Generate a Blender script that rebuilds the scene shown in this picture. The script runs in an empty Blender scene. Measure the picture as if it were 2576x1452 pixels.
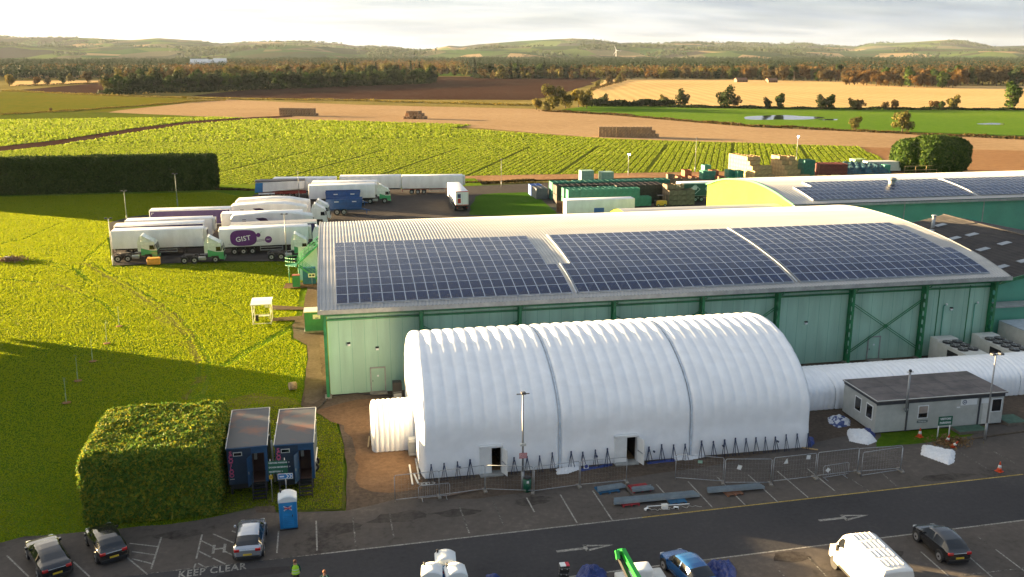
import bpy, bmesh, math, random
import numpy as np
from mathutils import Vector, Matrix, Euler
from mathutils.geometry import tessellate_polygon
R_ = math.radians
C = bpy.context.scene.collection
# ---------------------------------------------------------------- camera
FPX, CXP, CYP, HC = 2342.0, 1288.0, 726.0, 30.0      # focal length and centre on a 2576 x 1452 picture, camera height
TH = math.atan(596 / FPX); PSI = R_(10.8)
cam = bpy.data.cameras.new('camera'); camo = bpy.data.objects.new('camera', cam); C.objects.link(camo)
camo.location = (0, 0, HC); camo.rotation_euler = (math.pi/2 - TH, 0, -PSI)
cam.sensor_width = 36; cam.lens = FPX / 2576 * 36; cam.clip_start = 0.5; cam.clip_end = 40000
bpy.context.scene.camera = camo
# ---------------------------------------------------------------- light
SUN_EL, SUN_AZ = R_(6.2), R_(-58.0)                    # azimuth clockwise from +Y
sd = Vector((math.sin(SUN_AZ)*math.cos(SUN_EL), math.cos(SUN_AZ)*math.cos(SUN_EL), math.sin(SUN_EL)))
sun = bpy.data.lights.new('sun', 'SUN'); sun.energy = 5.0; sun.angle = R_(0.6); sun.color = (1.0, 0.71, 0.36)
suno = bpy.data.objects.new('sun', sun); C.objects.link(suno)
suno.rotation_euler = (-sd).to_track_quat('-Z', 'Y').to_euler(); suno.location = (0, 0, 200)
w = bpy.data.worlds.new('World'); bpy.context.scene.world = w; w.use_nodes = True
nt = w.node_tree; N = nt.nodes; Lk = nt.links
for n in list(N): N.remove(n)
def nd(t, **k):
    n = N.new(t)
    for a, b in k.items(): setattr(n, a, b)
    return n
out = nd('ShaderNodeOutputWorld'); bg = nd('ShaderNodeBackground'); Lk.new(bg.outputs[0], out.inputs[0])
SKY_STR = 0.05
HAZE_D = 0.000019
bg.inputs[1].default_value = SKY_STR
sky = nd('ShaderNodeTexSky', sky_type='NISHITA'); sky.sun_disc = False; sky.sun_elevation = R_(9); sky.sun_rotation = SUN_AZ
sky.air_density = 1.0; sky.dust_density = 1.2; sky.ozone_density = 1.5
tc = nd('ShaderNodeTexCoord'); sep = nd('ShaderNodeSeparateXYZ'); Lk.new(tc.outputs['Generated'], sep.inputs[0])
# planar cloud coordinates: direction / (z + small)
zadd = nd('ShaderNodeMath', operation='ADD'); Lk.new(sep.outputs[2], zadd.inputs[0]); zadd.inputs[1].default_value = 0.13
zmax = nd('ShaderNodeMath', operation='MAXIMUM'); Lk.new(zadd.outputs[0], zmax.inputs[0]); zmax.inputs[1].default_value = 0.05
dv = nd('ShaderNodeVectorMath', operation='DIVIDE'); Lk.new(tc.outputs['Generated'], dv.inputs[0])
cmb = nd('ShaderNodeCombineXYZ')
for i in range(3): Lk.new(zmax.outputs[0], cmb.inputs[i])
Lk.new(cmb.outputs[0], dv.inputs[1])
mp = nd('ShaderNodeMapping'); mp.inputs['Scale'].default_value = (0.55, 1.1, 1); mp.inputs['Location'].default_value = (3.1, 0.6, 0); Lk.new(dv.outputs[0], mp.inputs[0])
cn = nd('ShaderNodeTexNoise'); cn.inputs['Scale'].default_value = 1.3; cn.inputs['Detail'].default_value = 6; cn.inputs['Roughness'].default_value = 0.52; cn.inputs['Distortion'].default_value = 0.4
Lk.new(mp.outputs[0], cn.inputs['Vector'])
cr = nd('ShaderNodeValToRGB'); cr.color_ramp.elements[0].position = 0.34; cr.color_ramp.elements[1].position = 0.62
Lk.new(cn.outputs[0], cr.inputs[0])
# the clouds nearer the sun are brighter
dt = nd('ShaderNodeVectorMath', operation='DOT_PRODUCT'); Lk.new(tc.outputs['Generated'], dt.inputs[0]); dt.inputs[1].default_value = sd
gl = nd('ShaderNodeMapRange'); Lk.new(dt.outputs['Value'], gl.inputs[0])
gl.inputs['From Min'].default_value = -0.10; gl.inputs['From Max'].default_value = 0.85; gl.inputs['To Min'].default_value = 0.0; gl.inputs['To Max'].default_value = 1.0
ccol = nd('ShaderNodeValToRGB'); ccol.color_ramp.elements[0].color = (0.98, 1.14, 1.36, 1); ccol.color_ramp.elements[1].color = (4.4, 3.85, 3.05, 1)
e = ccol.color_ramp.elements.new(0.60); e.color = (1.93, 1.96, 2.0, 1)
Lk.new(gl.outputs[0], ccol.inputs[0])
cshade = nd('ShaderNodeMixRGB', blend_type='MULTIPLY'); cshade.inputs[0].default_value = 1
csr = nd('ShaderNodeValToRGB'); csr.color_ramp.elements[0].position = 0.35; csr.color_ramp.elements[0].color = (1.0, 1.0, 1.0, 1); csr.color_ramp.elements[1].position = 0.62; csr.color_ramp.elements[1].color = (0.60, 0.65, 0.72, 1)
cn2 = nd('ShaderNodeTexNoise'); cn2.inputs['Scale'].default_value = 2.1; cn2.inputs['Detail'].default_value = 5; Lk.new(mp.outputs[0], cn2.inputs['Vector'])
Lk.new(cn2.outputs[0], csr.inputs[0]); Lk.new(ccol.outputs[0], cshade.inputs[1]); Lk.new(csr.outputs[0], cshade.inputs[2])
cf = nd('ShaderNodeMath', operation='MULTIPLY_ADD'); Lk.new(cr.outputs[0], cf.inputs[0]); cf.inputs[1].default_value = 0.10; cf.inputs[2].default_value = 0.88
mx = nd('ShaderNodeMixRGB'); Lk.new(cf.outputs[0], mx.inputs[0]); Lk.new(sky.outputs[0], mx.inputs[1]); Lk.new(cshade.outputs[0], mx.inputs[2])
# the sky overhead is darker than the sky near the horizon
el = nd('ShaderNodeMapRange'); Lk.new(sep.outputs[2], el.inputs[0]); el.inputs['From Min'].default_value = 0.05; el.inputs['From Max'].default_value = 0.6; el.inputs['To Min'].default_value = 1.0; el.inputs['To Max'].default_value = 0.95
elm = nd('ShaderNodeVectorMath', operation='SCALE'); Lk.new(mx.outputs[0], elm.inputs[0]); Lk.new(el.outputs[0], elm.inputs['Scale'])
Lk.new(elm.outputs[0], bg.inputs[0])
vs = bpy.context.scene.view_settings
bpy.context.scene.display_settings.display_device = 'sRGB'
vs.view_transform = 'Standard'; vs.look = 'None'; vs.exposure = 3.36; vs.gamma = 1; vs.use_curve_mapping = False
bpy.context.scene.render.engine = 'CYCLES'

# ---------------------------------------------------------------- where picture points lie on the ground (or at height z)
def at(px, py, z=0.0):
    u, v = px - CXP, -(py - CYP)
    s, c, st, ct = math.sin(PSI), math.cos(PSI), math.sin(TH), math.cos(TH)
    d = (FPX*s*ct + u*c + v*s*st, FPX*c*ct - u*s + v*c*st, -FPX*st + v*ct)
    t = (z - HC) / d[2]
    return (d[0]*t, d[1]*t)
def k5(x, y): return (610+.2299*x, 412.7+.2299*y)
def k6(x, y): return (1309.9+.2020*x, 376.8+.2020*y)
def k1(x, y): return (.31348*x, 358.9+.31348*y)
def k7(x, y): return (1525.2+.40787*x, 1003.1+.40787*y)
def kc(x, y): return (807.5+.31348*x, 1003.1+.31348*y)      # lower middle
def kl(x, y): return (.31348*x, 1003.1+.31348*y)            # lower left
# ---------------------------------------------------------------- tags
def tag(o, label=None, cat=None, group=None, kind=None):
    if label: o['label'] = label
    if cat: o['category'] = cat
    if group: o['group'] = group
    if kind: o['kind'] = kind
    return o
def empty(name, loc=(0, 0, 0), rz=0, label=None, cat=None, group=None):
    o = bpy.data.objects.new(name, None); C.objects.link(o)
    o.location = loc; o.rotation_euler = (0, 0, rz); o.empty_display_size = 0.2
    return tag(o, label, cat, group)
def copy_tree(o, parent=None):
    c = o.copy(); C.objects.link(c); c.parent = parent
    for ch in list(o.children): copy_tree(ch, c)
    return c
def put(proto, used, loc, rz=0, label=None, group=None, sc=None):
    o = proto if not used else copy_tree(proto)
    o.location = loc; o.rotation_euler = (0, 0, rz)
    if sc: o.scale = sc
    if label: o['label'] = label
    if group: o['group'] = group
    return o
# ---------------------------------------------------------------- mesh builder
class MB:
    def __init__(s): s.v = []; s.f = []; s.m = []; s.mats = []; s.T = None; s.smooth = set()
    def mi(s, mat):
        if mat not in s.mats: s.mats.append(mat)
        return s.mats.index(mat)
    def add(s, vs, fs, mat, smooth=False):
        b = len(s.v); i = s.mi(mat)
        for p in vs:
            p = Vector(p)
            if s.T is not None: p = s.T @ p
            s.v.append(p)
        for f in fs:
            if smooth: s.smooth.add(len(s.f))
            s.f.append([b+k for k in f]); s.m.append(i)
        return s
    def box(s, a, b, mat, bev=0):
        x0, y0, z0 = a; x1, y1, z1 = b
        if bev:
            return s.rbox(a, b, mat, bev)
        vs = [(x0,y0,z0),(x1,y0,z0),(x1,y1,z0),(x0,y1,z0),(x0,y0,z1),(x1,y0,z1),(x1,y1,z1),(x0,y1,z1)]
        return s.add(vs, [(0,3,2,1),(4,5,6,7),(0,1,5,4),(1,2,6,5),(2,3,7,6),(3,0,4,7)], mat)
    def rbox(s, a, b, mat, r):
        bm = bmesh.new(); bmesh.ops.create_cube(bm, size=1)
        for v in bm.verts:
            v.co = Vector([a[i] + (v.co[i]+.5)*(b[i]-a[i]) for i in range(3)])
        bmesh.ops.bevel(bm, geom=list(bm.edges), offset=r, segments=2, affect='EDGES', profile=.5)
        bm.verts.index_update(); s.addbm(bm, mat, True); bm.free(); return s
    def addbm(s, bm, mat, smooth=False):
        bm.verts.index_update()
        return s.add([v.co.copy() for v in bm.verts], [[v.index for v in f.verts] for f in bm.faces], mat, smooth)
    def cbox(s, c, d, mat, bev=0):
        return s.box([c[i]-d[i]/2 for i in range(3)], [c[i]+d[i]/2 for i in range(3)], mat, bev)
    def tube(s, p0, p1, r0, mat, r1=None, n=8, caps=True, smooth=True):
        p0, p1 = Vector(p0), Vector(p1); r1 = r0 if r1 is None else r1
        d = (p1-p0).normalized(); a = d.orthogonal().normalized(); b = d.cross(a)
        vs = []
        for p, r in ((p0, r0), (p1, r1)):
            for i in range(n):
                t = 2*math.pi*i/n; vs.append(p + a*math.cos(t)*r + b*math.sin(t)*r)
        fs = [(i, (i+1) % n, n+(i+1) % n, n+i) for i in range(n)]
        s.add(vs, fs, mat, smooth)
        if caps: s.add(vs, [tuple(range(n))[::-1], tuple(range(n, 2*n))], mat)
        return s
    def path(s, pts, r, mat, n=6):
        for a, b in zip(pts[:-1], pts[1:]):
            if (Vector(a)-Vector(b)).length > 1e-5: s.tube(a, b, r, mat, n=n)
        return s
    def bar(s, p0, p1, w, h, mat):
        p0, p1 = Vector(p0), Vector(p1); d = (p1-p0).normalized()
        up = Vector((0, 0, 1)) if abs(d.z) < .95 else Vector((0, 1, 0))
        a = d.cross(up).normalized(); b = a.cross(d)
        vs = [p + a*x*w/2 + b*y*h/2 for p in (p0, p1) for x, y in ((-1,-1),(1,-1),(1,1),(-1,1))]
        return s.add(vs, [(0,1,5,4),(1,2,6,5),(2,3,7,6),(3,0,4,7),(3,2,1,0),(4,5,6,7)], mat)
    def prism(s, poly, y0, y1, mat, axis='y', smooth=False):
        n = len(poly)
        def P(p, t): return {'y': (p[0], t, p[1]), 'x': (t, p[0], p[1]), 'z': (p[0], p[1], t)}[axis]
        vs = [P(p, y0) for p in poly] + [P(p, y1) for p in poly]
        tri = [tuple(t) for t in tessellate_polygon([[Vector((p[0], p[1], 0)) for p in poly]])]
        s.add(vs, [(i, (i+1) % n, n+(i+1) % n, n+i) for i in range(n)], mat, smooth)
        s.add(vs, tri + [tuple(n+k for k in t[::-1]) for t in tri], mat)
        return s
    def sphere(s, c, r, mat, seg=12, rings=8, sc=(1, 1, 1)):
        bm = bmesh.new(); bmesh.ops.create_uvsphere(bm, u_segments=seg, v_segments=rings, radius=r)
        for v in bm.verts: v.co = Vector((v.co.x*sc[0]+c[0], v.co.y*sc[1]+c[1], v.co.z*sc[2]+c[2]))
        s.addbm(bm, mat, True); bm.free(); return s
    def grid(s, pts, mat, smooth=True, skip=None, close=False):
        nu, nv = len(pts), len(pts[0]); fs = []
        for i in range(nu-1):
            for j in range(nv-1 if not close else nv):
                j2 = (j+1) % nv
                if skip and skip(i, j): continue
                fs.append((i*nv+j, (i+1)*nv+j, (i+1)*nv+j2, i*nv+j2))
        return s.add([p for r in pts for p in r], fs, mat, smooth)
    def build(s, name, parent=None, fix=True):
        me = bpy.data.meshes.new(name); me.from_pydata([tuple(p) for p in s.v], [], s.f)
        for m in s.mats: me.materials.append(m)
        me.polygons.foreach_set('material_index', s.m)
        sm = np.zeros(len(s.f), dtype=bool); sm[list(s.smooth)] = True
        me.polygons.foreach_set('use_smooth', sm)
        if fix:
            bm = bmesh.new(); bm.from_mesh(me); bmesh.ops.delete(bm, geom=[v for v in bm.verts if not v.link_faces], context='VERTS'); bmesh.ops.remove_doubles(bm, verts=bm.verts, dist=1e-4)
            bmesh.ops.recalc_face_normals(bm, faces=bm.faces); bm.to_mesh(me); bm.free()
        me.update()
        o = bpy.data.objects.new(name, me); C.objects.link(o); o.parent = parent
        return o
def mesh_fast(name, V, F, mats, mi=None, smooth=False, parent=None):
    """V (n,3) float, F (m,k) int"""
    me = bpy.data.meshes.new(name); k = F.shape[1]
    me.vertices.add(len(V)); me.vertices.foreach_set('co', np.asarray(V, dtype=np.float32).ravel())
    me.loops.add(F.size); me.loops.foreach_set('vertex_index', F.astype(np.int32).ravel())
    me.polygons.add(len(F)); me.polygons.foreach_set('loop_start', np.arange(0, F.size, k, dtype=np.int32))
    try: me.polygons.foreach_set('loop_total', np.full(len(F), k, dtype=np.int32))
    except Exception: pass
    for m in mats: me.materials.append(m)
    if mi is not None: me.polygons.foreach_set('material_index', mi.astype(np.int32))
    me.polygons.foreach_set('use_smooth', np.full(len(F), smooth, dtype=bool))
    me.update(calc_edges=True); me.validate()
    o = bpy.data.objects.new(name, me); C.objects.link(o); o.parent = parent
    return o
def leaf_quads(P, S, rng, aspect=1.6, nrm=None, spread=1.0, upright=0.0):
    """random little quads at P; nrm: preferred normals"""
    n = len(P); nr = rng.normal(size=(n, 3))
    if nrm is not None: nr = nrm + nr*spread
    nr /= np.linalg.norm(nr, axis=1, keepdims=True)
    t = rng.normal(size=(n, 3)); t[:, 2] += upright*rng.random(n)*2
    a = t - (t*nr).sum(1, keepdims=True)*nr; a /= np.linalg.norm(a, axis=1, keepdims=True)
    b = np.cross(nr, a); S = np.broadcast_to(S, (n,))[:, None]
    a = a*S*aspect*.5; b = b*S*.5
    V = np.stack([P-a-b*.4, P-a*.1+b, P+a, P-a*.1-b], axis=1).reshape(-1, 3)
    F = np.arange(4*n).reshape(n, 4)
    return V, F
# ---------------------------------------------------------------- materials
MAT = {}
def hexc(r, g, b): return (r, g, b, 1)
def mat(name, col, rough=.7, var=.12, scale=2.0, bump=0, bscale=20, metal=0, spec=.5, col2=None, coat=0, det=4, coord='Object', thr=(.4, .65), stretch=None):
    if name in MAT: return MAT[name]
    m = bpy.data.materials.new(name); m.use_nodes = True; t = m.node_tree; n = t.nodes; p = n['Principled BSDF']
    p.inputs['Roughness'].default_value = rough; p.inputs['Metallic'].default_value = metal
    p.inputs['Specular IOR Level'].default_value = spec; p.inputs['Coat Weight'].default_value = coat
    c = n.new('ShaderNodeTexCoord'); src = c.outputs[coord]
    if stretch:
        mpn = n.new('ShaderNodeMapping'); mpn.inputs['Scale'].default_value = stretch; t.links.new(src, mpn.inputs[0]); src = mpn.outputs[0]
    no = n.new('ShaderNodeTexNoise'); no.inputs['Scale'].default_value = scale; no.inputs['Detail'].default_value = det; no.inputs['Roughness'].default_value = .6
    t.links.new(src, no.inputs['Vector'])
    rp = n.new('ShaderNodeValToRGB'); rp.color_ramp.elements[0].position = thr[0]; rp.color_ramp.elements[1].position = thr[1]
    t.links.new(no.outputs[0], rp.inputs[0])
    if col2 is None:
        rp.color_ramp.elements[0].color = [x*(1-var) for x in col]+[1]; rp.color_ramp.elements[1].color = [min(1, x*(1+var)) for x in col]+[1]
    else:
        rp.color_ramp.elements[0].color = list(col)+[1]; rp.color_ramp.elements[1].color = list(col2)+[1]
    t.links.new(rp.outputs[0], p.inputs['Base Color'])
    if bump:
        nb = n.new('ShaderNodeTexNoise'); nb.inputs['Scale'].default_value = bscale; nb.inputs['Detail'].default_value = 4
        t.links.new(src, nb.inputs['Vector'])
        bp = n.new('ShaderNodeBump'); bp.inputs['Strength'].default_value = min(1, bump); bp.inputs['Distance'].default_value = .05*max(1, bump)
        t.links.new(nb.outputs[0], bp.inputs['Height']); t.links.new(bp.outputs[0], p.inputs['Normal'])
    MAT[name] = m
    return m
def ground_mat(name, stops, s1, s2, bump=.5, bscale=1.0, rough=.95, patch=None, rows=None, dist=.3, fine=None):
    """ground seen from afar: several colours mixed by large and fine noise in world metres. rows=(angle,period,strength,colour)"""
    m = bpy.data.materials.new(name); m.use_nodes = True; t = m.node_tree; n = t.nodes; p = n['Principled BSDF']
    p.inputs['Roughness'].default_value = rough; p.inputs['Specular IOR Level'].default_value = .045 if name.startswith(('asph', 'yard')) else 0
    g = n.new('ShaderNodeNewGeometry'); src = g.outputs['Position']
    a = n.new('ShaderNodeTexNoise'); a.inputs['Scale'].default_value = s1; a.inputs['Detail'].default_value = 5; a.inputs['Roughness'].default_value = .55
    b = n.new('ShaderNodeTexNoise'); b.inputs['Scale'].default_value = s2; b.inputs['Detail'].default_value = 5; b.inputs['Roughness'].default_value = .7
    for q in (a, b): t.links.new(src, q.inputs['Vector'])
    ad = n.new('ShaderNodeMath'); ad.operation = 'MULTIPLY_ADD'; t.links.new(b.outputs[0], ad.inputs[0]); ad.inputs[1].default_value = .55 if fine is None else fine
    sb = n.new('ShaderNodeMath'); sb.operation = 'MULTIPLY'; t.links.new(a.outputs[0], sb.inputs[0]); sb.inputs[1].default_value = 1-(.55 if fine is None else fine)
    t.links.new(sb.outputs[0], ad.inputs[2])
    rp = n.new('ShaderNodeValToRGB'); cr_ = rp.color_ramp
    k = len(stops)
    while len(cr_.elements) < k: cr_.elements.new(.5)
    for i, c in enumerate(stops):
        cr_.elements[i].position = .34 + .32*i/(k-1); cr_.elements[i].color = list(c)+[1]
    t.links.new(ad.outputs[0], rp.inputs[0]); col = rp.outputs[0]
    if rows:
        ang, per, st, rc = rows
        mpn = n.new('ShaderNodeMapping'); mpn.inputs['Rotation'].default_value = (0, 0, ang); t.links.new(src, mpn.inputs[0])
        wv = n.new('ShaderNodeTexWave'); wv.wave_type = 'BANDS'; wv.bands_direction = 'X'; wv.inputs['Scale'].default_value = .314/per*1.0; wv.inputs['Distortion'].default_value = .6; wv.inputs['Detail'].default_value = 2
        wv.inputs['Detail Scale'].default_value = 2
        t.links.new(mpn.outputs[0], wv.inputs[0])
        mr = n.new('ShaderNodeMath'); mr.operation = 'MULTIPLY'; t.links.new(wv.outputs[1], mr.inputs[0]); mr.inputs[1].default_value = st
        mxr = n.new('ShaderNodeMixRGB'); t.links.new(mr.outputs[0], mxr.inputs[0]); t.links.new(col, mxr.inputs[1]); mxr.inputs[2].default_value = list(rc)+[1]
        col = mxr.outputs[0]
    t.links.new(col, p.inputs['Base Color'])
    nb = n.new('ShaderNodeTexNoise'); nb.inputs['Scale'].default_value = bscale; nb.inputs['Detail'].default_value = 5; nb.inputs['Roughness'].default_value = .65
    t.links.new(src, nb.inputs['Vector'])
    bp = n.new('ShaderNodeBump'); bp.inputs['Strength'].default_value = bump; bp.inputs['Distance'].default_value = dist
    t.links.new(nb.outputs[0], bp.inputs['Height']); t.links.new(bp.outputs[0], p.inputs['Normal'])
    MAT[name] = m
    return m
def leaf_mat(name, cols, transl=.3, rough=.6):
    m = bpy.data.materials.new(name); m.use_nodes = True; t = m.node_tree; n = t.nodes; p = n['Principled BSDF']
    g = n.new('ShaderNodeNewGeometry'); rp = n.new('ShaderNodeValToRGB'); k = len(cols)
    while len(rp.color_ramp.elements) < k: rp.color_ramp.elements.new(.5)
    for i, c in enumerate(cols):
        rp.color_ramp.elements[i].position = i/(k-1); rp.color_ramp.elements[i].color = list(c)+[1]
    t.links.new(g.outputs['Random Per Island'], rp.inputs[0]); t.links.new(rp.outputs[0], p.inputs['Base Color'])
    p.inputs['Roughness'].default_value = rough; p.inputs['Specular IOR Level'].default_value = .04
    tr = n.new('ShaderNodeBsdfTranslucent'); t.links.new(rp.outputs[0], tr.inputs[0])
    mxs = n.new('ShaderNodeMixShader'); mxs.inputs[0].default_value = transl
    o = n['Material Output']; t.links.new(p.outputs[0], mxs.inputs[1]); t.links.new(tr.outputs[0], mxs.inputs[2]); t.links.new(mxs.outputs[0], o.inputs[0])
    MAT[name] = m
    return m
def glow(name, col, st):
    m = bpy.data.materials.new(name); m.use_nodes = True; p = m.node_tree.nodes['Principled BSDF']
    p.inputs['Emission Color'].default_value = list(col)+[1]; p.inputs['Emission Strength'].default_value = st
    MAT[name] = m; return m
def text(name, s, size, m, parent, loc, rot=(0, 0, 0), extrude=.004, align='CENTER', spacing=1.0, sx=1.0, bold=0.0, line=1.0):
    cu = bpy.data.curves.new(name, 'FONT'); cu.body = s; cu.size = size; cu.extrude = extrude; cu.align_x = align; cu.align_y = 'CENTER'
    cu.space_character = spacing; cu.offset = bold; cu.resolution_u = 2; cu.space_line = line
    o = bpy.data.objects.new(name, cu); C.objects.link(o)
    dg = bpy.context.evaluated_depsgraph_get(); me = bpy.data.meshes.new_from_object(o.evaluated_get(dg))
    bpy.data.objects.remove(o); me.materials.clear(); me.materials.append(m); me.name = name
    o = bpy.data.objects.new(name, me); C.objects.link(o); o.parent = parent; o.location = loc; o.rotation_euler = rot; o.scale = (sx, 1, 1)
    return o
FRONT = (math.pi/2, 0, 0)      # lettering facing -Y
# ================================================================ LAND
def inpoly(P, poly):
    x, y = P[:, 0], P[:, 1]; ins = np.zeros(len(P), bool); n = len(poly)
    for i in range(n):
        x1, y1 = poly[i]; x2, y2 = poly[(i+1) % n]
        if y1 == y2: continue
        c = ((y1 > y) != (y2 > y)) & (x < (x2-x1)*(y-y1)/(y2-y1)+x1)
        ins ^= c
    return ins
def wob(pts, amp, step, seed=0):
    """subdivide a closed outline and make it slightly irregular"""
    rg = random.Random(seed); o = []
    for (x0, y0), (x1, y1) in zip(pts, pts[1:]+pts[:1]):
        L = math.hypot(x1-x0, y1-y0); k = max(1, int(L/step))
        for i in range(k):
            t = i/k; j = 0 if i == 0 else amp
            o.append((x0+(x1-x0)*t + rg.uniform(-j, j), y0+(y1-y0)*t + rg.uniform(-j, j)))
    return o
def sheet(name, pts, z, m, kind='structure', label=None, cat=None):
    b = MB(); V = [Vector((x, y, z)) for x, y in pts]
    tri = [tuple(t) for t in tessellate_polygon([V])]
    b.add(V, tri, m); o = b.build(name, fix=False)
    bm = bmesh.new(); bm.from_mesh(o.data)
    for f in bm.faces:
        if f.normal.z < 0: f.normal_flip()
    bm.to_mesh(o.data); bm.free()
    return tag(o, label, cat, kind=kind)
def dpoly(pts): return [at(x, y) for x, y in pts]

m_far = ground_mat('far_ground', [(.05,.075,.02), (.09,.10,.03), (.15,.13,.05)], .004, .05, bump=.3, bscale=.05, dist=2)
m_grass = ground_mat('grass_turf', [(.045,.10,.009), (.07,.13,.010), (.10,.15,.014), (.14,.15,.03)], .06, 1.7, bump=.8, bscale=3.5, dist=.25)
m_crop = ground_mat('crop_soil', [(.045,.065,.012), (.08,.10,.015), (.11,.12,.02)], .02, .6, bump=.6, bscale=1.5, dist=.3)
m_stub = ground_mat('stubble', [(.25,.17,.095), (.32,.22,.125), (.38,.27,.155)], .012, .35, bump=.5, bscale=.8, dist=.15, rows=(R_(-70), 6.0, .22, (.23,.14,.07)))
m_gold = ground_mat('golden_stubble', [(.42,.29,.12), (.52,.36,.16), (.58,.42,.20)], .01, .3, bump=.4, bscale=.6, dist=.2, rows=(R_(12), 9.0, .30, (.30,.18,.075)))
m_brown = ground_mat('ploughed_soil', [(.036,.020,.016), (.052,.029,.022), (.078,.045,.032)], .006, .3, bump=.5, bscale=.7, dist=.2)
m_rough = ground_mat('rough_grass', [(.09,.08,.025), (.17,.14,.045), (.25,.20,.08)], .03, .5, bump=.8, bscale=1.2, dist=.5)
m_olive = ground_mat('olive_field', [(.075,.10,.012), (.12,.115,.015), (.15,.11,.02)], .008, .2, bump=.4, bscale=.8, dist=.2)
m_mead = ground_mat('meadow', [(.065,.14,.016), (.09,.165,.018), (.13,.20,.026)], .01, .4, bump=.4, bscale=1.0, dist=.15)
m_rowsoil = ground_mat('ridged_soil', [(.20,.11,.055), (.27,.155,.08), (.33,.20,.10)], .02, .5, bump=.6, bscale=1.2, dist=.2, rows=(R_(-24+0), 1.8, .55, (.13,.065,.03)))
m_soil = ground_mat('bare_soil', [(.17,.10,.055), (.26,.155,.085), (.33,.21,.12)], .05, .9, bump=.7, bscale=1.5, dist=.2)
m_asph = ground_mat('asphalt_worn', [(.046,.040,.037), (.088,.078,.070), (.105,.092,.082), (.15,.13,.113)], .16, 2.2, bump=.4, bscale=14, dist=.02, fine=.45)
m_road = ground_mat('asphalt_new', [(.040,.039,.041), (.053,.052,.054), (.061,.059,.061), (.080,.076,.074)], .10, 3.2, bump=.3, bscale=20, dist=.01, fine=.4)
m_yard = ground_mat('yard_concrete', [(.040,.036,.034), (.058,.052,.049), (.078,.070,.066)], .05, .7, bump=.4, bscale=6, dist=.03, rows=(R_(0), 9.0, .12, (.03,.027,.025)))
m_gravel = ground_mat('gravel', [(.060,.048,.040), (.098,.077,.061), (.15,.118,.09)], .22, 3.0, bump=.9, bscale=9, dist=.07)
m_sand = ground_mat('sandy_track', [(.095,.06,.038), (.15,.095,.058), (.20,.13,.08)], .25, 2.5, bump=.6, bscale=8, dist=.05)
m_paint = ground_mat('road_paint', [(.08,.075,.068), (.26,.25,.225), (.46,.44,.40)], 1.2, 7.0, bump=.2, bscale=20, dist=.01, fine=.7)
m_paintf = ground_mat('faded_paint', [(.052,.048,.045), (.10,.094,.085), (.38,.36,.32)], .9, 6.0, bump=.2, bscale=20, dist=.01, fine=.7)
m_painty = ground_mat('yellow_paint', [(.16,.12,.04), (.38,.28,.08), (.46,.38,.2)], 1.2, 7.0, bump=.2, bscale=20, dist=.01, fine=.7)
m_worn = ground_mat('worn_turf', [(.085,.095,.018), (.12,.12,.028), (.16,.14,.05)], .3, 2.0, bump=.8, bscale=4, dist=.15)

m_path = ground_mat('path_gravel', [(.075,.06,.048), (.105,.085,.066), (.14,.115,.09)], .4, 3.0, bump=.6, bscale=8, dist=.04)
# base: one sheet to the horizon
sheet('ground', [(-16000, -300), (16000, -300), (16000, 22000), (-16000, 22000)], -.75, m_far)
# fields beyond the yard, each its own sheet
POLY = {}
def field(name, dp, z, m, w=0, step=20):
    p = dpoly(dp)
    if w: p = wob(p, w, step, seed=len(POLY))
    POLY[name] = p
    return sheet(name, p, z, m)
field('plain_grassland', [(-900, 176), (3400, 176), (3400, 470), (-900, 560)], -.55, m_rough)
field('stubble_field', [(270, 281), (330, 270), (430, 262), (560, 249), (900, 262), (1340, 272), (1600, 293), (1900, 318), (2600, 348), (3000, 362), (3000, 395), (2600, 378), (2160, 368), (1560, 348), (1100, 312), (700, 298), (480, 290)], -.42, m_stub, 1.5, 25)
field('ploughed_field', [(480, 240), (700, 216), (1090, 197), (1100, 192.5), (1500, 192.5), (1510, 196), (1478, 214), (1400, 240), (1330, 250), (900, 248), (560, 243)], -.44, m_brown, 4, 40)
field('ploughed_field', [(50, 225), (235, 209), (260, 208), (262, 236), (120, 231)], -.44, m_brown)
field('olive_field', [(-300, 222), (0, 226), (260, 238), (500, 246), (330, 262), (0, 283), (-300, 300)], -.43, m_olive, 1.5, 30)
field('olive_field', [(505, 248), (0, 284), (-60, 290), (-60, 296), (0, 290), (270, 279), (430, 262)], -.41, m_olive)
field('golden_field', [(1528, 196), (1700, 196.5), (2120, 202), (2230, 214), (2640, 216), (3100, 222), (3100, 272), (2576, 271), (1900, 267), (1480, 264), (1490, 230)], -.43, m_gold, 2, 40)
field('meadow', [(1400, 276), (1480, 264), (1900, 267), (2576, 271), (3100, 275), (3100, 360), (2576, 342), (1900, 312), (1600, 289)], -.40, m_mead, 2, 30)
field('tan_field', [(30, 186), (240, 186), (265, 193), (60, 196)], -.44, m_stub)
field('tan_field', [(25, 203), (262, 200), (262, 206), (60, 214), (25, 215)], -.43, m_gold)
field('green_field', [(1096, 180), (1190, 179), (1192, 190), (1098, 190)], -.43, m_mead)
field('ridged_field', [(2150, 367), (2560, 376), (3000, 392), (3000, 470), (2240, 436), (2250, 418)], -.36, m_rowsoil, .4, 12)
field('crop_soil_bed', [(-400, 330), (0, 284), (270, 281), (480, 290), (700, 298), (1100, 309), (1185, 313), (1130, 322), (1220, 326), (1400, 339), (1560, 348), (2160, 366), (2250, 416), (2100, 424), (1600, 434), (1160, 440), (900, 447), (545, 463), (-500, 500)], -.35, m_crop, .6, 14)
field('bare_soil_strip', [(545, 463), (900, 447), (1160, 440), (1600, 432), (2100, 424), (2300, 419), (2700, 440), (2700, 460), (2100, 440), (1600, 444), (1360, 449), (1160, 454), (640, 474), (540, 476), (300, 480), (300, 473)], -.30, m_soil, .3, 6)
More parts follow.
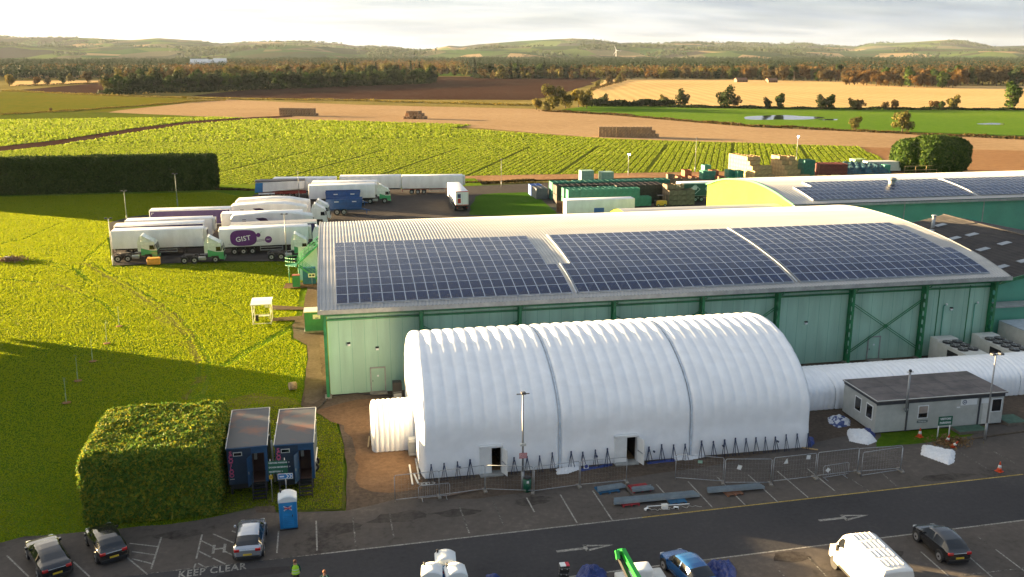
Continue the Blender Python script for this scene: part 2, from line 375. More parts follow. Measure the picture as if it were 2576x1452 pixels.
field('farm_track', [(-200, 402), (0, 366), (150, 350), (330, 322), (480, 303), (640, 293), (735, 289), (735, 292), (620, 299), (470, 312), (330, 333), (150, 362), (0, 379), (-200, 425)], -.30, m_brown, .3, 6)
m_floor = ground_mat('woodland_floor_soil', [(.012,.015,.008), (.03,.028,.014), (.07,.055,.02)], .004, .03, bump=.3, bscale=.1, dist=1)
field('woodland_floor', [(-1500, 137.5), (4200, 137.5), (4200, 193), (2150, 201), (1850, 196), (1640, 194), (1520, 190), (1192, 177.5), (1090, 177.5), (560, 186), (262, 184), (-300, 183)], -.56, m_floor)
# ponds
m_water = mat('pond_water', (.02,.03,.035), rough=.04, var=.05, spec=.9, bump=.05, bscale=2)
def ell(cx, cy, rx, ry, n=40, seed=1, a=.25):
    rg = random.Random(seed); ph = [rg.uniform(0, 6.3) for _ in range(4)]
    o = []
    for i in range(n):
        t = 2*math.pi*i/n; r = 1 + a*(math.sin(2*t+ph[0])*.4 + math.sin(3*t+ph[1])*.4 + math.sin(5*t+ph[2])*.25)
        o.append(at(cx+rx*r*math.cos(t), cy+ry*r*math.sin(t)))
    return o
sheet('pond_water', ell(1965, 294, 92, 6.2, seed=4), -.385, m_water)
sheet('pond_water', ell(2085, 299, 26, 1.6, seed=5), -.385, m_water)
sheet('pond_water', ell(2495, 309.5, 38, 2.0, seed=6), -.385, m_water)
# hills: ridges of real height four to eight kilometres away
m_hill = None
def hill_material():
    m = bpy.data.materials.new('hill_fields'); m.use_nodes = True; t = m.node_tree; n = t.nodes; p = n['Principled BSDF']
    p.inputs['Roughness'].default_value = 1; p.inputs['Specular IOR Level'].default_value = 0
    g = n.new('ShaderNodeNewGeometry')
    mpn = n.new('ShaderNodeMapping'); mpn.inputs['Scale'].default_value = (.0055, .0030, 0); t.links.new(g.outputs['Position'], mpn.inputs[0])
    v = n.new('ShaderNodeTexVoronoi'); v.inputs['Scale'].default_value = 1.0; v.inputs['Randomness'].default_value = .9; t.links.new(mpn.outputs[0], v.inputs['Vector'])
    sp = n.new('ShaderNodeSeparateColor'); t.links.new(v.outputs['Color'], sp.inputs[0])
    rp = n.new('ShaderNodeValToRGB'); rp.color_ramp.interpolation = 'CONSTANT'
    cols = [(.022,.045,.018), (.07,.105,.025), (.025,.040,.024), (.22,.16,.09), (.09,.085,.05), (.03,.07,.018), (.030,.028,.026), (.045,.075,.026)]
    while len(rp.color_ramp.elements) < len(cols): rp.color_ramp.elements.new(.5)
    for i, c in enumerate(cols): rp.color_ramp.elements[i].position = i/len(cols); rp.color_ramp.elements[i].color = list(c)+[1]
    t.links.new(sp.outputs[0], rp.inputs[0])
    no = n.new('ShaderNodeTexNoise'); no.inputs['Scale'].default_value = .0022; no.inputs['Detail'].default_value = 7; no.inputs['Roughness'].default_value = .6; t.links.new(g.outputs['Position'], no.inputs['Vector'])
    r2 = n.new('ShaderNodeValToRGB'); r2.color_ramp.elements[0].position = .56; r2.color_ramp.elements[1].position = .585; t.links.new(no.outputs[0], r2.inputs[0])
    mx_ = n.new('ShaderNodeMixRGB'); t.links.new(r2.outputs[0], mx_.inputs[0]); t.links.new(rp.outputs[0], mx_.inputs[1]); mx_.inputs[2].default_value = (.035,.038,.022,1)
    t.links.new(mx_.outputs[0], p.inputs['Base Color'])
    return m
m_hill = hill_material()
SKYL = [(-500,100),(-200,92),(0,95),(60,96),(200,97),(330,102),(400,97),(500,103),(560,112),(640,107),(780,107),(860,111),(900,117),(980,119),(1040,129),(1080,127),(1130,115),(1160,118),(1200,113),(1300,106),(1340,104),(1440,100),(1500,103),(1560,116),(1650,112),(1750,106),(1850,110),(1950,112),(1990,110),(2100,117),(2150,121),(2200,111),(2290,108),(2350,104),(2400,101),(2450,108),(2500,118),(2576,116),(2800,106),(3100,112)]
LOWL = [(-500,118),(0,112),(100,118),(200,121),(330,117),(500,124),(600,121),(700,113),(800,117),(900,125),(1000,128),(1100,126),(1200,124),(1350,118),(1500,114),(1650,120),(1800,124),(1950,127),(2150,129),(2300,122),(2450,124),(2576,127),(3100,120)]
rgh = np.random.default_rng(11)
def ridge(name, line, r0, r1, r2, seed, amp):
    """a long hill: rises from r0 to the crest line at r1, falls to r2"""
    rg = np.random.default_rng(seed); nu, nv = 420, 34
    px = np.linspace(-480, 3080, nu); ly = np.interp(px, [p[0] for p in line], [p[1] for p in line])
    hc = (130 - ly)/2417*r1 + HC
    ph = rg.uniform(0, 6.28, (6, 2)); fr = rg.uniform(.002, .012, (6, 2))
    V = np.zeros((nu, nv, 3))
    for j in range(nv):
        t = j/(nv-1); r = r0 + (r2-r0)*t
        tc_ = (r1-r0)/(r2-r0)
        s = (t/tc_) if t <= tc_ else 1-(t-tc_)/(1-tc_)
        s = max(0, s); prof = s*s*(3-2*s)
        az = PSI + np.arctan((px-CXP)/2417)
        wv = np.zeros(nu)
        for (a, b), (c, d) in zip(fr, ph): wv += np.sin(px*a+c + t*9*b*100+d)
        X = r*np.tan(az-PSI)*1.0
        x = X*math.cos(PSI) + r*math.sin(PSI); y = r*math.cos(PSI) - X*math.sin(PSI)
        V[:, j, 0] = x; V[:, j, 1] = y
        V[:, j, 2] = -2 + prof*(hc+2) + wv*amp*(1-s)*min(1, s*4)*.35
    F = []
    idx = np.arange(nu*nv).reshape(nu, nv)
    F = np.stack([idx[:-1, :-1], idx[1:, :-1], idx[1:, 1:], idx[:-1, 1:]], -1).reshape(-1, 4)
    o = mesh_fast(name, V.reshape(-1, 3), F, [m_hill], smooth=True)
    return tag(o, kind='structure'), V
hf, HV1 = ridge('hills', SKYL, 5200, 7400, 9500, 3, 46)
hn, HV2 = ridge('hills', LOWL, 3900, 5200, 6600, 5, 34)

# near turf: a real uneven surface
def fbm(x, y, seed, sc):
    rg = np.random.default_rng(seed); z = np.zeros_like(x)
    for k in range(26):
        f = sc*(1+k*.35); a = 1/(1+k*.5); an = rg.uniform(0, 6.28); p = rg.uniform(0, 6.28)
        z += a*np.sin((x*math.cos(an)+y*math.sin(an))*f+p)
    return z/6
def turf_h(x, y):
    return -.14 + .06*np.clip(fbm(x, y, 1, .25), -1, 1) + .028*np.clip(fbm(x, y, 2, 1.1), -1, 1)
xs = np.arange(-130, 34, .45); ys = np.arange(52, 226, .45)
GX, GY = np.meshgrid(xs, ys, indexing='ij'); GZ = turf_h(GX, GY)
idx = np.arange(GX.size).reshape(GX.shape)
F = np.stack([idx[:-1, :-1], idx[1:, :-1], idx[1:, 1:], idx[:-1, 1:]], -1).reshape(-1, 4)
tag(mesh_fast('grass_field', np.stack([GX, GY, GZ], -1).reshape(-1, 3), F, [m_grass], smooth=True), kind='structure')
sheet('grass_verge', [(34, 52), (210, 52), (210, 205), (130, 214), (34, 214)], -.2, m_grass)

# yard, car park, road, gravel, paths
yard = [at(283, 668), at(560, 657), at(805, 657), (-1, 130), (72, 118), (112, 140), (140, 205), at(2030, 440), at(1700, 448), at(1345, 462), at(1180, 468), at(640, 489), at(628, 500), at(600, 520), at(330, 545), at(275, 560)]
sheet('yard', yard, 0, m_yard)
PATCH = wob([at(1180, 541), at(1187, 513), at(1196, 495), at(1215, 489), at(1255, 486), at(1325, 484), at(1352, 496), at(1395, 530), at(1412, 545), at(1390, 549)], .25, 3, 3)
m_shadedgrass = ground_mat('shaded_grass', [(.035,.085,.010), (.05,.11,.012), (.07,.13,.018)], .1, 1.5, bump=.4, bscale=4, dist=.1)  # green darkened in place of the shade over the island
sheet('grass_island', PATCH, .02, m_shadedgrass)
park = [at(-220, 1390), at(0, 1366), at(60, 1350), at(210, 1338), at(420, 1320), at(560, 1296), at(640, 1278), at(700, 1290), at(870, 1285), at(1000, 1255), at(1200, 1255), at(1500, 1215), at(1800, 1170), at(2180, 1085), at(2700, 1060), (110, 62), (110, 30), (-40, 30)]
gravel = [at(640, 1300), at(870, 1290), at(872, 1200), at(866, 1120), at(852, 1062), at(800, 1040), at(757, 1020), at(766, 960), at(775, 900), at(772, 862), at(738, 850), at(735, 818), at(748, 800), (-4.6, 107), (-4.2, 122), (-1, 124), (120, 122), (120, 60), (50, 58), (10, 54), (0, 54)]
sheet('gravel', wob(gravel, .12, 1.5, 2), -.012, m_gravel)
sand = [at(790, 1035), at(900, 1005), at(1010, 1000), at(1035, 1040), at(1055, 1140), at(1062, 1230), at(980, 1240), at(905, 1225), at(890, 1120), at(866, 1070)]
sheet('sandy_path', wob(sand, .25, 1.2, 5), -.006, m_sand)
sheet('sandy_path', wob([at(745, 800), at(800, 800), at(812, 1000), at(790, 1015), at(765, 1012), at(770, 950), at(778, 870), at(738, 850)], .1, 1.2, 8), -.007, m_path)
sheet('car_park', wob(park, .12, 1.5, 7), 0, m_asph)
def seg(y0, x0, x1, y1): return None
rdh = lambda x: 52.85 + (x+1.86)/49.34*1.69          # far edge of the road
rdl = lambda x: 47.55 + (x-14.77)/28.9*.94           # near edge of the road
road = [(-40, rdh(-40)), (70, rdh(70)), (70, rdl(70)), (8, rdl(8)), (8, 30), (-40, 30)]
sheet('road', road, .006, m_road)
# footpaths on the turf
sheet('footpath', [at(684, 768), at(765, 772), at(765, 779), at(684, 779)], .0, m_gravel)
sheet('footpath', [at(684, 800), at(765, 794), at(765, 805), at(682, 808)], .0, m_gravel)
wt = [(180, 655), (250, 690), (330, 742), (400, 806), (450, 858), (482, 900), (492, 950), (455, 1000), (470, 1004), (512, 962), (516, 905), (488, 850), (446, 790), (392, 757), (326, 717), (258, 680), (210, 655)]
sheet('worn_track', wob(dpoly(wt), .35, 1.2, 4), -.125, m_worn)
sheet('worn_track', wob(dpoly([(0, 690), (110, 700), (230, 735), (250, 745), (120, 722), (0, 712)]), .4, 2, 6), -.125, m_worn)
sheet('worn_track', wob(dpoly([(560, 1010), (640, 985), (740, 1000), (760, 1015), (700, 1022), (640, 1012), (585, 1030)]), .3, 1, 9), -.125, m_worn)
sheet('worn_track', wob(dpoly([(645, 1290), (640, 1275), (690, 1272), (695, 1290)]), .05, 1, 9), .004, m_gravel)
sheet('grass_verge', wob(dpoly([(2205, 1126), (2215, 1088), (2300, 1080), (2420, 1078), (2480, 1072), (2440, 1098), (2340, 1112)]), .1, .8, 9), .008, m_grass)
m_apron = ground_mat('apron_grass', [(.035,.060,.010), (.055,.085,.013), (.075,.085,.02), (.12,.085,.045)], .35, 2.5, bump=.7, bscale=5, dist=.1)
# grass apron round the washroom cabins
APR = wob(dpoly([(560, 1296), (640, 1278), (705, 1288), (866, 1280), (866, 1120), (848, 1062), (800, 1040), (757, 1020), (560, 1030)]), .2, 1.5, 5)
sheet('grass_apron', APR, -.05, m_apron)

# painted lines (real strips of paint a few millimetres thick)
def stripe(b, a, c, wd, m, z=.011):
    ax, ay = a; cx_, cy_ = c; d = Vector((cx_-ax, cy_-ay, 0)); n = Vector((-d.y, d.x, 0)).normalized()*wd/2
    A = Vector((ax, ay, z)); B = Vector((cx_, cy_, z)); L = d.length; k = max(1, int(L/.5))
    for i in range(k):
        p, q = A+(B-A)*(i/k), A+(B-A)*((i+1)/k)
        b.add([p-n, q-n, q+n, p+n], [(0, 1, 2, 3)], m)
b = MB()
stripe(b, (-1.9, rdh(-1.9)), (19, rdh(19)), .13, m_paint)
stripe(b, (-13, rdh(-13)), (-1.9, rdh(-1.9)), .09, m_paintf)
stripe(b, (11, rdl(11)), (56, rdl(56)), .13, m_paint)
tag(b.build('road_marking', fix=False), kind='structure')
b = MB(); stripe(b, (19, rdh(19)), (48.5, rdh(48.5)), .12, m_painty); tag(b.build('road_marking', fix=False), kind='structure')
b = MB()
bays = [(kc(255,950),kc(280,1185),0),(kc(548,912),kc(585,1115),0),(kc(1105,850),kc(1190,1080),0),(kc(1380,820),kc(1465,1015),0),(kc(1650,795),kc(1712,910),1),(kc(1920,770),kc(2055,998),1),(kc(2180,738),kc(2342,982),1),(kc(2430,705),kc(2515,815),1),
 (k7(110,545),k7(172,625),1),(k7(308,528),k7(380,608),1),(k7(505,512),k7(655,672),1),(k7(685,485),k7(860,660),1),(k7(875,470),k7(1060,640),1),(k7(1055,448),k7(1245,610),1),(k7(1240,432),k7(1410,570),1),(k7(1495,485),k7(1625,575),0),(k7(1690,450),k7(1790,540),0),(k7(2180,330),k7(2345,430),0),(k7(2365,312),k7(2530,405),0),
 (k7(1245,980),k7(1360,1098),0),(k7(1065,1060),k7(1100,1098),0),(k7(1940,945),k7(2110,1095),1),(k7(2215,955),k7(2400,1120),1),(k7(2290,850),k7(2350,895),0),(k7(2400,930),k7(2600,1080),1),(k7(2190,1090),k7(2600,1042),0),
 (kl(2235,1065),kl(2222,1240),1),(kl(2537,980),kl(2545,1220),1),(kl(55,1260),kl(230,1430),1),(kl(590,1310),kl(720,1430),1),(kl(1020,1275),kl(1185,1412),1)]
for a, c, s in bays: stripe(b, at(*a), at(*c), .10, m_paint if s else m_paintf)
hat = [(kl(1295,1112),kl(1212,1370)),(kl(1040,1162),kl(1265,1188)),(kl(1060,1228),kl(1245,1254)),(kl(1058,1285),kl(1218,1325)),(kl(1622,1090),kl(1575,1285)),(kl(1610,1138),kl(1718,1190)),(kl(1708,1085),kl(1880,1160)),(kl(1590,1222),kl(1690,1272)),(kl(1705,1280),kl(1808,1328)),(kl(1795,1222),kl(1880,1262)),(kl(1862,1062),kl(1900,1078)),(kl(1590,1322),kl(1660,1362)),(kl(1570,1325),kl(1555,1370))]
for a, c in hat: stripe(b, at(*a), at(*c), .11, m_paint)
tag(b.build('bay_marking', fix=False), kind='structure')
m_patch = ground_mat('asphalt_patch', [(.030,.029,.030), (.042,.040,.041), (.055,.052,.052)], .3, 3.0, bump=.3, bscale=14, dist=.01)
m_stain = ground_mat('oil_stain', [(.040,.035,.032), (.070,.062,.056), (.10,.088,.078)], .5, 2.0, bump=.2, bscale=14, dist=.01)
rg = random.Random(77)
for px, py, rx_, ry_, mm in ((860, 1330, 1.3, .8, m_stain), (1340, 1260, 1.2, .6, m_stain), (1010, 1300, 2.2, .7, m_stain), (2220, 1400, 1.5, .8, m_stain), (1990, 1400, 1.2, .6, m_stain), (450, 1345, 1.4, .6, m_stain), (1150, 1290, 1.6, .5, m_stain), (2380, 1200, 2.0, .5, m_stain), (640, 1440, 2.4, .45, m_patch)):
    c_ = at(px, py); an = rg.uniform(-.15, .15); pts = [(c_[0]+rx_*math.cos(t)*(1+rg.uniform(-.25, .25)), c_[1]+ry_*math.sin(t)*(1+rg.uniform(-.25, .25))) for t in [2*math.pi*k/14 for k in range(14)]]
    sheet('tarmac_patch', pts, .0035 if py < 1420 else .0095, mm)
kb = MB(); kb.bar((*at(2395, 1112), .05), (*at(2640, 1078), .05), .14, .12, m_path); tag(kb.build('kerb'), kind='structure')
def ptext(s, size, p, ang, sx=1, sp=1):
    o = text('road_lettering', s, size, m_paint, None, (p[0], p[1], .012), (0, 0, ang), extrude=.001, spacing=sp, sx=sx, bold=.02)
    return tag(o, kind='structure')
_a, _c = at(484, 1445), at(583, 1432)
ptext('KEEP CLEAR', 1.05, ((_a[0]+_c[0])/2, (_a[1]+_c[1])/2+.12), math.atan2(_c[1]-_a[1], _c[0]-_a[0]), sx=.62, sp=1.12)
_p = at(551, 1382); ptext('H', 1.5, _p, .03, sx=.9)
def arrow(a, c, w=.16, hl=1.9, hw=.42):
    b = MB(); A = Vector((*a, .012)); B = Vector((*c, .012)); d = (B-A).normalized(); n = Vector((-d.y, d.x, 0))
    S = B-d*hl
    stripe(b, (A.x, A.y), (S.x, S.y), w*1.5, m_paint, .012)
    tri = [S+n*hw, B, S-n*hw, S-n*(hw-.24)+d*.15, B-d*.55, S+n*(hw-.24)+d*.15]
    b.add([tri[0], tri[1], tri[4], tri[5]], [(0, 1, 2, 3)], m_paint); b.add([tri[1], tri[2], tri[3], tri[4]], [(0, 1, 2, 3)], m_paint)
    b.add([S+n*hw, S+n*hw+d*.22, S-n*hw+d*.22, S-n*hw], [(0, 1, 2, 3)], m_paint)
    return tag(b.build('road_arrow', fix=False), kind='structure')
arrow(at(1400, 1388), at(1543, 1371)); arrow(at(2060, 1310), at(2185, 1296))
# ================================================================ BUILDINGS
m_wall = mat('green_cladding', (.33,.54,.43), rough=.5, var=.14, scale=.5, det=6, stretch=(1, 1, .14))
m_wall2 = mat('teal_cladding', (.085,.33,.235), rough=.5, var=.08, scale=.3)
m_gable = mat('lime_cladding', (.22,.25,.042), rough=.95, spec=.1, var=.05, scale=.3)
m_seam = mat('cladding_seam', (.13,.35,.25), rough=.6)
m_steel = mat('green_steel', (.022,.19,.075), rough=.45, var=.2, scale=1.5)
m_steeld = mat('dark_green_steel', (.012,.11,.05), rough=.5, var=.15)
m_roof = mat('pale_roof_sheet', (.37,.375,.37), rough=.42, var=.12, scale=.5, spec=.5, stretch=(.15, 1, 1))
m_trim = mat('grey_trim', (.32,.33,.32), rough=.5, var=.15, scale=1.5)
m_glassp = mat('solar_cells', (.008,.020,.068), rough=.24, var=.25, scale=.8, spec=.38, coat=.0)
m_alu = mat('aluminium_frame', (.50,.55,.61), rough=.4, metal=.2)
m_white = mat('white_paint', (.74,.76,.76), rough=.4, var=.04)
m_offw = mat('off_white', (.58,.58,.54), rough=.5, var=.06)
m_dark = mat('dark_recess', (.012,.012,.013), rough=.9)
m_black = mat('black_plastic', (.018,.018,.02), rough=.5)
m_conc = mat('concrete', (.24,.22,.19), rough=.9, var=.2, bump=.3)
m_galv = mat('galvanised_steel', (.36,.38,.40), rough=.42, metal=.5, var=.15, scale=6)

PR1 = [(76, 7.4), (79.25, 8.3), (83.2, 9.3), (90, 10.2), (96, 10.65), (101, 10.82), (106, 10.77), (110, 10.5), (113, 10.1), (116, 9.5), (119, 8.75), (121, 8.1), (124, 7.2)]
def zr(y):
    return sum(float(np.interp(y+k, [p[0] for p in PR1], [p[1] for p in PR1])) for k in (-1.6, -.8, 0, .8, 1.6))/5
XL, XR, YF, YB = -1.95, 65.6, 79.25, 121.0
W = empty('warehouse', (32, 98, 0), 0, 'long green warehouse with low curved roof and three blocks of solar panels behind the marquee', 'warehouse')
ox = Matrix.Translation((-32, -98, 0))
def wb(): b = MB(); b.T = ox; return b
# roof: ribbed sheeting
b = wb(); xs_ = []; x = XL; P_ = .333
while x < XR:
    for dx, dz in ((0, 0), (.15, 0), (.19, .045), (.295, .045)): xs_.append((x+dx, dz))
    x += P_
ysr = [YF+(YB-YF)*i/34 for i in range(35)]
b.grid([[(xx, y, zr(y)+dz) for y in ysr] for xx, dz in xs_], m_roof, smooth=False)
b.build('roof', W, fix=False)
b = wb()
for x in (XL-.06, XR):   # verge trims following the curve
    for y0, y1 in zip(ysr[:-1], ysr[1:]):
        b.add([(x, y0, zr(y0)-.25), (x+.12, y0, zr(y0)-.25), (x+.12, y0, zr(y0)+.07), (x, y0, zr(y0)+.07), (x, y1, zr(y1)-.25), (x+.12, y1, zr(y1)-.25), (x+.12, y1, zr(y1)+.07), (x, y1, zr(y1)+.07)], [(0,1,5,4),(1,2,6,5),(2,3,7,6),(3,0,4,7)], m_trim)
b.build('verge_trim', W)
b = wb(); b.prism([(78.95, 7.98), (79.35, 7.94), (79.35, 8.28), (78.98, 8.36)], XL-.06, XR+.12, m_trim, axis='x'); b.build('gutter', W)
# walls
def gablepoly(y0, y1, f, n=16): return [(y0, 0), (y1, 0)] + [(y1+(y0-y1)*i/n, f(y1+(y0-y1)*i/n)-.12) for i in range(n+1)]
b = wb(); b.box((-1.25, 80.7, 0), (64.9, 80.85, 8.0), m_wall)
x = -.3
while x < 64.8: b.box((x, 80.694, .15), (x+.025, 80.705, 8.0), m_seam); x += 1.13
b.build('wall', W)
for x0, m in ((-1.3, m_gable), (64.8, m_wall)):
    b = wb(); b.prism(gablepoly(80.86, 120.4, zr), x0, x0+.14, m, axis='x'); b.build('gable_wall', W)
b = wb(); b.box((-1.1, 120.3, 0), (64.7, 120.42, 7.9), m_wall2); b.build('wall', W)
b = wb(); b.box((-1.5, 80.55, 7.35), (65.1, 80.68, 8.1), m_steel); b.box((-1.5, 79.5, 7.72), (65.1, 80.54, 7.95), m_steeld); b.box((-1.4, 80.5, 6.95), (65, 80.66, 7.1), m_steel); b.build('eaves_beam', W)
def column(x, y0, y1, h, parent, M_, name='column'):
    b = MB(); b.T = M_; n = 16; cell = .88; z = .75; yc = (y0+y1)/2-.03; r = .27; hw = (y1-y0)/2
    for s in (-.012, .012):
        b.add([(x+s, y0, 0), (x+s, y1, 0), (x+s, y1, z), (x+s, y0, z)], [(0, 1, 2, 3)], m_steel)
    zz = z
    while zz + cell < h-.4:
        zc = zz+cell/2
        for s in (-.012, .012):
            ring = [(x+s, yc+r*math.cos(2*math.pi*i/n), zc+r*math.sin(2*math.pi*i/n)) for i in range(n)]
            outr = []
            for i in range(n):
                a = 2*math.pi*i/n; c_, s_ = math.cos(a), math.sin(a); k = min(hw/max(abs(c_), 1e-6), cell/2/max(abs(s_), 1e-6))
                outr.append((x+s, (y0+y1)/2+c_*k, zc+s_*k))
            b.add(ring+outr, [(i, (i+1) % n, n+(i+1) % n, n+i) for i in range(n)], m_steel)
        zz += cell
    for s in (-.012, .012):
        b.add([(x+s, y0, zz), (x+s, y1, zz), (x+s, y1, h), (x+s, y0, h)], [(0, 1, 2, 3)], m_steel)
    b.box((x-.13, y0-.02, 0), (x+.13, y0, h), m_steel); b.box((x-.13, y1, 0), (x+.13, y1+.02, h), m_steel)
    b.box((x-.3, y0-.15, 0), (x+.3, y1+.05, .12), m_conc)
    return b.build(name, parent, fix=False)
COLX = [-1.45, 7.0, 16.0, 24.9, 33.6, 41.3, 49.1, 57.0, 64.7]
for x in COLX: column(x, 79.75, 80.52, 7.72, W, ox)
def brace(b, p, q):
    for dz in (0, .22): b.bar((p[0], 80.18, p[1]+dz), (q[0], 80.18, q[1]+dz), .07, .07, m_steel)
for i, j in ((6, 7), (1, 2), (3, 4), (4, 5)):
    b = wb(); a_, c_ = COLX[i]+.1, COLX[j]-.1; brace(b, (a_, .9), (c_, 6.0)); brace(b, (a_, 6.0), (c_, .9)); b.cbox(((a_+c_)/2, 80.18, 3.6), (.35, .1, .35), m_steel); b.build('cross_brace', W)
# downpipes
for x in COLX[1:]:
    b = wb(); b.path([(x+.2, 79.2, 7.95), (x+.2, 79.6, 7.5), (x+.2, 80.5, 7.2), (x+.2, 80.6, .2)], .05, m_steel); b.build('downpipe', W)
# doors, lamps, cable pipes
def wdoor(x, w_=1.0, h=2.1, nm='door'):
    d = MB(); d.T = ox; d.box((x, 80.62, .15), (x+w_, 80.69, h), m_wall); o = d.build(nm, W)
    f = MB(); f.T = ox
    for q in ((x-.12, x-.02), (x+w_+.02, x+w_+.12)): f.box((q[0], 80.58, .12), (q[1], 80.69, h+.12), m_trim)
    f.box((x-.12, 80.58, h+.02), (x+w_+.12, 80.69, h+.14), m_trim); f.build('door_frame', o)
    s_ = MB(); s_.T = ox; s_.cbox((x+w_/2, 80.61, 1.55), (.16, .01, .16), m_white); s_.build('door_sign', o)
    k = MB(); k.T = ox; k.cbox((x+.1, 80.6, 1.1), (.05, .05, .16), m_black); k.build('handle', o)
    k = MB(); k.T = ox; k.box((x-.2, 79.9, 0), (x+w_+.2, 80.6, .1), m_conc); k.build('door_step', o)
wdoor(2.45, 1.15, 2.25); wdoor(51.7, 1.15, 2.3)
for x, z in ((3.05, 4.0), (44.7, 4.1), (60.5, 4.7), (.55, 4.55)):
    b = wb(); b.rbox((x-.13, 80.5, z), (x+.13, 80.69, z+.2), m_white, .03); b.box((x-.14, 80.49, z+.2), (x+.14, 80.69, z+.3), m_dark); b.build('wall_lamp', W)
for x in (59.6, 63.1):
    b = wb(); b.path([(x, 80.6, .3), (x, 80.6, 5.2), (x+.15, 80.55, 5.35)], .05, m_wall2); b.sphere((x+.2, 80.45, 5.4), .12, m_white, 8, 6); b.build('vent_pipe', W)
for x in (59.0, 62.4):
    b = wb(); b.box((x-.03, 80.62, .1), (x+.03, 80.7, 7.2), m_steel); b.build('wall_rail', W)
# solar panels
def panel_mesh():
    b = MB(); w_, l = 1.0, 1.63
    b.box((0, 0, 0), (w_, l, .035), m_alu)
    b.add([(.036, .036, .038), (w_-.036, .036, .038), (w_-.036, l-.036, .038), (.036, l-.036, .038)], [(0, 1, 2, 3)], m_glassp)
    for i in range(1, 6): b.add([(w_*i/6-.004, .035, .0405), (w_*i/6+.004, .035, .0405), (w_*i/6+.004, l-.035, .0405), (w_*i/6-.004, l-.035, .0405)], [(0, 1, 2, 3)], m_seamp)
    return b
m_seamp = mat('cell_lines', (.03,.045,.09), rough=.4)
def solar(root, org, zf, y0, rows, blocks, off=.13, pitch=1.015, near=100):
    """blocks: (x0, x1, first_row, last_row). The nearest hundred panels are parts of their own."""
    P = []; y = y0
    for r in range(rows):
        s = (zf(y+.1)-zf(y-.1))/.2; a = math.atan(s); yn = y+1.66*math.cos(a); a = math.atan2(zf(yn)-zf(y), yn-y)
        for x0, x1, ra, rb in blocks:
            if ra <= r <= rb:
                k = int(round((x1-x0)/pitch))
                for i in range(k): P.append((x0+(x1-x0)*i/k, y, zf(y)+off, a))
        y = yn
    P.sort(key=lambda p: p[0]**2+p[1]**2)
    pm = panel_mesh(); proto = None; rest = MB()
    for i, (x, y, z, a) in enumerate(P):
        if i < near:
            if proto is None: o = proto = pm.build('solar_panel', root, fix=False)
            else: o = proto.copy(); C.objects.link(o); o.parent = root
            o.location = (x-org[0], y-org[1], z-org[2]); o.rotation_euler = (a, 0, 0)
        else:
            rest.T = Matrix.Translation((x-org[0], y-org[1], z-org[2])) @ Matrix.Rotation(a, 4, 'X')
            for mi_ in range(len(pm.mats)):
                fs = [f for f, m in zip(pm.f, pm.m) if m == mi_]; rest.add(pm.v, fs, pm.mats[mi_])
    if rest.v: o = rest.build('solar_array', root, fix=False); tag(o, kind='stuff')
solar(W, (32, 98, 0), zr, 80.0, 10, [(-.35, 20.9, 0, 3), (-.35, 19.9, 4, 9), (21.45, 42.75, 0, 3), (22.45, 42.75, 4, 9), (43.4, 63.9, 0, 3), (43.4, 62.9, 4, 9)])
for x, y0, y1 in ((21.28, 80.0, 86.6), (22.28, 86.6, 96.6), (43.08, 80.0, 96.6)):
    n = 12; b = wb()
    for i in range(n):
        ya, yb = y0+(y1-y0)*i/n, y0+(y1-y0)*(i+1)/n
        b.bar((x, ya, zr(ya)+.13), (x, yb, zr(yb)+.13), .09, .14, m_alu)
    b.build('cable_tray', W)
for xa, xb, ra, rb in ((-.35, 20.9, 0, 4), (-.35, 19.9, 5, 10), (21.45, 42.75, 0, 4), (22.45, 42.75, 5, 10), (43.4, 63.9, 0, 4), (43.4, 62.9, 5, 10)):
    b = wb()
    for r in range(ra, rb+1): y = 79.97 + r*1.66*.99; b.box((xa, y-.03, zr(y)+.045), (xb, y+.03, zr(y)+.10), m_alu)
    tag(b.build('mounting_rail', W), kind='stuff')

# ---------------- second warehouse, right background
PR2 = [(125.9, 8.0), (129.8, 8.85), (135.5, 9.55), (140.75, 9.75), (144.1, 9.5), (150.3, 8.85), (155, 7.9), (159.2, 6.5)]
def zr2(y): return float(np.interp(y, [p[0] for p in PR2], [p[1] for p in PR2]))
X2 = 66.5
W2 = empty('warehouse', (110, 142, 0), 0, 'curved roof warehouse with lime gable end, on the far right behind the nearer warehouse', 'warehouse')
o2 = Matrix.Translation((-110, -142, 0))
def wb2(): b = MB(); b.T = o2; return b
yy = np.linspace(125.9, 159.2, 30)
from math import sqrt
def sm(y):   # smooth the measured profile
    return (zr2(max(125.9, y-2.2))+2*zr2(y)+zr2(min(159.2, y+2.2)))/4
b = wb2(); xs_ = []; x = X2-.2
while x < 152:
    for dx, dz in ((0, 0), (.25, 0), (.3, .05), (.45, .05)): xs_.append((x+dx, dz))
    x += .5
b.grid([[(xx, y, sm(y)+dz) for y in yy] for xx, dz in xs_], m_roof, smooth=False); b.build('roof', W2, fix=False)
b = wb2(); b.box((X2, 126.1, 0), (152, 126.3, 7.75), m_wall2)
for x in (84.5, 98, 112, 126): b.box((x, 126.02, 0), (x+.15, 126.09, 7.7), m_trim)
b.build('wall', W2)
b = wb2(); b.prism([(126.31, 0), (159, 0)]+[(y, sm(y)-.1) for y in np.linspace(159, 126.31, 20)], X2, X2+.15, m_gable, axis='x'); b.build('gable_wall', W2)
b = wb2(); b.prism([(125.5, 7.75), (126.0, 7.72), (126.0, 8.0), (125.5, 8.05)], X2-.25, 152, m_trim, axis='x'); b.build('gutter', W2)
b = wb2()
for y0, y1 in zip(yy[:-1], yy[1:]): b.bar((X2-.22, y0, sm(y0)-.05), (X2-.22, y1, sm(y1)-.05), .1, .3, m_steel)
b.build('verge_trim', W2)
b = wb2(); b.box((X2+.2, 158.9, 0), (152, 159.1, 6.3), m_wall2); b.build('wall', W2)
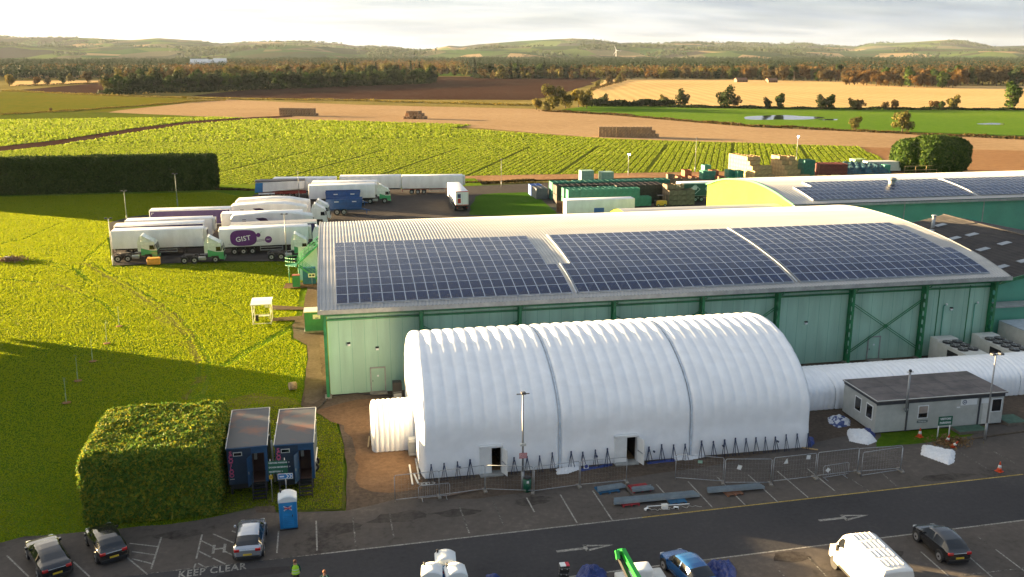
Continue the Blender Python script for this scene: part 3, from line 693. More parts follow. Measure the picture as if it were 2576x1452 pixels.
solar(W2, (110, 142, 0), sm, 127.3, 6, [(70.3, 97.2, 0, 3), (73.5, 97.2, 4, 5), (98.2, 140, 0, 5)], near=100)
for x, y0, y1 in ((70.1, 127.2, 133.6), (73.3, 134, 137), (97.6, 127.2, 137)):
    b = wb2()
    for i in range(8):
        ya, yb = y0+(y1-y0)*i/8, y0+(y1-y0)*(i+1)/8; b.bar((x, ya, sm(ya)+.15), (x, yb, sm(yb)+.15), .12, .18, m_alu)
    b.build('cable_tray', W2)
b = wb2(); vx, vy = at(2243, 462, 9.6); b.tube((vx, vy, 9.3), (vx, vy, 10.2), .5, m_trim, n=12); b.sphere((vx, vy, 10.3), .75, m_trim, 12, 6, (1, 1, .45)); b.box((vx+.5, vy-.2, 9.9), (vx+1.3, vy+.2, 10.15), m_white); b.build('roof_vent', W2)

# ---------------- small barrel roof unit between the two, mostly hidden
W3 = empty('lean_to_store', (50, 121, 0), 0, 'low curved roof store with lime end wall tucked behind the long warehouse roof', 'store')
b = MB(); b.T = Matrix.Translation((-50, -121, 0))
x0, yc3 = at(1560, 527.5, 7.4)
def b3(y): return 7.4 - 1.3*((y-yc3)/5.5)**2
ya3 = [yc3-5.5+11*i/14 for i in range(15)]
b.grid([[(xx, y, b3(y)) for y in ya3] for xx in (x0, 66.4)], m_roof); b.build('roof', W3)
b = MB(); b.T = Matrix.Translation((-50, -121, 0)); b.prism([(ya3[0], 0), (ya3[-1], 0)]+[(y, b3(y)-.05) for y in ya3[::-1]], x0+.1, x0+.25, m_gable, axis='x'); b.build('gable_wall', W3)
b = MB(); b.T = Matrix.Translation((-50, -121, 0)); b.box((x0+.3, ya3[0], 0), (66, ya3[0]+.1, 5.6), m_wall2); b.box((x0+.3, ya3[-1]-.1, 0), (66, ya3[-1], 5.6), m_wall2); b.build('wall', W3)

# ---------------- dark pitched roof shed at the right
m_dkroof = mat('weathered_shaded_roof', (.022,.020,.021), rough=.9, var=.3, scale=.6, bump=.5, bscale=6, col2=(.048,.042,.040), thr=(.4, .75))  # dark roof, its colour lowered further for the shade lying on it
m_skyl = mat('rooflight', (.27,.30,.33), rough=.35)
W4 = empty('pitched_shed', (85, 95, 0), 0, 'shed with dark weathered pitched roof and white rooflights, at the right behind the long warehouse', 'shed')
o4 = Matrix.Translation((-85, -95, 0))
RX, RZ, EX = 79.4, 9.0, 66.9; EZ = 9.0-(RX-EX)*.205
def zs(x): return RZ-abs(x-RX)*.205
b = MB(); b.T = o4
nx = 40
xsd = [EX+(RX-EX)*i/nx for i in range(nx+1)]
b.grid([[(x, y, zs(x)+(.03 if k % 2 else 0)) for y in (83.2, 96, 109.5)] for k, x in enumerate(xsd)], m_dkroof, smooth=False)
b.build('roof', W4, fix=False)
b = MB(); b.T = o4; b.grid([[(RX, y, RZ) for y in (83.2, 109.5)], [(RX+12.5, y, EZ) for y in (83.2, 109.5)]], m_dkroof, smooth=False); b.build('roof', W4, fix=False)
b = MB(); b.T = o4; b.prism([(EX+.2, 0), (RX+12.3, 0), (RX+12.3, EZ-.15), (RX, RZ-.15), (EX+.2, EZ-.15)], 83.5, 83.65, m_wall2, axis='y')
b.build('gable_wall', W4)
b = MB(); b.T = o4; b.prism([(EX+.2, 0), (RX+12.3, 0), (RX+12.3, EZ-.15), (RX, RZ-.15), (EX+.2, EZ-.15)], 109.0, 109.15, m_wall2, axis='y'); b.box((EX+.2, 83.66, 0), (EX+.35, 108.9, EZ-.2), m_wall2); b.build('wall', W4)
b = MB(); b.T = o4; b.bar((EX-.1, 83.3, EZ-.1), (RX, 83.3, RZ-.1), .12, .35, m_steel); b.bar((RX+12.6, 83.3, EZ-.1), (RX, 83.3, RZ-.1), .12, .35, m_steel); b.box((RX-.15, 83.1, RZ-.02), (RX+.15, 109.6, RZ+.08), m_dkroof); b.build('barge_board', W4)
for px, py in ((2366,567),(2445,591),(2401,600),(2527,613),(2473,628),(2576,657),(2520,672),(2335,582)):
    # find the point on the roof slope by marching
    best = None
    for k in range(200):
        z = 9.0-k*.015; p = at(px, py, z)
        if abs(zs(p[0])-z) < .02: best = (p[0], p[1], z); break
    if best and EX < best[0] < RX and 84 < best[1] < 109:
        b = MB(); b.T = o4 @ Matrix.Translation(best) @ Matrix.Rotation(-math.atan(.205), 4, 'Y'); b.cbox((0, 0, .05), (1.35, .9, .05), m_skyl, 0); b.build('rooflight', W4)
fx, fy = at(2345, 575, 8.0); b = MB(); b.T = o4; b.tube((fx, fy, 7.0), (fx+.1, fy, 9.6), .22, m_galv); b.tube((fx+.1, fy, 9.6), (fx+.1, fy, 9.75), .32, m_galv); b.build('flue', W4)
# low wall extension beneath the gable on the right
W5 = empty('cladding_lean_to', (76, 82, 0), 0, 'low teal lean-to at the right edge beside the white plant housing', 'lean-to')
b = MB(); b.T = Matrix.Translation((-76, -82, 0)); b.box((66.2, 81.9, 0), (92, 83.2, 4.3), m_wall2); b.build('wall', W5)
b = MB(); b.T = Matrix.Translation((-76, -82, 0)); b.box((66.1, 81.6, 4.32), (92, 83.3, 4.5), m_trim); b.build('roof', W5)

# ---------------- inflatable marquee
m_fab = mat('white_inflated_fabric', (.88,.90,.92), rough=.55, var=.04, scale=.9, bump=.12, bscale=1.6)
m_strap = mat('dark_blue_webbing', (.025,.04,.09), rough=.7)
m_joint = mat('grey_joint_cloth', (.55,.61,.68), rough=.8)
MX0, MX1, MY0, MY1 = 5.36, 35.45, 62.05, 78.2
PROF = [(62.0, 0), (62.03, 1.0), (62.08, 2.0), (62.15, 3.1), (62.25, 4.0), (62.6, 4.75), (63.4, 5.65), (64.4, 6.4), (65.6, 7.05), (67.2, 7.7), (69.2, 8.08), (70.9, 8.14)]
PROF = PROF + [(141.0-.0-p[0]-.2, p[1]) for p in PROF[::-1][1:]]
def resamp(pr, n):
    d = [0]
    for a, c in zip(pr[:-1], pr[1:]): d.append(d[-1]+math.hypot(a[0]-c[0], a[1]-c[1]))
    u = np.linspace(0, d[-1], n)
    return list(zip(np.interp(u, d, [p[0] for p in pr]), np.interp(u, d, [p[1] for p in pr])))
def nrm2(pr):
    o = []
    for i in range(len(pr)):
        a, c = pr[max(0, i-1)], pr[min(len(pr)-1, i+1)]; dx, dz = c[0]-a[0], c[1]-a[1]; L = math.hypot(dx, dz) or 1
        o.append((-dz/L, dx/L))
    return o
def ribbed(b, x0, x1, pr, pitch, amp, m, sub=8, doors=(), wallz=4.3, edge=.35, wallamp=.12, sx=None):
    nr = nrm2(pr); k = max(1, round((x1-x0)/pitch)); n = k*sub; rows = []; xs = []
    for i in range(n+1):
        t = i/n; x = x0+(x1-x0)*t; xs.append(x)
        s = abs(math.sin(math.pi*k*t)); bul = math.sqrt(max(0, s))*.6+s*.4
        e_ = 0
        dd = min(x-x0, x1-x)
        if edge and dd < edge: e_ = -(1-math.sqrt(max(0, 1-(1-dd/edge)**2)))*edge*.6
        r = []
        for (y, z), (ny, nz) in zip(pr, nr):
            f = 1 if z > wallz else wallamp + (1-wallamp)*max(0, (z-wallz+.9)/.9) if z > wallz-.9 else wallamp
            baffle = .07*abs(math.sin(z*math.pi/2.15)) if z < wallz else 0
            if z < .25: baffle = -.05*(1-z/.25)
            o_ = amp*bul*f + e_ + baffle
            r.append((x, y+ny*o_, max(0.0, z+nz*o_)))
        rows.append(r)
    def skip(i, j):
        xc = (xs[i]+xs[i+1])/2; zc = (pr[j][1]+pr[j+1][1])/2
        return any(xa < xc < xb and zc < zb and pr[j][0] < 66 for xa, xb, zb in doors)
    b.grid(rows, m, smooth=True, skip=skip)
    return rows
def endcap(b, x, pr, m, sgn, bulge=.3, y_split=None):
    """a softly bulging end wall, quilted in vertical tubes"""
    ys = np.array([p[0] for p in pr]); zs_ = np.array([p[1] for p in pr]); half = len(pr)//2
    rows = []
    for a, c in zip(pr[:half+1], [pr[len(pr)-1-i] for i in range(half+1)]):
        r = []
        for k in range(33):
            t = k/32; y = a[0]+(c[0]-a[0])*t; z = a[1]
            q = min(t, 1-t)*2; e_ = min(1, math.sqrt(max(0, 1-(1-min(1, q*3))**2))); v = 1-(a[1]/pr[half][1])**6
            r.append((x+sgn*(bulge*e_*v*.8+.09*abs(math.sin(y*math.pi/.95))*e_*v), y, z))
        rows.append(r)
    b.grid(rows, m, smooth=True)
D1 = (at(1205, 1200)[0]+.15, at(1265, 1196)[0]); D2 = (at(1543, 1167)[0]+.1, at(1602, 1163)[0])
MQ = empty('inflatable_marquee', (20.4, 70, 0), 0, 'huge white ribbed inflatable marquee in three joined sections in front of the green warehouse', 'marquee')
om = Matrix.Translation((-20.4, -70, 0))
prm = resamp(PROF, 61)
secs = [(MX0, 15.42), (15.48, 25.66), (25.72, MX1)]
for i, (a, c) in enumerate(secs):
    b = MB(); b.T = om
    ds = [(D1[0], D1[1], 2.15)] if i == 0 else [(D2[0], D2[1], 2.15)] if i == 1 else []
    ribbed(b, a, c, prm, .92, .085, m_fab, doors=ds)
    if i == 0: endcap(b, a+.1, prm, m_fab, -1)
    if i == 2: endcap(b, c-.1, prm, m_fab, 1)
    b.build('section', MQ, fix=False)
for x in (15.45, 25.69):
    b = MB(); b.T = om
    for (y0, z0), (y1, z1) in zip(prm[:-1], prm[1:]): b.bar((x, y0, z0-.03), (x, y1, z1-.03), .14, .05, m_joint)
    b.build('section_joint', MQ)
for (xa, xb) in (D1, D2):
    mid = (xa+xb)/2; y = 61.86
    f = MB(); f.T = om
    f.box((xa-.06, y-.05, 0), (xa+.04, y+.45, 2.15), m_white); f.box((xb-.04, y-.05, 0), (xb+.06, y+.45, 2.15), m_white); f.box((xa-.06, y-.05, 2.1), (xb+.06, y+.45, 2.25), m_white); f.box((mid-.04, y, .12), (mid+.03, y+.06, 2.1), m_white)
    fo = f.build('door_frame', MQ)
    d = MB(); d.T = om; d.box((xa+.05, y+.01, .12), (mid-.05, y+.05, 2.08), m_white); d.build('door_leaf', MQ)
    d = MB(); d.T = om @ Matrix.Translation((xb+.03, y-.06, 0)) @ Matrix.Rotation(R_(-72), 4, 'Z'); d.box((0, -.02, .1), (mid-xa-.1, .03, 2.08), m_white); dl = d.build('door_leaf', MQ)
    h = MB(); h.T = d.T; h.bar((.08, -.07, 1.05), (mid-xa-.2, -.07, 1.0), .05, .06, m_galv); h.build('push_bar', dl)
    d = MB(); d.T = om; d.box((xa, y+.46, .02), (xb, y+3.0, .10), mat('plywood', (.28,.17,.08), rough=.7, var=.2, scale=3)); d.box((xa-.05, y-.4, 0), (xb+.05, y+.44, .11), m_trim); d.build('threshold', MQ)
    d = MB(); d.T = om   # near-black panels stand in for the unlit interior at the doors
    d.box((xa-.3, y+4.0, 0), (xb+.3, y+4.1, 2.6), m_dark); d.box((xa-.3, y+.5, 2.3), (xb+.3, y+4.0, 2.35), m_dark); d.box((xa-.3, y+.5, 0), (xa-.2, y+4, 2.3), m_dark); d.box((xb+.2, y+.5, 0), (xb+.3, y+4, 2.3), m_dark); d.build('shade_backing', MQ)
sx_ = [kc(x, 0)[0] for x in (885, 988, 1095, 1195, 1545, 1648, 1748, 1848, 1998, 2090, 2190, 2285)] + [k7(x, 0)[0] for x in (250, 327, 400, 470, 570, 642, 710, 775, 840, 900, 957, 1018, 1083, 1150, 1217)]
rg = random.Random(4); proto = None
b = MB()
for dx in (-.26, .22): b.tube((0, .0, 1.22), (dx, -.32, .02), .032, m_strap, r1=.026, n=5)
b.tube((0, .0, 1.25), (-.06, -.3, .02), .026, m_strap, n=5); b.box((-.05, -.03, 1.1), (.05, .02, 1.28), m_strap); sp = b.build('anchor_strap', MQ)
for i, px in enumerate(sx_):
    x = at(px, 1205-(px-1080)*.09)[0]
    o = sp if i == 0 else sp.copy()
    if i: C.objects.link(o); o.parent = MQ
    o.location = (x-20.4, 61.86-70, 0); o.scale = (rg.uniform(.8, 1.15), 1, rg.uniform(.92, 1.08))
for px, py in ((1160, 1180), (1503, 1147), (1649, 1137), (1823, 1122), (1958, 1108)):
    x, _ = at(px, py+28); b = MB(); b.T = om; b.tube((x, 61.8, .75), (x, 61.98, .75), .07, m_strap, n=10); b.build('air_valve', MQ)
m_cloth = mat('crumpled_white_cloth', (.70,.71,.72), rough=.75, var=.06, scale=5, bump=.6, bscale=5)
def crumple(name, pts, h, m, seed, label, cat, group=None, step=.12, z0=.0):
    """a lump of crumpled sheet: heightfield over an outline that falls to the ground at its edge"""
    rg = np.random.default_rng(seed); P = np.array(pts); lo, hi = P.min(0)-.05, P.max(0)+.05
    nx, ny = int((hi[0]-lo[0])/step)+3, int((hi[1]-lo[1])/step)+3
    X, Y = np.meshgrid(np.linspace(lo[0], hi[0], nx), np.linspace(lo[1], hi[1], ny), indexing='ij'); Q = np.stack([X.ravel(), Y.ravel()], 1)
    dist = np.full(len(Q), 9.0)
    for i in range(len(P)):
        a, c = P[i], P[(i+1) % len(P)]; ab = c-a; t = np.clip(((Q-a)@ab)/(ab@ab+1e-9), 0, 1); dist = np.minimum(dist, np.linalg.norm(Q-a-t[:, None]*ab, axis=1))
    ins = inpoly(Q, pts); n_ = np.zeros(len(Q))
    for k in range(14):
        f = rg.uniform(2, 11); an = rg.uniform(0, 3.14); n_ += np.abs(np.sin((Q[:, 0]*math.cos(an)+Q[:, 1]*math.sin(an))*f+rg.uniform(0, 6)))/(f**.6)
    n_ = (n_-n_.min())/(n_.max()-n_.min()); Z = np.where(ins, (.35+.65*n_)*h*np.clip(dist/(h*.8+.05), 0, 1)**.6, -.02)
    V = np.stack([Q[:, 0], Q[:, 1], Z+z0], 1); c0 = P.mean(0); V[:, 0] -= c0[0]; V[:, 1] -= c0[1]
    idx = np.arange(nx*ny).reshape(nx, ny); F = np.stack([idx[:-1, :-1], idx[1:, :-1], idx[1:, 1:], idx[:-1, 1:]], -1).reshape(-1, 4)
    keep = ins[F].any(1); F = F[keep]; used = np.unique(F); mp_ = np.zeros(nx*ny, int); mp_[used] = np.arange(len(used))
    o = mesh_fast(name, V[used], mp_[F], [m], smooth=False); o.location = (c0[0], c0[1], 0)
    return tag(o, label, cat, group)
crumple('loose_sheet', dpoly([(1400, 1180), (1455, 1170), (1460, 1180), (1430, 1190), (1402, 1193)]), .28, m_cloth, 1, 'white sheet crumpled at the foot of the first marquee joint', 'sheet')
crumple('loose_sheet', dpoly([(1695, 1152), (1765, 1143), (1772, 1149), (1740, 1156), (1700, 1158)]), .22, m_cloth, 2, 'white sheet crumpled at the foot of the second marquee joint', 'sheet')
# entrance porch on the left end
PO = empty('inflatable_porch', (3.6, 68, 0), 0, 'small ribbed white inflatable porch on the left end of the marquee', 'porch')
pp = [(67.35, 0), (67.35, 1.0), (67.37, 2.0), (67.55, 2.5), (68.0, 2.95), (68.7, 3.2), (69.4, 3.3)]; pp = pp+[(138.8-p[0], p[1]) for p in pp[::-1][1:]]
b = MB(); b.T = Matrix.Translation((-3.6, -68, 0)); pr = resamp(pp, 33); ribbed(b, 2.0, 5.15, pr, .4, .09, m_fab, sub=6, wallz=2.2, edge=.2, wallamp=.9); endcap(b, 2.08, pr, m_fab, -1, .15); b.build('shell', PO, fix=False)
# long tunnel to the right
TU = empty('inflatable_tunnel', (55, 71.5, 0), 0, 'long low white inflatable tunnel running right from the marquee behind the grey cabin', 'tunnel')
pt = [(70.0, 0), (70.0, 1.0), (70.02, 1.75), (70.1, 2.1), (70.45, 2.5), (71.1, 2.85), (72.0, 3.1), (72.7, 3.15)]; pt = [(p[0]-1.0, p[1]*.86) for p in pt]; pt = pt+[(143.4-p[0], p[1]) for p in pt[::-1][1:]]
pr = resamp(pt, 31); a = 35.6
while a < 78:
    b = MB(); b.T = Matrix.Translation((-55, -71.5, 0)); ribbed(b, a, a+6.0, pr, .48, .08, m_fab, sub=5, wallz=2.0, edge=.12, wallamp=.8); b.build('section', TU, fix=False); a += 6.02

# ---------------- grey portable cabin
m_cabin = mat('grey_cabin_wall', (.42,.43,.40), rough=.6, var=.08, scale=1.2)
m_cabroof = mat('wet_felt_roof', (.06,.05,.047), rough=.55, col2=(.15,.125,.115), scale=.8, det=6, thr=(.35, .7))
m_glass = mat('window_glass', (.010,.012,.015), rough=.08, spec=.8)
m_navy = mat('dark_trim', (.045,.05,.06), rough=.6)
KB = empty('portable_cabin', (47.6, 65.8, 0), 0, 'long grey flat roofed portable cabin beside the visitors parking sign', 'cabin')
ok_ = Matrix.Translation((-47.6, -65.8, 0))
kx0, kx1, ky0, ky1 = 41.85, 53.4, 63.3, 68.2
b = MB(); b.T = ok_; b.box((kx0, ky0, .15), (kx1, ky1, 2.7), m_cabin); b.build('walls', KB)
b = MB(); b.T = ok_; b.box((kx0-.12, ky0-.2, 2.82), (kx1+.15, ky1+.15, 2.92), m_cabroof); b.box((kx0-.14, ky0-.22, 2.90), (kx1+.17, ky0-.16, 2.95), m_offw); b.box((kx0-.14, ky0-.2, 2.9), (kx0-.08, ky1+.15, 2.95), m_offw)
for y in (64.6, 66.2): b.box((kx0, y, 2.92), (kx1, y+.04, 2.925), m_navy)
for x in (44.5, 47, 49.5, 51.8): b.box((x, ky0, 2.92), (x+.04, ky1, 2.926), m_navy)
b.build('roof', KB)
b = MB(); b.T = ok_; b.box((kx0-.02, ky0-.06, 2.5), (kx1+.02, ky0-.003, 2.82), m_navy); b.box((kx0-.06, ky0-.06, 2.62), (kx0-.003, ky1, 2.82), m_navy); b.build('fascia', KB)
for px in (1000, 1155):
    pass
for x in (44.55, 51.1):
    b = MB(); b.T = ok_; b.box((x, ky0-.05, .1), (x+.14, ky0-.004, 2.5), m_navy); b.build('downpipe', KB)
b = MB(); b.T = ok_; b.box((kx0+.3, ky0+.2, 0), (kx1-.3, ky1-.2, .15), m_dark); b.build('base', KB)
def win(parent, T, c, w_, h, axis='y', blind=False, name='window'):
    """window on a wall facing -Y ('y') or -X ('x')"""
    b = MB(); b.T = T; g = MB(); g.T = T
    def bx(m_, u0, u1, z0, z1, d0, d1, B):
        if axis == 'y': B.box((c[0]+u0, c[1]-d1, c[2]+z0), (c[0]+u1, c[1]-d0, c[2]+z1), m_)
        else: B.box((c[0]-d1, c[1]+u0, c[2]+z0), (c[0]-d0, c[1]+u1, c[2]+z1), m_)
    f = .06
    bx(m_white, -w_/2-f, w_/2+f, -h/2-f, -h/2, .004, .05, b); bx(m_white, -w_/2-f, w_/2+f, h/2, h/2+f, .004, .05, b)
    bx(m_white, -w_/2-f, -w_/2, -h/2, h/2, .004, .05, b); bx(m_white, w_/2, w_/2+f, -h/2, h/2, .004, .05, b)
    o = b.build(name, parent); bx(m_glass, -w_/2, w_/2, -h/2, h/2, .004, .02, g); g.build('pane', o)
    if blind:
        g = MB(); g.T = T; bx(mat('blind', (.36,.30,.26), rough=.8), -w_/2+.02, w_/2-.02, -h/2+.38, h/2-.02, .021, .03, g); g.build('blind', o)
    return o
win(KB, ok_, (46.05, ky0, 1.65), .8, 1.0, blind=True); win(KB, ok_, (52.75, ky0, 1.75), .85, 1.05)
win(KB, ok_, (kx0, 64.2, 1.65), .85, 1.1, 'x'); win(KB, ok_, (kx0, 65.9, 1.65), .85, 1.1, 'x')
b = MB(); b.T = ok_; b.box((51.5, ky0-.035, .2), (52.3, ky0-.004, 2.2), m_offw); b.build('door', KB)
sgw = mat('sign_white', (.70,.72,.72), rough=.5, var=.02); sgg = mat('sign_green', (.008,.10,.055), rough=.5, var=.02); sgn = mat('sign_navy', (.06,.09,.16), rough=.5)
b = MB(); b.T = ok_; b.box((49.4, ky0-.04, 1.95), (50.9, ky0-.004, 2.5), sgw); so = b.build('sign_board', KB)
b = MB(); b.T = ok_
for i in range(20):
    a0, a1 = 2*math.pi*i/20, 2*math.pi*(i+1)/20
    b.add([(49.75+r*math.cos(a), ky0-.043, 2.22+r*math.sin(a)) for a, r in ((a0, .2), (a1, .2), (a1, .14), (a0, .14))], [(0, 1, 2, 3)], sgn)
b.box((49.68, ky0-.044, 2.17), (49.83, ky0-.041, 2.27), sgn); b.build('sign_emblem', so)
b = MB(); b.T = ok_; b.box((51.3, ky0-.045, 2.0), (52.1, ky0-.036, 2.42), sgw); b.build('sign_board', KB)
b = MB(); b.T = ok_; b.box((45.6, ky0-.04, .72), (46.55, ky0-.004, .92), mat('sign_grey', (.12,.16,.16))); so = b.build('sign_board', KB)
text('lettering', 'Portakabin', .16, sgw, so, (46.07-47.6, ky0-.045-65.8, .82), FRONT)
b = MB(); b.T = ok_; b.box((49.1, ky0-.03, 1.75), (49.4, ky0-.004, 1.86), sgw); b.build('notice', KB)
# decking by the cabin
dk = mat('green_decking', (.05,.11,.075), rough=.85, var=.2, scale=3)
for (x0, y0, x1, y1, lb) in ((48.6, 61.9, 51.2, 63.15, 'green topped timber deck at the cabin front'), (53.7, 62.8, 55.6, 64.6, 'green topped timber deck at the cabin right end')):
    b = MB(); b.box((x0, y0, 0), (x1, y1, .22), mat('weathered_timber', (.13,.11,.09), rough=.9, var=.2)); b.box((x0+.05, y0+.05, .224), (x1-.05, y1-.05, .25), dk); o = b.build('deck_platform'); tag(o, lb, 'deck')
# ---------------- chiller units by the warehouse
def chiller(x, y, L, label):
    r = empty('chiller_unit', (x, y, 0), 0, label, 'chiller', 'chiller units beside the warehouse')
    b = MB(); b.box((0, 0, .1), (2.3, -L*0+1.2, 2.5), m_offw, .03); b.build('control_cabinet', r)
    b = MB(); b.box((0, -L, .1), (2.3, -.02, 2.35), m_offw); b.box((.0, -L-.01, .3), (2.3, -L, 2.0), m_trim); b.build('casing', r)
    b = MB(); b.box((-.012, -3.2, .9), (-.002, -1.6, 2.0), m_black); b.build('grille', r)
    for i in range(int(L/1.15)):
        for k in (0, 1):
            b = MB(); c = (.62+1.06*k, -.7-1.15*i, 2.36); b.tube(c, (c[0], c[1], 2.5), .48, m_black, n=18)
            b.tube((c[0], c[1], 2.5), (c[0], c[1], 2.52), .12, m_galv, n=8)
            for t in range(6):
                a = t*math.pi/3; b.bar((c[0], c[1], 2.52), (c[0]+.46*math.cos(a), c[1]+.46*math.sin(a), 2.51), .03, .02, m_trim)
            b.build('fan', r)
    return r
chiller(57.6, 78.2, 4.4, 'white chiller unit with paired roof fans, nearer the braced bay')
chiller(62.4, 78.4, 5.2, 'white chiller unit with paired roof fans, nearer the white plant housing')
r = empty('plant_housing', (68, 78, 0), 0, 'long white panelled plant housing with blue-grey roof at the right edge', 'plant housing')
b = MB(); b.box((-1.2, -6, 0), (1.6, 3.4, 3.0), m_offw); b.build('casing', r)
for i in range(8):
    b = MB(); b.box((-1.25, -6+1.17*i, 3.02), (1.65, -6+1.17*i+1.14, 3.1), mat('roof_panel', (.42,.47,.52), rough=.4)); b.build('roof_panel', r)
# ================================================================ VEHICLES
m_tyre = mat('tyre', (.016,.016,.017), rough=.85); m_rim = mat('wheel_rim', (.35,.35,.36), rough=.4, metal=.5); m_chas = mat('chassis', (.035,.03,.03), rough=.7)
m_red = mat('red_chassis', (.20,.02,.02), rough=.6); m_tw = mat('trailer_white', (.70,.71,.72), rough=.35, var=.07, scale=.9, det=7, stretch=(1, 1, .4))
m_purple = mat('purple_curtain', (.045,.025,.13), rough=.55, var=.1, scale=1.5); m_nvy = mat('navy_curtain', (.02,.022,.10), rough=.5)
m_cabg = mat('cab_green', (.04,.30,.12), rough=.35, coat=.4); m_cabw = mat('cab_white', (.62,.68,.60), rough=.35, coat=.4); m_logo = mat('logo_purple', (.10,.012,.16), rough=.4)
m_lred = mat('red_lens', (.45,.01,.01), rough=.25, spec=.8); m_plate = mat('plate_yellow', (.62,.42,.03), rough=.5); m_agblue = mat('trailer_blue', (.012,.07,.24), rough=.45, var=.15)
def wheel(parent, x, y, r, w_, n=16, name='wheel', rimk=.55):
    """wheel with axis along local Y"""
    b = MB(); b.tube((0, -w_/2, 0), (0, w_/2, 0), r, m_tyre, n=n); o = b.build(name, parent); o.location = (x, y, r)
    b = MB()
    for s in (-1, 1):
        b.tube((0, s*(w_/2-.01), 0), (0, s*(w_/2+.012), 0), r*rimk, m_rim, n=n); b.tube((0, s*(w_/2+.01), 0), (0, s*(w_/2+.04), 0), r*.2, m_chas, n=8)
    b.build('rim', o)
    return o
def trailer(label, L=13.2, body=None, side=None, fridge=True, chassis=None, aero=False, guard=True, roofm=None, H=4.0, group='articulated lorry trailers parked in the yard', rearred=False):
    """box trailer along +X (front), origin at rear-left ground corner = (0, 0): side facing -Y at y=0"""
    body = body or m_tw; ch = chassis or m_chas; wd = 2.5
    r = empty('semi_trailer', (0, 0, 0), 0, label, 'trailer', group)
    b = MB()
    if not aero: b.rbox((0, 0, 1.25), (L, wd, H), body, .07)
    else:
        pts = [(0, 1.0), (0, H-.35), (.5, H+.15), (L*.5, H+.4), (L*.72, H+.3), (L-.05, H-.35), (L, H-.5), (L, 1.25)]
        ny = 8; prof = []
        for x, z in pts[1:7]: prof.append((x, z))
        rows = []
        for k in range(ny+1):
            t = k/ny; y = wd*t; drop = .28*(abs(2*t-1))**3
            rows.append([(x, y, z-drop) for x, z in prof])
        b.grid(rows, body, smooth=True)
        for y in (0, wd): b.add([(x, y, z-.28) for x, z in prof]+[(L, y, 1.1), (0, y, 1.0)], [tuple(range(8))], body)
        for x, z in ((0, pts[1][1]), (L, pts[6][1])): b.add([(x, 0, z-.28)]+[(x, wd*k/8, z-.28*(abs(k/4-1))**3) for k in range(9)]+[(x, wd, 1.05), (x, 0, 1.05)], [tuple(range(12))], body)
    b.build('body', r)
    if side:
        b = MB(); b.box((.12, -.012, 1.32), (L-.12, 0, H-.22), side); b.box((.12, wd, 1.32), (L-.12, wd+.012, H-.22), side)
        for i in range(1, 14): b.box((L*i/14, -.02, 1.32), (L*i/14+.04, -.012, H-.22), side)
        b.build('side_curtain', r)
    if roofm:
        b = MB(); b.box((.02, .02, H+.002), (L-.02, wd-.02, H+.015), roofm); b.build('roof', r)
    b = MB(); b.box((.3, .55, .95), (L-.2, .7, 1.24), ch); b.box((.3, 1.8, .95), (L-.2, 1.95, 1.24), ch)
    for i in range(9): b.box((.6+i*L/9.5, .05, 1.12), (.7+i*L/9.5, wd-.05, 1.24), ch)
    b.box((0, .1, .5), (.08, wd-.1, .62), ch); b.box((.1, .1, .62), (.16, .2, 1.24), ch); b.box((.1, wd-.2, .62), (.16, wd-.1, 1.24), ch)
    b.build('chassis', r)
    for k in range(3):
        for y in (.22, wd-.22): wheel(r, 2.1+1.32*k, y, .5, .36, n=14)
    if guard:
        for y in (.03, wd-.07):
            b = MB()
            for z in (.55, .95): b.box((5.9, y, z), (9.3, y+.04, z+.1), m_trim)
            for x in (5.9, 9.22): b.box((x, y, .55), (x+.08, y+.04, 1.2), m_trim)
            b.build('side_guard', r)
    b = MB()
    for y in (.3, wd-.3): b.box((10.2, y-.07, .15), (10.35, y+.07, 1.2), ch); b.box((10.1, y-.15, .05), (10.45, y+.15, .15), ch)
    b.build('landing_leg', r)
    if fridge:
        b = MB(); b.rbox((L+.01, .25, 1.9), (L+.5, wd-.25, H-.15), m_offw, .06); b.box((L+.5, .5, 2.9), (L+.515, wd-.5, 3.6), m_black); b.build('refrigeration_unit', r)
    b = MB()
    for y in (.25, wd-.45): b.box((-.03, y, .75), (0, y+.2, .9), m_lred)
    b.build('tail_lamp', r)
    return r
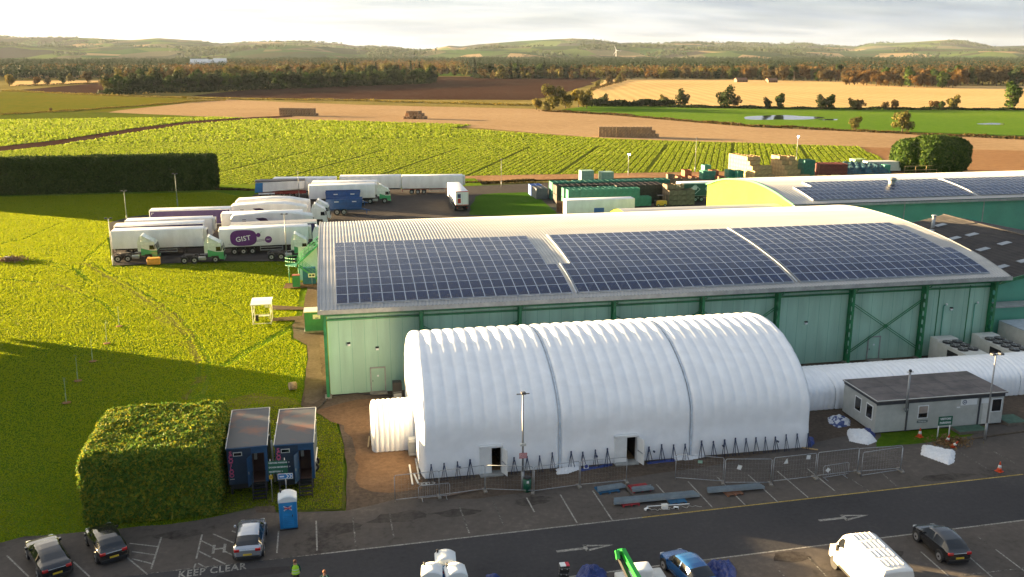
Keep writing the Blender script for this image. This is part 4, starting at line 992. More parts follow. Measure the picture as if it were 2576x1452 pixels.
def tractor(label, low=None, top=None, dark=None, sleeper=False, group='tractor units parked in the yard', deflector=True, logo=False):
    """6x2 tractor along +X; origin at the rear left ground corner"""
    low = low or m_cabg; top = top or m_cabw; r = empty('lorry_tractor', (0, 0, 0), 0, label, 'lorry', group); wd = 2.45
    b = MB()
    b.box((0, .6, .72), (6.0, .78, .98), m_chas); b.box((0, 1.67, .72), (6.0, 1.85, .98), m_chas); b.box((.6, .6, .98), (1.9, 1.85, 1.1), m_chas)
    for x in (.1, 2.4, 3.3): b.box((x, .78, .75), (x+.1, 1.67, .95), m_chas)
    b.build('chassis', r)
    b = MB(); b.tube((1.25, 1.22, 1.1), (1.25, 1.22, 1.2), .48, m_chas, n=16); b.build('fifth_wheel', r)
    b = MB(); b.rbox((2.55, .06, .45), (3.6, .55, .95), m_rim, .06); b.rbox((2.55, 1.9, .45), (3.6, 2.39, .95), m_rim, .06); b.build('fuel_tank', r)
    for x in (.6, 2.0, 4.95):
        for y in (.2, wd-.2): wheel(r, x, y, .5, .34, n=16)
    b = MB()
    for x in (.6, 2.0):
        for y in (.02, wd-.4):
            for i in range(8):
                a0, a1 = math.pi*i/8, math.pi*(i+1)/8; q = .58
                b.add([(x+q*math.cos(a), yy_, .5+q*math.sin(a)) for a, yy_ in ((a0, y), (a1, y), (a1, y+.38), (a0, y+.38))], [(0, 1, 2, 3)], m_chas)
    b.build('mudguard', r)
    x0, x1 = 3.95, 6.15
    # lower cab: painted sweep rising to the rear
    side = [(x0, .95), (4.35, .95), (4.5, 1.08), (5.4, 1.08), (5.55, .6), (x1, .5), (x1+.02, 1.6), (5.2, 1.62), (x0, 2.0)]
    b = MB(); b.prism([(p[0], p[1]) for p in side], .0, wd, low, axis='y'); b.build('lower_cab', r)
    up = [(x0, 2.0), (5.2, 1.62), (x1+.02, 1.6), (5.98, 2.5), (5.75, 2.95), (x0, 3.0)]
    b = MB(); b.prism(up, .02, wd-.02, top, axis='y'); b.build('upper_cab', r)
    b = MB(); b.prism([(x1+.045, 1.72), (x1+.045-.12, 2.5), (x1-.06-.12, 2.5), (x1-.05, 1.72)], .18, wd-.18, m_glass, axis='y'); b.build('windscreen', r)
    for y0, y1 in ((.0, .018), (wd-.018, wd)):
        b = MB(); b.prism([(5.12, 1.75), (5.85, 1.75), (5.75, 2.4), (5.15, 2.4)], y0, y1, m_glass, axis='y'); b.build('side_window', r)
    for y in (-.22, wd+.06):
        b = MB(); b.rbox((5.9, y, 1.85), (6.0, y+.16, 2.5), m_black, .02); b.build('wing_mirror', r)
    b = MB(); b.box((x1+.02, .1, .35), (x1+.1, wd-.1, .75), low if dark is None else dark); b.build('bumper', r)
    b = MB(); b.box((x1+.02, .3, .85), (x1+.06, wd-.3, 1.5), m_chas); b.build('grille', r)
    for y in (.14, wd-.44):
        b = MB(); b.box((x1+.09, y, .55), (x1+.12, y+.3, .72), m_white); b.build('headlight', r)
    if deflector:
        b = MB(); b.prism([(x0+.1, 3.0), (5.6, 2.97), (5.3, 3.15), (4.7, 3.5), (x0+.25, 3.85), (x0+.05, 3.85)], .15, wd-.15, top, axis='y'); b.build('roof_deflector', r)
        b = MB(); b.prism([(x0-.45, 1.5), (x0+.02, 1.5), (x0+.02, 3.8), (x0-.1, 3.8), (x0-.45, 2.9)], .02, .06, top, axis='y'); b.build('side_fairing', r)
    else:
        b = MB(); b.prism([(x0, 3.0), (5.75, 2.95), (5.6, 3.3), (5.0, 3.65), (x0, 3.75)], .06, wd-.06, top, axis='y'); b.build('high_roof', r)
    if logo:
        b = MB(); b.tube((4.45, -.03, 1.75), (4.45, -.005, 1.75), .42, m_logo, n=20, smooth=False); b.tube((5.0, -.03, 1.5), (5.0, -.005, 1.5), .16, m_logo, n=16, smooth=False); lo = b.build('emblem', r)
        text('lettering', 'GIST', .26, m_white, lo, (4.45, -.045, 1.75), FRONT)
    return r
def place(o, p, rz=0): o.location = (p[0], p[1], 0); o.rotation_euler = (0, 0, rz); return o
def along(a, b_, z):
    A, B = at(*a, z), at(*b_, z); return A, math.atan2(B[1]-A[1], B[0]-A[0])
# front-left group
def park_tr(o, a, b_, z=4.0):
    A, an = along(a, b_, z); return place(o, A, an)
park_tr(trailer('plain white box trailer at the front left behind the first green cab'), k1(885, 712), k1(1600, 690))
park_tr(trailer('white roofed trailer with navy curtain side, second from the front at left', side=m_nvy, fridge=False), k1(912, 668), k1(1630, 640))
park_tr(trailer('white trailer with dark fridge unit, third from the front on the left', chassis=m_chas), k1(1000, 628), k1(1670, 606))
park_tr(trailer('purple curtain sided trailer with white corner marks', side=m_purple, fridge=False), k1(1195, 545), k1(1835, 527))
tp = [o for o in C.objects if o.get('label', '').startswith('purple curtain')][0]
b = MB()
for x, s in ((.35, 1), (12.85, -1)): b.box((min(x, x+s*.4), -.03, 3.5), (max(x, x+s*.4), -.022, 3.58), m_white); b.box((min(x, x+s*.08), -.03, 3.2), (max(x, x+s*.08), -.022, 3.58), m_white)
b.box((8.2, -.03, 1.36), (12.4, -.022, 1.42), m_white); b.build('corner_mark', tp)
def leafmark(r, x, z, s=1.0, H=4):
    b = MB(); P = [(x, z+.55*s), (x+1.2*s, z+.6*s), (x+1.75*s, z+.45*s), (x+2.1*s, z), (x+.9*s, z-.02), (x+.5*s, z+.2*s)]
    b.prism(P, -.03, -.004, m_logo2, axis='y')
    b.box((x-2.1*s, -.03, z+.32), (x-1.5*s, -.004, z+.42), m_logo2); b.box((x-2.1*s, -.03, z+.02), (x-1.5*s, -.004, z+.12), m_logo2)
    return b.build('side_emblem', r)
m_logo2 = mat('logo_dark_purple', (.035,.015,.06), rough=.4)
es = [((1885, 475), (2480, 462), 'white curved roof trailer with dark leaf emblem, farthest of the three, its cab just showing'), ((1840, 520), (2455, 505), 'white curved roof trailer with dark leaf emblem, middle of the three'), ((1850, 600), (2510, 575), 'white curved roof trailer with dark leaf emblem, nearest of the three')]
for a, c, lb in es:
    o = park_tr(trailer(lb, aero=True, fridge=False, group='white curved roof trailers'), k1(*a), k1(*c), 3.7); leafmark(o, 3.9, 2.85)
pe = trailer('white trailer with its rear end jutting out left of the nearest curved roof trailer', fridge=False); park_tr(pe, k1(1772, 585), k1(2440, 565), 3.75)
o = park_tr(trailer('navy trailer with flat grey roof tucked behind the big logo trailer', side=m_nvy, roofm=mat('grey_roof_sheet', (.26,.27,.28), rough=.5), fridge=False), k1(1845, 662), k1(2525, 635))
g = park_tr(trailer('white trailer with large purple barrel logo and ball', group='articulated lorry trailers parked in the yard'), k1(1752, 700), k1(2432, 672))
# logo on its side
b = MB(); P = []
for i in range(24):
    t = 2*math.pi*i/24; c_, s_ = math.cos(t), math.sin(t); P.append((3.55+1.95*math.copysign(abs(c_)**.55, c_), 2.58+1.22*math.copysign(abs(s_)**.75, s_)))
b.prism(P, -.03, -.004, m_logo, axis='y')
b.tube((5.75, -.034, 2.95), (5.75, -.004, 2.95), .33, m_logo, n=18, smooth=False); b.tube((7.2, -.034, 2.2), (7.2, -.004, 2.2), .52, m_logo, n=22, smooth=False)
b.bar((5.1, -.02, 2.1), (6.9, -.02, 2.3), .02, .05, m_logo); b.bar((5.0, -.02, 1.9), (6.8, -.02, 2.1), .02, .05, m_logo); b.bar((6.0, -.02, 3.2), (6.3, -.02, 3.5), .02, .06, m_trim); b.bar((1.2, -.02, 1.75), (3, -.02, 1.65), .02, .04, m_logo)
lo = b.build('barrel_logo', g)
text('lettering', 'GIST', 1.05, m_white, lo, (3.5, -.045, 2.45), (math.pi/2, -.12, 0), bold=.012, spacing=1.05)
text('lettering', 'GIST', .3, m_white, lo, (7.2, -.045, 2.2), FRONT)
text('lettering', 'transport and logistics', .2, m_trim, g, (11.0, -.02, 1.75), FRONT) if False else None
# solo tractors (wheels given on the picture)
def park_cab(o, p, rz=0):    # p: ground point under the rear wheel, side nearest us
    place(o, (p[0]-.6, p[1]-.1), rz); return o
park_cab(tractor('green and white lorry cab at the front left, beside the tall lamp post'), at(*k1(948, 962)), .01)
park_cab(tractor('green and white lorry cab in the middle of the front row'), at(*k1(1482, 975)), .01)
park_cab(tractor('green and white lorry cab at the right of the front row by the green stairs'), at(*k1(2180, 945)), .01)
g2 = tractor('white lorry cab with purple ball logo, coupled to the purple logo trailer', low=m_tw, top=m_tw, logo=True); A, an = along(k1(1752, 700), k1(2432, 672), 4.0); place(g2, (A[0]+10.3, A[1]+.1+10.3*math.tan(an)), an)
for (a, c, lb), on in zip(es, (1, 0, 0)):
    if on: A, an = along(k1(*a), k1(*c), 3.7); place(tractor('white lorry cab with black windows at the end of the curved roof trailers', low=m_tw, top=m_tw, deflector=True), (A[0]+10.6, A[1]-1.5), an)
A, an = along(k1(*es[1][0]), k1(*es[1][1]), 3.7); place(tractor('white lorry cab in front of the middle curved roof trailer, half hidden', low=m_tw, top=m_tw), (A[0]+10.4, A[1]+.3), an)
# back rows
park_tr(trailer('white box trailer at the back left of the yard behind the tipper', fridge=False), k5(330, 157), k5(1000, 150))
park_tr(trailer('white box trailer in the middle of the back row', fridge=False), k5(1060, 135), k5(1715, 128))
park_tr(trailer('white box trailer at the right end of the back row with red underrun bar', chassis=m_red), k5(1740, 132), k5(2385, 125))
o = park_tr(trailer('plain white trailer coupled to the green cab behind the blue farm trailers'), k5(720, 238), k5(1410, 222))
place(tractor('green and white lorry cab pulling a white trailer at the back of the yard'), (o.location.x+10.1, o.location.y+.05), o.rotation_euler.z)
park_tr(trailer('white trailer close behind the one coupled to the green cab'), k5(757, 200), k5(1440, 190))
o = trailer('short white trailer parked end on near the warehouse roof, rear doors facing us', L=13.0)
p = at(*k5(2335, 540)); q = at(*k5(2480, 535)); rr = R_(90); o.rotation_euler = (0, 0, rr); o.location = (q[0]+.1, p[1]+1.4, 0)
b = MB(); b.box((-.03, .15, 1.45), (-.004, 2.35, 3.8), m_tw)
for y in (.12, 1.22, 2.33): b.box((-.05, y, 1.4), (-.03, y+.05, 3.85), m_trim)
b.box((-.05, 0, 3.85), (-.004, 2.5, 4.0), m_lred); b.box((-.05, 0, 1.3), (-.004, 2.5, 1.4), m_lred); b.build('rear_door', o)
b = MB(); b.box((-.06, 1.5, 1.7), (-.052, 2.1, 2.6), m_lred); b.box((-.06, 1.5, 2.7), (-.052, 2.1, 3.5), m_nvy); b.build('rear_poster', o)
# tipper
t = empty('tipper_trailer', (0, 0, 0), 0, 'ribbed white bulk tipper trailer with blue front end and red chassis', 'trailer')
b = MB(); b.prism([(0, 1.55), (.25, 3.55), (10.2, 3.75), (10.0, 2.1), (3.6, 1.7)], 0, 2.5, m_tw, axis='y')
for i in range(24): b.box((1.9+i*.33, -.05, 2.15), (2.0+i*.33, 0, 3.5), m_tw)
b.build('body', t)
b = MB(); b.prism([(-.02, 1.5), (.23, 3.5), (1.75, 3.5), (1.6, 1.55)], -.03, 2.53, mat('tipper_blue', (.02,.16,.38), rough=.45), axis='y'); b.build('rear_section', t)
b = MB(); b.rbox((.1, -.05, 3.7), (10.3, 2.55, 3.95), mat('grey_tarpaulin', (.13,.125,.13), rough=.8, bump=.4, bscale=3), .08); b.build('rolled_tarpaulin', t)
b = MB(); b.box((3.4, .5, 1.0), (10.4, .7, 1.5), m_red); b.box((3.4, 1.8, 1.0), (10.4, 2.0, 1.5), m_red); b.box((.6, .3, 1.05), (3.8, 2.2, 1.3), m_red); b.build('chassis', t)
b = MB(); b.box((.7, 0, 1.1), (4.0, .45, 1.35), m_tw); b.build('mudguard', t)
for k in range(3):
    for y in (.22, 2.28): wheel(t, 1.3+1.25*k, y, .48, .36, 14)
b = MB(); b.box((8.6, .3, .1), (8.75, .42, 1.1), m_chas); b.box((8.6, 2.05, .1), (8.75, 2.17, 1.1), m_chas); b.build('landing_leg', t)
park_tr(t, k5(128, 205), k5(690, 190), 3.6)
# blue farm trailers
def farm_trailer(label):
    r = empty('farm_trailer', (0, 0, 0), 0, label, 'trailer', 'blue farm grain trailers'); L, wd = 6.6, 2.4
    b = MB(); t = .06
    b.prism([(.15, 1.2), (L, 1.25), (L+.25, 3.0), (0, 3.0)], 0, t, m_agblue, axis='y'); b.prism([(.15, 1.2), (L, 1.25), (L+.25, 3.0), (0, 3.0)], wd-t, wd, m_agblue, axis='y')
    b.add([(0, 0, 3.0), (0, wd, 3.0), (.15, wd, 1.2), (.15, 0, 1.2)], [(0, 1, 2, 3)], m_agblue); b.add([(L+.25, 0, 3.0), (L+.25, wd, 3.0), (L, wd, 1.25), (L, 0, 1.25)], [(0, 1, 2, 3)], m_agblue); b.box((.1, 0, 1.2), (L, wd, 1.3), m_agblue)
    b.box((-.03, -.06, 2.95), (L+.3, .06, 3.06), m_agblue); b.box((-.03, wd-.06, 2.95), (L+.3, wd+.06, 3.06), m_agblue); b.box((.1, -.06, 1.2), (L, 0, 1.4), m_agblue); b.box((.05, -.05, 2.0), (L+.1, 0, 2.1), m_agblue)
    for i in range(7): b.box((.2+i*1.05, -.05, 1.25), (.3+i*1.05, 0, 2.95), m_agblue)
    b.build('body', r)
    b = MB(); b.box((.2, .7, .85), (L, .85, 1.18), m_agblue); b.box((.2, 1.55, .85), (L, 1.7, 1.18), m_agblue); b.bar((L, .78, 1.0), (L+1.7, 1.2, .6), .12, .15, m_agblue); b.bar((L, 1.62, 1.0), (L+1.7, 1.2, .6), .12, .15, m_agblue); b.box((L+.9, 1.1, 0), (L+1.05, 1.3, .8), m_agblue); b.build('drawbar', r)
    for x in (2.0, 3.3):
        for y in (.25, wd-.25): wheel(r, x, y, .6, .42, 16)
    b = MB(); b.box((1.6, -.07, 2.5), (2.4, -.055, 2.65), m_white); b.box((4.9, -.07, 2.5), (5.7, -.055, 2.65), m_white); b.build('side_label', r)
    return r
p = at(*k5(1035, 562)); place(farm_trailer('blue farm trailer with drawbar, nearer of the two'), (p[0]-2.0, p[1]-.1), -.02)
p = at(*k5(905, 312), 3.0); place(farm_trailer('blue farm trailer parked just behind the other blue one'), (p[0], p[1]), -.03)
# green curtain trailer by the second warehouse
gt = trailer('dark green curtain trailer with white diamond crop emblem and large letter G', side=mat('green_curtain', (.008,.055,.045), rough=.5), fridge=False)
A = at(*k6(1990, 415), 4); gt.location = (A[0], A[1], 0)
b = MB(); cx_, cz_ = 3.2, 2.62; q = .95
dm = [(cx_-q*1.15, cz_), (cx_, cz_+q), (cx_+q*1.15, cz_), (cx_, cz_-q)]
for i in range(4): b.bar((dm[i][0], -.03, dm[i][1]), (dm[(i+1) % 4][0], -.03, dm[(i+1) % 4][1]), .015, .06, m_white)
b.prism([(cx_-.7, cz_+.1), (cx_-.35, cz_+.6), (cx_+.1, cz_+.75), (cx_+.55, cz_+.35), (cx_+.3, cz_-.1), (cx_-.3, cz_-.25)], -.03, -.015, m_offw, axis='y')
for i in range(4): b.bar((cx_-.6+.3*i, -.035, cz_-.2), (cx_-.35+.3*i, -.035, cz_+.7), .012, .05, m_nvy)
em = b.build('side_emblem', gt); text('lettering', 'GREENVALE', 1.15, m_white, em, (8.3, -.03, 2.7), FRONT) if False else text('lettering', 'G', 1.3, m_white, em, (5.9, -.03, 2.65), FRONT)
# white box trailer among the crates
wt_ = trailer('old white box body trailer in front of the green crate stacks', fridge=False, L=12.9); A, an = along(k6(570, 632), k6(1400, 628), 4.0); place(wt_, A, 0)

# ---------------------------------------------------------------- cars
m_cblack = mat('black_car_paint', (.012,.012,.014), rough=.18, coat=1, spec=.6, var=.02); m_cgrey = mat('charcoal_car_paint', (.020,.021,.026), rough=.2, coat=1, metal=.4, var=.02)
m_csil = mat('silver_car_paint', (.42,.45,.50), rough=.25, coat=1, metal=.6, var=.02); m_cblue = mat('blue_car_paint', (.010,.10,.30), rough=.2, coat=1, metal=.3, var=.02)
m_lens = mat('clear_lens', (.55,.58,.6), rough=.1, spec=.9)
HATCH = [ # x, half width, z bottom, z belt, z top, half width at top
 (0.00,.62,.42,.78,.80,.55),(0.05,.74,.30,.86,.90,.66),(0.15,.80,.25,.93,1.02,.66),(0.40,.85,.24,.97,1.22,.62),(0.75,.87,.24,.96,1.38,.60),(1.2,.88,.22,.94,1.46,.60),(1.7,.88,.20,.92,1.49,.61),(2.2,.88,.20,.91,1.47,.61),(2.55,.88,.20,.90,1.38,.60),(2.85,.87,.20,.90,1.18,.62),(3.10,.87,.22,.90,.97,.66),(3.2,.86,.22,.89,.93,.72),(3.6,.85,.24,.84,.88,.70),(3.95,.80,.26,.74,.79,.62),(4.12,.68,.30,.62,.68,.52),(4.18,.55,.36,.52,.56,.42)]
def car(label, paint, prof=HATCH, L=4.2, Wd=1.76, group=None, plate=True, Hs=1.0, name='parked_car', cat='car', rim=None):
    """car along +X, rear at x=0, centred on y=0"""
    r = empty(name, (0, 0, 0), 0, label, cat, group); kx = L/prof[-1][0]; ky = Wd/1.76
    # resample smoothly
    px = [p[0] for p in prof]; xs = sorted(set(list(np.linspace(0, prof[-1][0], 46))+px)); cols = [[np.interp(x, px, [p[i] for p in prof]) for i in range(1, 6)] for x in xs]
    rows = []
    for x, (hw, zb, zbelt, zt, hwt) in zip(xs, cols):
        cab = max(0, zt-zbelt)
        H_ = [(hw*.86, zb), (hw*.97, zb+.08), (hw, (zb+zbelt)/2), (hw*.975, zbelt-.10), (hw*.95, zbelt), (hw*.95+(hwt-hw*.95)*.12, zbelt+cab*.10), (hw*.95+(hwt-hw*.95)*.88, zbelt+cab*.84), (hwt*.93, zbelt+cab*.96), (hwt*.55, zt), (0, zt+.012)]
        H_ = [(a*ky, z*Hs) for a, z in H_]
        rows.append([(x*kx, -a, z) for a, z in H_] + [(x*kx, a, z) for a, z in H_[::-1][1:]])
    nv = len(rows[0]); nb = len(rows)
    def cabh(i): return (cols[i][3]-cols[i][2] + cols[i+1][3]-cols[i+1][2])/2
    xr0 = next(x for x, c in zip(xs, cols) if c[3]-c[2] > .10)
    kindf = {}
    top0 = [i for i in range(nb) if cols[i][3] > max(c[3] for c in cols)-.10]; xa, xb = xs[top0[0]], xs[top0[-1]]
    for i in range(nb-1):
        xm = (xs[i]+xs[i+1])/2
        for j in range(nv-1):
            jj = j if j < nv//2 else nv-2-j
            if cabh(i) > .14 and jj == 5:
                pill = any(abs(xm-p_) < .045 for p_ in (xa+(xb-xa)*.52,))
                if not pill and cabh(i) > .2: kindf[(i, j)] = 'side_window'
            if jj in (6, 7, 8) and cabh(i) > .13:
                if xm < xa-.02: kindf[(i, j)] = 'rear_window' if cols[i][3] < max(c[3] for c in cols)-.06 else None
                if xm > xb+.02: kindf[(i, j)] = 'windscreen'
    b = MB(); b.grid(rows, paint, smooth=True, skip=lambda i, j: kindf.get((i, j)) is not None)
    b.add([rows[0][k] for k in range(nv)], [tuple(range(nv))], paint); b.add([rows[-1][k] for k in range(nv)], [tuple(range(nv))[::-1]], paint); b.build('body', r)
    for kn in ('side_window', 'rear_window', 'windscreen'):
        g_ = MB(); g_.grid(rows, m_glass, smooth=True, skip=lambda i, j: kindf.get((i, j)) != kn)
        if g_.f: g_.build(kn, r)
    b = MB(); b.box((.1*kx, -.7*ky, .16), (4.0*kx, .7*ky, .3), m_black); b.build('underbody', r)
    for x in (.78, 3.36):
        for y in (-.80*ky, .80*ky):
            o = wheel(r, x*kx, y, .33, .2, 16, rimk=.68)
            b = MB(); b.tube((x*kx, y*1.0-.105*(1 if y > 0 else 1), .36), (x*kx, y+.105, .36), .385, m_black, n=18); b.build('wheel_arch', r)
    z0 = .82*Hs
    for y in (-.60*ky, .60*ky):
        b = MB(); b.rbox((-.02, y-.16, z0-.08), (.16, y+.16, z0+.09), m_lred, .03); b.build('tail_light', r)
        b = MB(); b.rbox((3.86*kx, y-.15, .58*Hs), (4.1*kx, y+.13, .74*Hs), m_lens, .03); b.build('headlight', r)
        b = MB(); b.rbox((2.78*kx, y*1.5-.02, .9*Hs), (2.95*kx, y*1.5+.02+.12*(1 if y > 0 else -1)*0+.1, 1.05*Hs), paint, .02); b.build('wing_mirror', r)
    if plate: b = MB(); b.box((-.035, -.26, .50*Hs), (-.005, .26, .61*Hs), m_plate); b.build('number_plate', r)
    b = MB(); b.rbox((-.03, -.7*ky, .36), (.05, .7*ky, .46), m_black, .02); b.build('rear_bumper', r)
    b = MB(); b.bar((.02, -.5*ky, z0+.02), (.02, .5*ky, z0+.02), .03, .04, m_lens); b.build('tailgate_strip', r)
    return r
def carat(o, rear, front, k=1.0):
    a, c = at(*rear), at(*front); an = math.atan2(c[1]-a[1], c[0]-a[0]); o.location = (a[0], a[1], 0); o.rotation_euler = (0, 0, an)
SALOON = [(0.0,.6,.42,.80,.82,.55),(0.05,.74,.30,.92,.95,.66),(0.2,.82,.26,1.0,1.04,.66),(.55,.86,.24,1.0,1.12,.62),(1.0,.88,.24,.97,1.30,.58),(1.5,.88,.22,.95,1.42,.58),(2.0,.88,.20,.93,1.44,.59),(2.4,.88,.20,.92,1.40,.59),(2.7,.88,.20,.91,1.24,.60),(3.05,.87,.20,.90,.98,.66),(3.2,.86,.22,.88,.92,.72),(3.6,.85,.24,.83,.87,.70),(3.95,.80,.26,.73,.78,.62),(4.12,.68,.30,.62,.68,.52),(4.18,.55,.36,.52,.56,.42)]
c1_ = car('dark charcoal saloon car with dark glass roof, leftmost of the parked cars', m_cgrey, SALOON, L=4.8, Wd=1.86); carat(c1_, (148, 1462), (100, 1375))
c2_ = car('black hatchback with bright red tail lights parked beside the clipped hedge', m_cblack, L=4.3, Wd=1.82); carat(c2_, (290, 1420), (248, 1345))
c3_ = car('silver hatchback parked beside the blue toilet', m_csil, L=4.25, Wd=1.8); carat(c3_, (624, 1416), (637, 1335))
b = MB(); b.box((.9, -.52, 1.47), (2.3, .52, 1.5), m_glass);
c4_ = car('shiny black hatchback parked alone at the lower right, red lamp lit by the sun', m_cblack, L=3.95, Wd=1.72); carat(c4_, (2412, 1425), (2328, 1352))
c5_ = car('blue hatchback cut off by the lower edge of the picture', m_cblue, L=4.1, Wd=1.75); carat(c5_, (1775, 1500), (1702, 1428))
# van
def van(label):
    r = empty('panel_van', (0, 0, 0), 0, label, 'van'); L, hw = 5.9, 1.0; P = mat('van_white', (.74,.74,.72), rough=.3, coat=.5, var=.02)
    prof = [(0, 1.0, .45, 2.55, .86), (.08, 1.0, .4, 2.66, .88), (2.0, 1.0, .38, 2.70, .88), (3.9, 1.0, .38, 2.70, .88), (4.25, 1.0, .38, 2.62, .86), (4.5, 1.0, .38, 2.40, .84), (5.05, .99, .38, 1.62, .86), (5.2, .98, .38, 1.42, .84), (5.7, .92, .40, 1.18, .76), (5.88, .80, .45, .98, .66), (5.92, .7, .5, .8, .6)]
    xs = np.linspace(0, 5.92, 50); rows = []; cols = [[np.interp(x, [p[0] for p in prof], [p[i] for p in prof]) for i in range(1, 5)] for x in xs]
    for x, (h, zb, zt, ht) in zip(xs, cols):
        H_ = [(h*.93, zb), (h, zb+.1), (h*1.0, zb+(zt-zb)*.35), (h*.985, zb+(zt-zb)*.62), (h*.93, zb+(zt-zb)*.88), (ht, zt-.05), (ht*.8, zt), (0, zt+.02)]
        rows.append([(x, -a, z) for a, z in H_]+[(x, a, z) for a, z in H_[::-1][1:]])
    nv = len(rows[0])
    def kd(i, j):
        xm = (xs[i]+xs[i+1])/2; jj = min(j, nv-2-j)
        if 4.5 < xm < 5.08 and jj in (5, 6): return 'windscreen'
        if 3.95 < xm < 4.75 and jj == 3: return 'side_window'
    b = MB(); b.grid(rows, P, smooth=True, skip=lambda i, j: kd(i, j) is not None); b.add(rows[0], [tuple(range(nv))], P); b.add(rows[-1], [tuple(range(nv))[::-1]], P); b.build('body', r)
    for kn in ('windscreen', 'side_window'):
        g_ = MB(); g_.grid(rows, m_glass, skip=lambda i, j: kd(i, j) != kn); g_.build(kn, r)
    for x in (1.1, 4.95):
        for y in (-.86, .86):
            wheel(r, x, y, .35, .22, 16, rimk=.6); b = MB(); b.tube((x, y-.13, .38), (x, y+.13, .38), .42, m_black, n=18); b.build('wheel_arch', r)
    for y in (-1.01, 1.0): b = MB(); b.box((1.6, y, .45), (4.4, y+.012, .62), m_black); b.build('side_moulding', r)
    b = MB()
    for k in range(5):
        for q in range(4): b.rbox((.5+q*.95, -.62+k*.29, 2.69), (1.25+q*.95, -.55+k*.29, 2.735), P, .012)
    b.build('roof_rib', r)
    for y in (-1.12, .95): b = MB(); b.rbox((4.55, y, 1.35), (4.7, y+.18, 1.7), m_black, .02); b.build('wing_mirror', r)
    for y in (-.8, .5): b = MB(); b.rbox((5.7, y, .85), (5.87, y+.3, 1.1), m_lens, .03); b.build('headlight', r)
    for y in (-.98, .86): b = MB(); b.box((-.03, y, .95), (.02, y+.12, 1.5), m_lred); b.build('tail_light', r)
    return r
v_ = van('large white panel van with its left side catching the sun'); carat(v_, (2250, 1545), (2105, 1395)); v_.location.z = 0
# ---------------------------------------------------------------- green telescopic boom lift at the bottom edge
m_lime = mat('lime_green_paint', (.03,.42,.05), rough=.35, coat=.4)
def rel(o): return Matrix.Translation((-o.location.x, -o.location.y, 0))
_p = at(1606, 1478); bl = empty('boom_lift', (_p[0], _p[1]-.6, 0), 0, 'bright green folding boom lift at the bottom edge', 'boom lift')
b = MB(); b.box((-1.4, -.9, .35), (1.4, .9, 1.0), m_offw, .08); b.build('chassis', bl)
for x in (-1.0, 1.0):
    for y in (-.95, .95): wheel(bl, x, y, .42, .3, 14)
b = MB(); b.rbox((-.6, -.5, 1.0), (.5, .5, 1.75), m_white, .12); b.build('turntable', bl)
t0 = Vector((*at(1566, 1384, 3.3), 3.3)); t1 = Vector((*at(1606, 1456, 2.4), 2.4)); t2 = t1+(t1-t0)*.5
b = MB(); b.T = rel(bl); b.bar(t0, t2, .26, .30, m_lime); b.bar(t0+Vector((-.12, 0, .02)), t0+Vector((-.05, .05, -.55)), .3, .25, m_lime); b.build('upper_boom', bl)
b = MB(); b.T = rel(bl); b.bar(t0+Vector((-.22, 0, -.3)), t2+Vector((-.35, -.1, -.5)), .2, .24, m_black); b.bar(t0+Vector((-.33, 0, .02)), t0+Vector((-.33, -.3, -.35)), .2, .2, m_lime); b.build('lower_boom', bl)
# ================================================================ SITE FURNITURE
m_pole = mat('lamp_pole', (.30,.31,.32), rough=.5, metal=.4); m_poleg = mat('green_grey_pole', (.22,.28,.20), rough=.6)
m_lampd = mat('lamp_head', (.06,.06,.065), rough=.5); m_lit = glow('lit_lamp_glass', (.75,.72,1.0), 18)
def lamp_post(px, py, pytop, label, heads=2, lit=False, pole=None, r0=.09, group='tall yard lamp posts', topx=None):
    """ground point from the picture; height from the picture row of its top"""
    x, y = at(px, py)
    lo, hi = .5, 25
    for _ in range(40):
        h = (lo+hi)/2
        s, c, st, ct = math.sin(PSI), math.cos(PSI), math.sin(TH), math.cos(TH); p = (x, y, h-HC)
        a = p[0]*s*ct+p[1]*c*ct-p[2]*st; u = p[0]*s*st+p[1]*c*st+p[2]*ct; row = CYP-FPX*u/a
        if row > pytop: lo = h
        else: hi = h
    r = empty('lamp_post', (x, y, 0), 0, label, 'lamp post', group)
    b = MB(); b.tube((0, 0, 0), (0, 0, 1.4), r0*1.25, pole or m_pole, n=8); b.tube((0, 0, 1.4), (0, 0, h-.1), r0*.85, pole or m_pole, r1=r0*.6, n=8); b.build('pole', r)
    b = MB(); b.box((-.45, -.03, h-.12), (.45, .03, h-.06), m_lampd); b.build('cross_arm', r)
    for k in range(heads):
        xx = (-.35 + .7*k/(heads-1)) if heads > 1 else 0
        b = MB(); b.rbox((xx-.16, -.30, h-.06), (xx+.16, .06, h+.08), m_lampd, .03); hd = b.build('lamp_head', r)
        if lit: b = MB(); b.rbox((xx-.17, -.33, h-.12), (xx+.17, -.05, h+.05), m_lit, .03); b.build('lamp_glass', hd)
    return r
lamp_post(285, 667, 549, 'lamp post at the front left corner of the yard', pole=m_offw)
lamp_post(320, 560, 480, 'leaning green lamp post standing on grass left of the trailers', pole=m_poleg)
lamp_post(447, 519, 437, 'green lamp post in front of the long dark hedge', pole=m_poleg)
lamp_post(722, 657, 538, 'lamp post standing before the purple logo trailer')
lamp_post(753, 503, 432, 'thin lamp post at the back of the yard before the white trailers', heads=1, r0=.06)
lamp_post(1261, 470, 400, 'thin lamp post on the verge right of the back row of trailers', heads=1, r0=.06)
lamp_post(1580, 442, 388, 'pale lamp post with a lit violet lamp behind the green crate stacks', heads=1, lit=True, r0=.08)
lamp_post(1748, 433, 347, 'tallest slim lamp post left of the big wooden crate stack', heads=1, r0=.08)
lamp_post(2003, 406, 343, 'pale lamp post with a lit lamp among the wooden crates', heads=1, lit=True, r0=.09)
q = lamp_post(2477, 1105, 890, 'grey lamp post with twin sunlit heads at the right end of the cabin', r0=.085)
